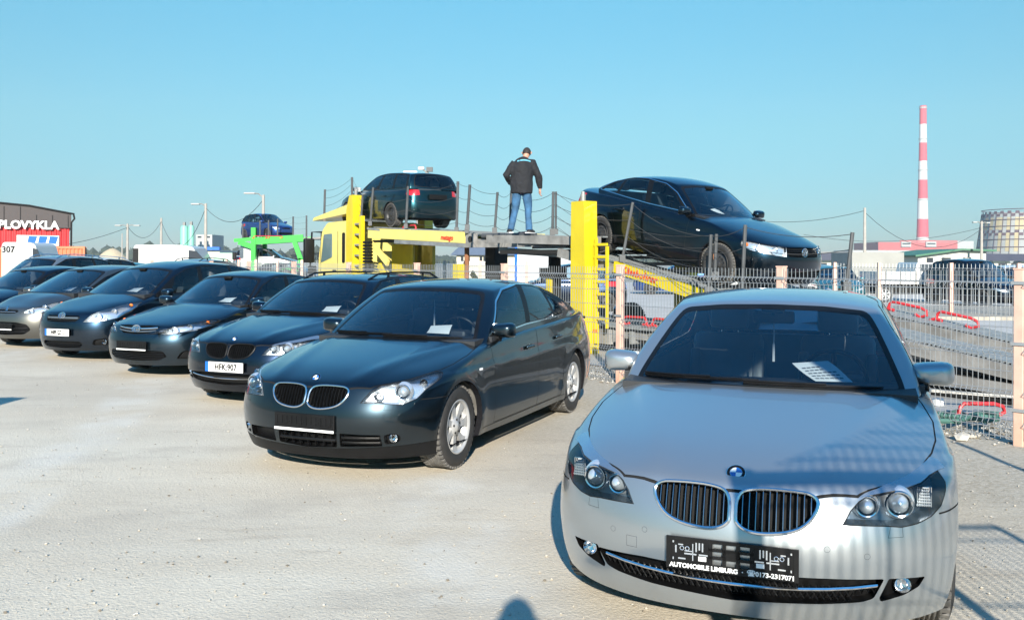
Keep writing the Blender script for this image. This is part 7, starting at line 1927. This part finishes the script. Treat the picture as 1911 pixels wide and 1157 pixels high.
# covered trailer, flatbed pickup
t = thing('box_truck', 'pale grey box truck right of the black stake in the yard', 'truck')
b = MB(); a = px(1590, 471, D=46); c = px(1687, 517, D=46); b.box(a.x, 46, c.z, c.x, 49, a.z, mat('grey_tarpaulin', (.27, .27, .25), .7, noise=.08, nscale=1.5, bump=.15, bscale=3)); b.build('box', None, t)
b = MB(); a = px(1687, 490, D=46); c = px(1704, 545, D=46); b.box(a.x, 46.3, .5, c.x, 48.5, a.z, M_TEALP, bevel=.15); b.build('cab', M_TEALP, t)
b = MB(); a = px(1590, 520, D=46); b.box(a.x, 46.2, .45, c.x, 48.6, a.z-.05, M_DARK); b.build('chassis', M_DARK, t)
for x in (1612, 1672):
    p = px(x, 0, D=46); e = bpy.data.objects.new('wheel', None); COL.objects.link(e); e.parent = t; e.location = (p.x, 46.15, .33); e.rotation_euler = (0, 0, PI); k_ = list(WM.values())[0]; link('tyre', k_[0], e); link('rim', k_[1], e)
t = thing('flatbed_truck', 'white dropside flatbed truck parked in the yard beyond the right fence', 'truck')
D = 36.5
b = MB(); a = px(1638, 507, D=D); c = px(1752, 531, D=D); b.box(a.x, D, c.z, c.x, D+2.0, a.z, M_WHTP); b.build('dropside', M_WHTP, t)
for k in range(4):
    x = mix(a.x, c.x, (k+.5)/4); b = MB(); b.box(x-.02, D-.03, c.z, x+.02, D, a.z+.02, M_OLDG); b.build('side_post', M_OLDG, t)
b = MB(); a2 = px(1708, 490, D=D); c2 = px(1764, 531, D=D)
b.prism(rounded([(a2.x-.1, c2.z), (c2.x, c2.z), (c2.x-.12, mix(c2.z, a2.z, .5)), (c2.x-.25, a2.z), (a2.x+.12, a2.z)], .08), D+.1, D+1.9, M_WHTP, Matrix(((1, 0, 0, 0), (0, 0, 1, 0), (0, 1, 0, 0), (0, 0, 0, 1)))); b.build('cab', M_WHTP, t)
b = MB(); a3 = px(1719, 493, D=D); c3 = px(1753, 506, D=D); b.box(a3.x, D+.07, c3.z, c3.x, D+.11, a3.z, M_LDARK); b.build('cab_window', M_LDARK, t)
b = MB(); b.box(a.x+.1, D+.15, .35, c.x+.2, D+1.8, c.z-.02, M_DARK)
for k in range(9):
    x = a.x+.3+.25*k; b.box(x, D+.1, .85, x+.16, D+.14, .97, M_WHITE if k % 2 else M_RED)
b.build('chassis', M_DARK, t)
for x in (1655, 1745):
    p = px(x, 0, D=D); e = bpy.data.objects.new('wheel', None); COL.objects.link(e); e.parent = t; e.location = (p.x, D+.15, .33); e.rotation_euler = (0, 0, PI); link('tyre', k_[0], e); link('rim', k_[1], e)

# ================================================================ buildings
def corr(b, x0, x1, z0, z1, y, step=.25, dep=.05, m=None, ax='x', n0=0):
    """corrugated sheet"""
    n = max(2, int(abs(x1-x0)/step)); xs = []
    for k in range(n):
        for q, d in ((0, 0), (.3, 0), (.5, dep), (.8, dep)): xs.append((mix(x0, x1, (k+q)/n), d))
    xs.append((x1, 0)); vs = []
    for x, d in xs:
        for z in (z0, z1): vs.append((x, y+d, z) if ax == 'x' else (y+d, x, z))
    b.add(vs, [(2*i, 2*i+2, 2*i+3, 2*i+1) for i in range(len(xs)-1)], m)
M_CWR = mat('red_sheet', (.50, .025, .03), .5, noise=.08, nscale=1)
M_FASC = mat('dark_brown_fascia', (.055, .045, .045), .6, noise=.1)
D = 58
wx = px(131, 0, D=D).x
D_W = D
bl = thing('car_wash', 'red sheet-metal car wash with a dark roof band reading PLOVYKLA', 'building')
b = MB(); corr(b, -48, wx, 0, 3.62, D, .28, .05, M_CWR); corr(b, D, D+14, 0, 3.62, wx, .28, -.05, M_CWR, 'y'); b.build('wall', M_CWR, bl)
b = MB(); vs = [(-48, D-.12, 3.6), (wx+.12, D-.12, 3.6), (wx+.12, D-.12, 4.48), (-30.8, D-.12, 4.95), (-48, D-.12, 6.3)]
vs += [(x, y+14, z) for x, y, z in vs]; b.add(vs, [(0, 1, 2, 3, 4), (9, 8, 7, 6, 5), (1, 6, 7, 2), (2, 7, 8, 3), (3, 8, 9, 4), (0, 5, 6, 1)], M_FASC); b.build('roof', M_FASC, bl)
b = MB(); b.tube([(wx+.25, D-.2, 4.45), (wx+.3, D-.2, 4.2), (wx+.12, D-.2, 3.95), (wx+.1, D-.2, .2)], .07, M_DARK, 6); b.tube([(-48, D-.18, 6.32), (-30.8, D-.18, 4.97), (wx+.3, D-.18, 4.5)], .06, M_DARK, 4); b.build('gutter', M_DARK, bl)
for k in range(22):
    x = -47.5+.9*k
    if x < wx: b = MB(); b.box(x-.015, D-.15, 3.65, x+.015, D-.12, 4.4 if x > -31 else 4.9, M_GAP); b.build('fascia_joint', M_GAP, bl)
sg = text_mb('AUTOPLOVYKLA', .70, .05, M_WHITE, TM(rx=PI/2), bold=.03, sx=1.0)
xs_ = [v[0] for v in sg.v]; pr = px(110, 422, D=D-.2); sg.v = [(v[0]-max(xs_)+pr.x, v[1]+D-.2, v[2]+pr.z) for v in sg.v]; sg.build('sign_lettering', M_WHITE, bl)
b = MB(); a = px(41, 440, D=D-.15); c = px(110, 459, D=D-.15); b.box(a.x, D-.12, c.z, c.x, D-.06, a.z, M_WHITE)
for k in range(3): b.prism([(mix(a.x, c.x, .25+.25*k), c.z+.18), (mix(a.x, c.x, .42+.25*k), c.z+.10), (mix(a.x, c.x, .48+.25*k), a.z-.06), (mix(a.x, c.x, .28+.25*k), a.z-.04)], D-.135, D-.125, M_EURO, Matrix(((1, 0, 0, 0), (0, 0, 1, 0), (0, 1, 0, 0), (0, 0, 0, 1))))
b.build('banner', M_WHITE, bl)
b = MB(); a = px(-12, 440, D=D); c = px(8, 458, D=D); b.box(a.x, D-.12, c.z, c.x, D-.06, a.z, M_PAPER); b.build('poster', mat('yellow_poster', (.72, .52, .2), .6), bl)
RW = Matrix.Translation((wx, D_W, 0)) @ Matrix.Rotation(R(27), 4, 'Z') @ Matrix.Translation((-wx, -D_W, 0))
for ch in bl.children: ch.data.transform(RW)
M_CONT = mat('orange_container', (.52, .17, .08), .6, noise=.12, nscale=1.5, dirt=((.2, .1, .05), .3, 3))
for (xa, xb, yt, D, lbl) in ((84, 157, 461, 52, 'orange corrugated shipping container right of the red car wash'), (-30, 5, 463, 50, 'orange container cut off by the left edge, behind the white van')):
    t = thing('shipping_container', lbl, 'container'); a = px(xa, yt, D=D); c = px(xb, yt, D=D)
    b = MB(); corr(b, a.x, c.x, .1, a.z, D, .22, .06, M_CONT); corr(b, D, D+.3, .1, a.z, c.x, .22, -.06, M_CONT, 'y'); b.box(a.x-1.2, D+.1, .1, c.x-1.2, D+2.4, a.z, M_CONT); b.build('wall', M_CONT, t)
    b = MB(); b.box(a.x-.05, D-.04, a.z-.1, c.x+.05, D+.04, a.z+.04, M_CONT); b.box(c.x-.06, D-.05, 0, c.x+.06, D+.08, a.z, M_CONT); b.box(a.x-.05, D-.04, 0, c.x+.05, D+.04, .16, M_CONT); b.build('frame', M_CONT, t)
def block(name, label, cat, m, x0, x1, yt, D, depth, roof=None, rooff=None, z0=0, parts=()):
    t = thing(name, label, cat); a = px(x0, yt, D=D); c = px(x1, yt, D=D)
    b = MB(); b.box(a.x, D, z0, c.x, D+depth, a.z, m); b.build('wall', m, t)
    if roof: b = MB(); b.box(a.x-rooff, D-rooff, a.z+.003, c.x+rooff, D+depth+rooff, a.z+rooff*.6+.05, roof); b.build('roof', roof, t)
    for (nm, mm, xa, ya, xb, yb, pr) in parts:
        p = px(xa, ya, D=D); q = px(xb, yb, D=D); b = MB(); b.box(p.x, D-pr, q.z, q.x, D+.05, p.z, mm); b.build(nm, mm, t)
    return t
M_CREAM = mat('cream_render', (.50, .47, .39), .85, noise=.06, nscale=1)
M_PWHITE = mat('white_render', (.55, .55, .51), .85, noise=.05, nscale=.6)
M_BLROOF = mat('blue_grey_roof', (.12, .15, .20), .6, noise=.1)
M_FASB = mat('slate_blue_fascia', (.028, .034, .065), .5, noise=.06, nscale=.3)
M_WIN = mat('window_dark', (.03, .035, .045), .1, 0, 1)
M_GRNR = mat('green_roof_edge', (.05, .15, .09), .5)
M_REDB = mat('faded_red_cladding', (.40, .10, .10), .8, noise=.08, nscale=.2)
M_CONC = mat('pale_concrete', (.36, .37, .36), .85, noise=.08, nscale=.3)
# cream house behind the deck
D = 75; t = thing('house', 'cream house with a blue-grey roof under the grey loading deck', 'house')
a = px(852, 476, D=D); c = px(962, 476, D=D); e = px(880, 461, D=D); g = px(915, 458, D=D)
b = MB(); b.box(a.x, D, 0, c.x, D+9, a.z, M_CREAM); b.build('wall', M_CREAM, t)
b = MB(); vs = [(a.x-.5, D-.4, a.z), (c.x+.5, D-.4, a.z), (g.x+1.5, D+4.5, a.z+2.0), (e.x, D+4.5, a.z+2.0), (a.x-.5, D+9.4, a.z), (c.x+.5, D+9.4, a.z)]; b.add(vs, [(0, 1, 2, 3), (5, 4, 3, 2), (0, 3, 4), (1, 5, 2), (0, 4, 5, 1)], M_BLROOF); b.build('roof', M_BLROOF, t)
for x in (860, 872, 895, 902, 923, 931):
    p = px(x, 479, D=D); q = px(x+5, 488, D=D); b = MB(); b.box(p.x, D-.04, q.z, q.x, D+.05, p.z, M_WIN); w = b.build('window', M_WIN, t); b = MB(); b.box(p.x-.05, D-.10, q.z-.1, q.x+.05, D-.04, q.z, M_WHITE); b.build('sill', M_WHITE, w)
block('storage_tent', 'long white tarpaulin shed behind the deck strut', 'tent', mat('white_tarpaulin', (.46, .48, .51), .6, noise=.04, nscale=.5, bump=.2, bscale=1.2), 962, 1085, 471, 48, 12)
b = MB(); p = px(963, 462, D=44); b.cyl((p.x, 44, 0), (p.x, 44, p.z), .07, M_EURO, 10); tag(b.build('pole', M_EURO), 'blue steel pole at the left end of the white tarpaulin shed', 'pole')
block('warehouse', 'long low warehouse with a dark slate-blue roof band across the right distance', 'building', M_CREAM, 1440, 2300, 490, 160, 20, parts=[('fascia', M_FASB, 1440, 472, 2300, 489, .4)]+[('window', M_WIN, x, 491, x+16, 500, .05) for x in range(1455, 2260, 24)]+[('sign', mat('yellow_sign', (.70, .42, .05), .5), x, 489.5, x+12, 494, .5) for x in (1566, 1702)])
D = 72; t = thing('office_hut', 'small white hut with a green roof edge in the yard', 'building')
a = px(1713, 476, D=D); r = px(1790, 464, D=D); c = px(1840, 466, D=D)
b = MB(); prof = [(a.x, 0), (c.x, 0), (c.x, c.z-.15), (r.x, r.z-.15), (a.x, a.z-.15)]; b.prism(prof, D, D+7, M_PWHITE, Matrix(((1, 0, 0, 0), (0, 0, 1, 0), (0, 1, 0, 0), (0, 0, 0, 1)))); b.build('wall', M_PWHITE, t)
b = MB(); beam(b, (a.x-.4, D+3.5, a.z-.08), (r.x, D+3.5, r.z-.08), 8, .14, M_GRNR); beam(b, (r.x, D+3.5, r.z-.08), (c.x+.6, D+3.5, c.z-.08), 8, .14, M_GRNR); b.build('roof', M_GRNR, t)
for (x0, x1) in ((1729, 1741), (1757, 1774)):
    p = px(x0, 481, D=D); q = px(x1, 490, D=D); b = MB(); b.box(p.x, D-.05, q.z, q.x, D+.05, p.z, M_WIN); b.build('window', M_WIN, t)
for x in (1800, 1806): p = px(x, 484, D=D); b = MB(); b.box(p.x-.12, D-.3, p.z-.3, p.x+.12, D, p.z+.15, M_OLDG); b.build('air_conditioner', M_OLDG, t)
# power station: chimney, halls, cooling tower
D = 850
def zz(y): return px(1721, y, D=D).z
cx_ = px(1721.6, 450, D=D).x
t = thing('chimney', 'tall red and white banded power station chimney', 'chimney')
M_CR = mat('chimney_red', (.50, .085, .11), .8, noise=.06, nscale=.05); M_CW = mat('chimney_white', (.54, .54, .53), .8, noise=.04, nscale=.05)
ys_ = [198, 232.5, 267, 301, 336, 371, 409, 443, 449]
def rad(y): return mix(6.1, 10.8, ((y-198)/250)**1.5)/2*1.0
for k in range(8):
    b = MB(); y0, y1 = ys_[k], ys_[k+1]; m_ = M_CR if k % 2 == 0 and k < 7 else M_CW
    b.lathe([(rad(y1), zz(y1) if k < 7 else 0), (rad(y0), zz(y0))], m_, 32, Matrix.Translation((cx_, D, 0))); b.build('band', m_, t)
for y in (203, 261, 319, 374):
    b = MB(); r_ = rad(y)+.5; b.lathe([(r_-.8, zz(y)), (r_, zz(y)), (r_, zz(y)+1.2), (r_-.8, zz(y)+1.2)], M_CONC, 24, Matrix.Translation((cx_, D, 0))); b.build('walkway', M_CONC, t)
b = MB(); b.lathe([(rad(198), zz(198)), (rad(198)-1, zz(198)), (rad(198)-1, zz(198)-6)], M_DARK, 24, Matrix.Translation((cx_, D, 0))); b.build('rim', M_DARK, t)
block('power_station', 'faded red boiler hall at the foot of the banded chimney', 'building', M_REDB, 1639, 1787, 452, 840, 60,
      parts=[('upper_storey', M_REDB, 1679, 448.5, 1787, 452, 0), ('grey_bay', M_CONC, 1681, 451, 1699, 461, 1.5), ('grey_bay', M_CONC, 1727, 451, 1746, 461, 1.5), ('window_band', M_WIN, 1683, 454, 1697, 456, 2), ('window_band', M_WIN, 1729, 454, 1744, 456, 2), ('end_block', M_CONC, 1787, 450, 1817, 466, 0)])
block('hall', 'long pale hall in front of the red boiler hall', 'building', M_CONC, 1590, 1800, 467, 700, 40)
block('hall', 'low grey hall beside the left end of the boiler hall', 'building', M_OLDG, 1530, 1592, 470, 650, 30)
D = 480; t = thing('cooling_tower', 'cooling tower with a chequered rim at the right edge', 'tower')
c0 = px(1921, 0, D=D).x; m1, m2 = mat('tower_cream', (.48, .40, .24), .8, noise=.1, nscale=.1), mat('tower_grey', (.37, .38, .37), .8, noise=.1, nscale=.1)
M_TD = mat('tower_dark', (.12, .08, .10), .8)
def tz(y): return px(1900, y, D=D).z
def tr_(z): return mix(25.6, 22.0, min(1, z/28))
prof = [(tr_(z), z) for z in (0, 6, 12, 18, 24, 27.5)]
b = MB(); b.lathe(prof, m2, 64, Matrix.Translation((c0, D, 0))); b.build('shell', m2, t)
N = 72
for row, (y0, y1) in enumerate(((396, 401), (401, 406), (431, 436), (436, 441))):
    b = MB()
    for k in range(N):
        if (k+row) % 2 == 0: continue
        a0, a1 = 2*PI*k/N, 2*PI*(k+1)/N; vs = []
        for a in (a0, a1):
            for y in (y1, y0): z = tz(y); vs.append((c0+(tr_(z)+.15)*math.cos(a), D+(tr_(z)+.15)*math.sin(a), z))
        b.add(vs, [(0, 2, 3, 1)], M_TD)
    b.build('chequer_row', M_TD, t)['kind'] = 'stuff'
b = MB()
for k in range(N//2):
    a = 2*PI*k/(N//2); b.tube([(c0+(tr_(z)+.2)*math.cos(a), D+(tr_(z)+.2)*math.sin(a), z) for z in (0, 10, 20, 27.6)], .13, M_TD, 4)
for y in (393, 412, 424, 448, 462): z = tz(y); b.tube([(c0+(tr_(z)+.25)*math.cos(q*PI/32), D+(tr_(z)+.25)*math.sin(q*PI/32), z) for q in range(64)], .22, M_TD, 4, close=True)
b.build('frame', M_TD, t)['kind'] = 'stuff'
for k in range(N):
    if (k*7) % 5 > 2: continue
    a0, a1 = 2*PI*k/N, 2*PI*(k+1)/N; b = MB(); vs = []
    if math.sin(a0) > .2: continue
    for a in (a0, a1):
        for z in (tz(470 if k % 2 else 430), tz(408)): vs.append((c0+(tr_(z)+.1)*math.cos(a), D+(tr_(z)+.1)*math.sin(a), z))
    b.add(vs, [(0, 2, 3, 1)], m1); b.build('cladding_panel', m1, t)
# steam puffs low over the halls are faint in the photo and left to the haze
# silos, depot, mound
for k, (x, w, y) in enumerate(((344, 14.5, 422), (357, 11, 421))):
    D = 190; p = px(x, y, D=D); m_ = mat('mint_silo', (.20, .48, .38), .5, noise=.05)
    t = thing('silo', ('wider', 'narrower')[k]+' mint green silo beyond the white van', 'silo', (p.x, D, 0), group='mint silos'); r_ = w/2/1680*D
    b = MB(); b.lathe([(r_, 0), (r_, p.z-.5), (r_*.8, p.z), (0, p.z+.1)], m_, 20); b.build('tank', m_, t)
    b = MB(); b.box(-.25, -.25, p.z, .25, .25, p.z+.8, M_OLDG); b.build('vent', M_OLDG, t)
block('depot', 'white cube-shaped building right of the silos', 'building', M_CONC, 366, 396, 438, 200, 8, parts=[('window', M_WIN, 369, 441, 376, 444, .05), ('window', M_WIN, 384, 441, 392, 444, .05)])
block('canopy', 'blue roofed filling canopy right of the white van', 'building', M_PWHITE, 360, 410, 467, 120, 8, parts=[('fascia', M_EURO, 358, 461, 412, 467, .6)])
block('shed', 'pale green shed behind the green transporter cab', 'building', mat('pale_green', (.35, .48, .40), .8), 398, 448, 472, 100, 10)
b = MB(); vs = []; n = 24
for i in range(9):
    for j in range(n):
        a = 2*PI*j/n; rr_ = i/8; vs.append((px(212, 0, D=170).x+4.0*rr_*math.cos(a)*(1+.1*mnoise.noise(Vector((i, j, 0)))), 170+4*rr_*math.sin(a), max(0, 3.6*(1-rr_**1.6))+.15*mnoise.noise(Vector((i*1.3, j*.9, 2)))))
fs = [(i*n+j, i*n+(j+1) % n, (i+1)*n+(j+1) % n, (i+1)*n+j) for i in range(8) for j in range(n)]
b.add(vs, fs, None, True); tag(b.build('sand_heap', mat('sand', (.42, .35, .24), .95, noise=.15)), 'heap of pale sand beyond the cars at the left', 'sand heap')
# wood on the horizon
M_TREE = mat('far_trees', (.045, .06, .045), .95, noise=.3, nscale=.1)
b = MB(); rn = random.Random(8)
for k in range(900):
    x = rn.uniform(-420, 260); y = rn.uniform(430, 520); hh = 7+4.5*mnoise.noise(Vector((x*.02, 0, 0)))+rn.uniform(-1.5, 2); r = rn.uniform(2.0, 4.5)
    if x > -60: hh *= .55
    vs, fs = stone_bm(k % 20, r, .9); b.add([(v.x+x, v.y+y, v.z+max(1, hh-r)) for v in vs], fs, M_TREE)
    b.tube([(x, y, 0), (x, y, hh)], .25, M_TREE, 3)
tag(b.build('woodland', M_TREE), kind='stuff')

# ================================================================ poles, lamps and wires
M_CPOLE = mat('concrete_pole', (.33, .31, .28), .85, noise=.1)
def lamp_post(x, yt, D, label, arms=(), r=.13, group='lamp posts and poles', cat='lamp post', m=M_CPOLE):
    p = px(x, yt, D=D); t = thing('lamp_post', label, cat, (p.x, D, 0), group=group)
    b = MB(); b.tube([(0, 0, 0), (0, 0, p.z)], [r, r*.65], m, 10); b.build('pole', m, t)
    for (dx, dz, L) in arms:
        q = dx/1680*D; h = dz/1680*D
        b = MB(); b.tube([(0, 0, p.z-.2), (q*.5, 0, p.z+h*.7), (q, 0, p.z+h)], .04, M_OLDG, 6); a_ = b.build('arm', M_OLDG, t)
        b = MB(); s_ = 1 if dx > 0 else -1; b.box(q-.1 if s_ > 0 else q-L*.7, -.12, p.z+h-.06, q+L*.7 if s_ > 0 else q+.1, .12, p.z+h+.05, M_CONC, bevel=.04); b.build('lamp_head', M_WHITE, a_)
    return p
P1 = lamp_post(238, 418, 75, 'double-armed lamp post beyond the sand heap', ((-14, -3, .6), (14, -3, .6)))
P2 = lamp_post(301, 407, 80, 'bare pole just left of the silos')
P3 = lamp_post(384, 380, 62, 'double-armed lamp post right of the silos', ((-14, -1, .7), ))
P4 = lamp_post(491.5, 364, 58, 'single-armed lamp post above the blue people carrier', ((-18, 3, .9), ))
P5 = lamp_post(1614, 388, 62, 'concrete pole right of the black stake'); P6 = lamp_post(1832, 413, 70, 'pole with a side lamp in front of the cooling tower', ((-12, -2, .3), (10, -3, .3)))
lamp_post(1475, 436, 110, 'thin far pole above the bonnet of the tilted saloon', r=.1)
lamp_post(228, 436, 120, 'small far pole left of the double-armed lamp post', r=.1)
p = px(797, 322, D=40); t = thing('floodlight_mast', 'floodlight mast rising behind the dark teal estate', 'floodlight', (p.x, 40, 0))
b = MB(); b.tube([(0, 0, 0), (0, 0, p.z)], .09, M_OLDG, 8); b.tube([(0, 0, p.z), (-.25, 0, p.z+.16)], .03, M_OLDG, 5); b.tube([(0, 0, p.z), (.12, 0, p.z+.12)], .03, M_OLDG, 5); b.build('pole', M_OLDG, t)
b = MB(); b.box(-.40, -.12, p.z+.10, -.12, .12, p.z+.24, M_WHITE, bevel=.05); b.build('lamp_head', M_WHITE, t)
b = MB(); b.box(-.02, -.15, p.z+.02, .26, .0, p.z+.22, M_STAKE, TM(rx=0)); b.build('lamp_head', M_STAKE, t)
p = px(760, 324, D=44); t = thing('floodlight_mast', 'mast with a flat white lamp left of the floodlights', 'floodlight', (p.x+.5, 44, 0))
b = MB(); b.tube([(0, 0, 0), (0, 0, p.z-.1), (-.5, 0, p.z)], .07, M_OLDG, 8); b.build('pole', M_OLDG, t); b = MB(); b.box(-.7, -.15, p.z-.08, .0, .15, p.z+.12, M_WHITE, bevel=.06); b.build('lamp_head', M_WHITE, t)
def wire(a, c, sag, n=12, r=.02):
    b.tube([a.lerp(c, i/n)-Vector((0, 0, sag*4*(i/n)*(1-i/n))) for i in range(n+1)], r, M_ROPE, 3, cap=False)
W_ = []
def wires(lbl, prs):
    global b
    b = MB()
    for a, c, s_ in prs: wire(Vector(a), Vector(c), s_)
    o = b.build('overhead_wire', M_ROPE); tag(o, lbl, 'wire', kind=None)
T = lambda p, dz=0: (p.x, p.y, p.z+dz)
wires('sagging overhead wires strung between the lamp posts at the left', [(T(P1, -.2), T(P2, -.3), 1.2)])
wires('overhead wire from the bare pole to the lamp post by the silos', [(T(P2, -.3), T(P3, -.3), 2.4)])
wires('overhead wire from the silos to the single-armed lamp post', [(T(P3, -.3), T(P4, -.3), 1.2)])
wires('long overhead wire leaving the left lamp posts towards the red building', [(T(P1, -.3), tuple(px(-20, 462, D=60)), .6)])
wires('overhead wire over the tilted saloon towards the concrete pole', [(tuple(px(1290, 385, D=70)), T(P5, -.2), 1.0)])
wires('overhead wire between the concrete pole and the pole by the cooling tower', [(T(P5, -.3), T(P6, -.6), 1.9)])
wires('faint wire passing in front of the banded chimney', [(tuple(px(1500, 438, D=80)), tuple(px(1836, 424, D=78)), .9)])
# fence lines in the distance
def far_fence(label, pts, h=1.6, step=.12, r=.006):
    t = thing('mesh_fence', label, 'fence')
    for i, p in enumerate(pts):
        b = MB(); b.box(p[0]-.05, p[1]-.05, 0, p[0]+.05, p[1]+.05, h+.03, M_POST); b.build('post', M_POST, t)
        if i+1 < len(pts):
            b = MB(); wire_panel(b, Vector((*p, 0)), Vector((*pts[i+1], 0)), h, step, r, (.3, 1.4), n=3); b.build('mesh_panel', M_WIRE, t)['kind'] = 'stuff'
def PX(x, D): q = px(x, 0, D=D); return (q.x, D)
far_fence('far mesh fence with pinkish posts behind the roof of the dark blue-grey saloon', [PX(740, 34), PX(790, 33), PX(832, 32), PX(870, 31), PX(898, 30.5), PX(938, 30), PX(985, 29.5), PX(1035, 29)])
far_fence('far mesh fence with two pinkish posts crossing the yard at the right', [PX(1560, 31), PX(1643, 29.5), PX(1777, 27.5), PX(1903, 26.0), PX(2050, 25)])
far_fence('far mesh fence at the left between the white van and the green transporter', [PX(400, 42), PX(425, 42), PX(448, 42), PX(480, 41), PX(520, 41), PX(566, 40), PX(610, 40)])

# ================================================================ air
hz = bpy.data.materials.new('haze'); hz.use_nodes = True; nt = hz.node_tree; nt.nodes.clear()
o_ = nt.nodes.new('ShaderNodeOutputMaterial'); v_ = nt.nodes.new('ShaderNodeVolumePrincipled'); v_.inputs['Density'].default_value = HAZE
v_.inputs['Color'].default_value = (.74, .88, .97, 1); v_.inputs['Anisotropy'].default_value = 0.0
nt.links.new(v_.outputs[0], o_.inputs['Volume'])
b = MB(); b.box(-900, -70, -1.0, 1100, 1000, 175, hz); tag(b.build('haze', hz), kind='stuff')
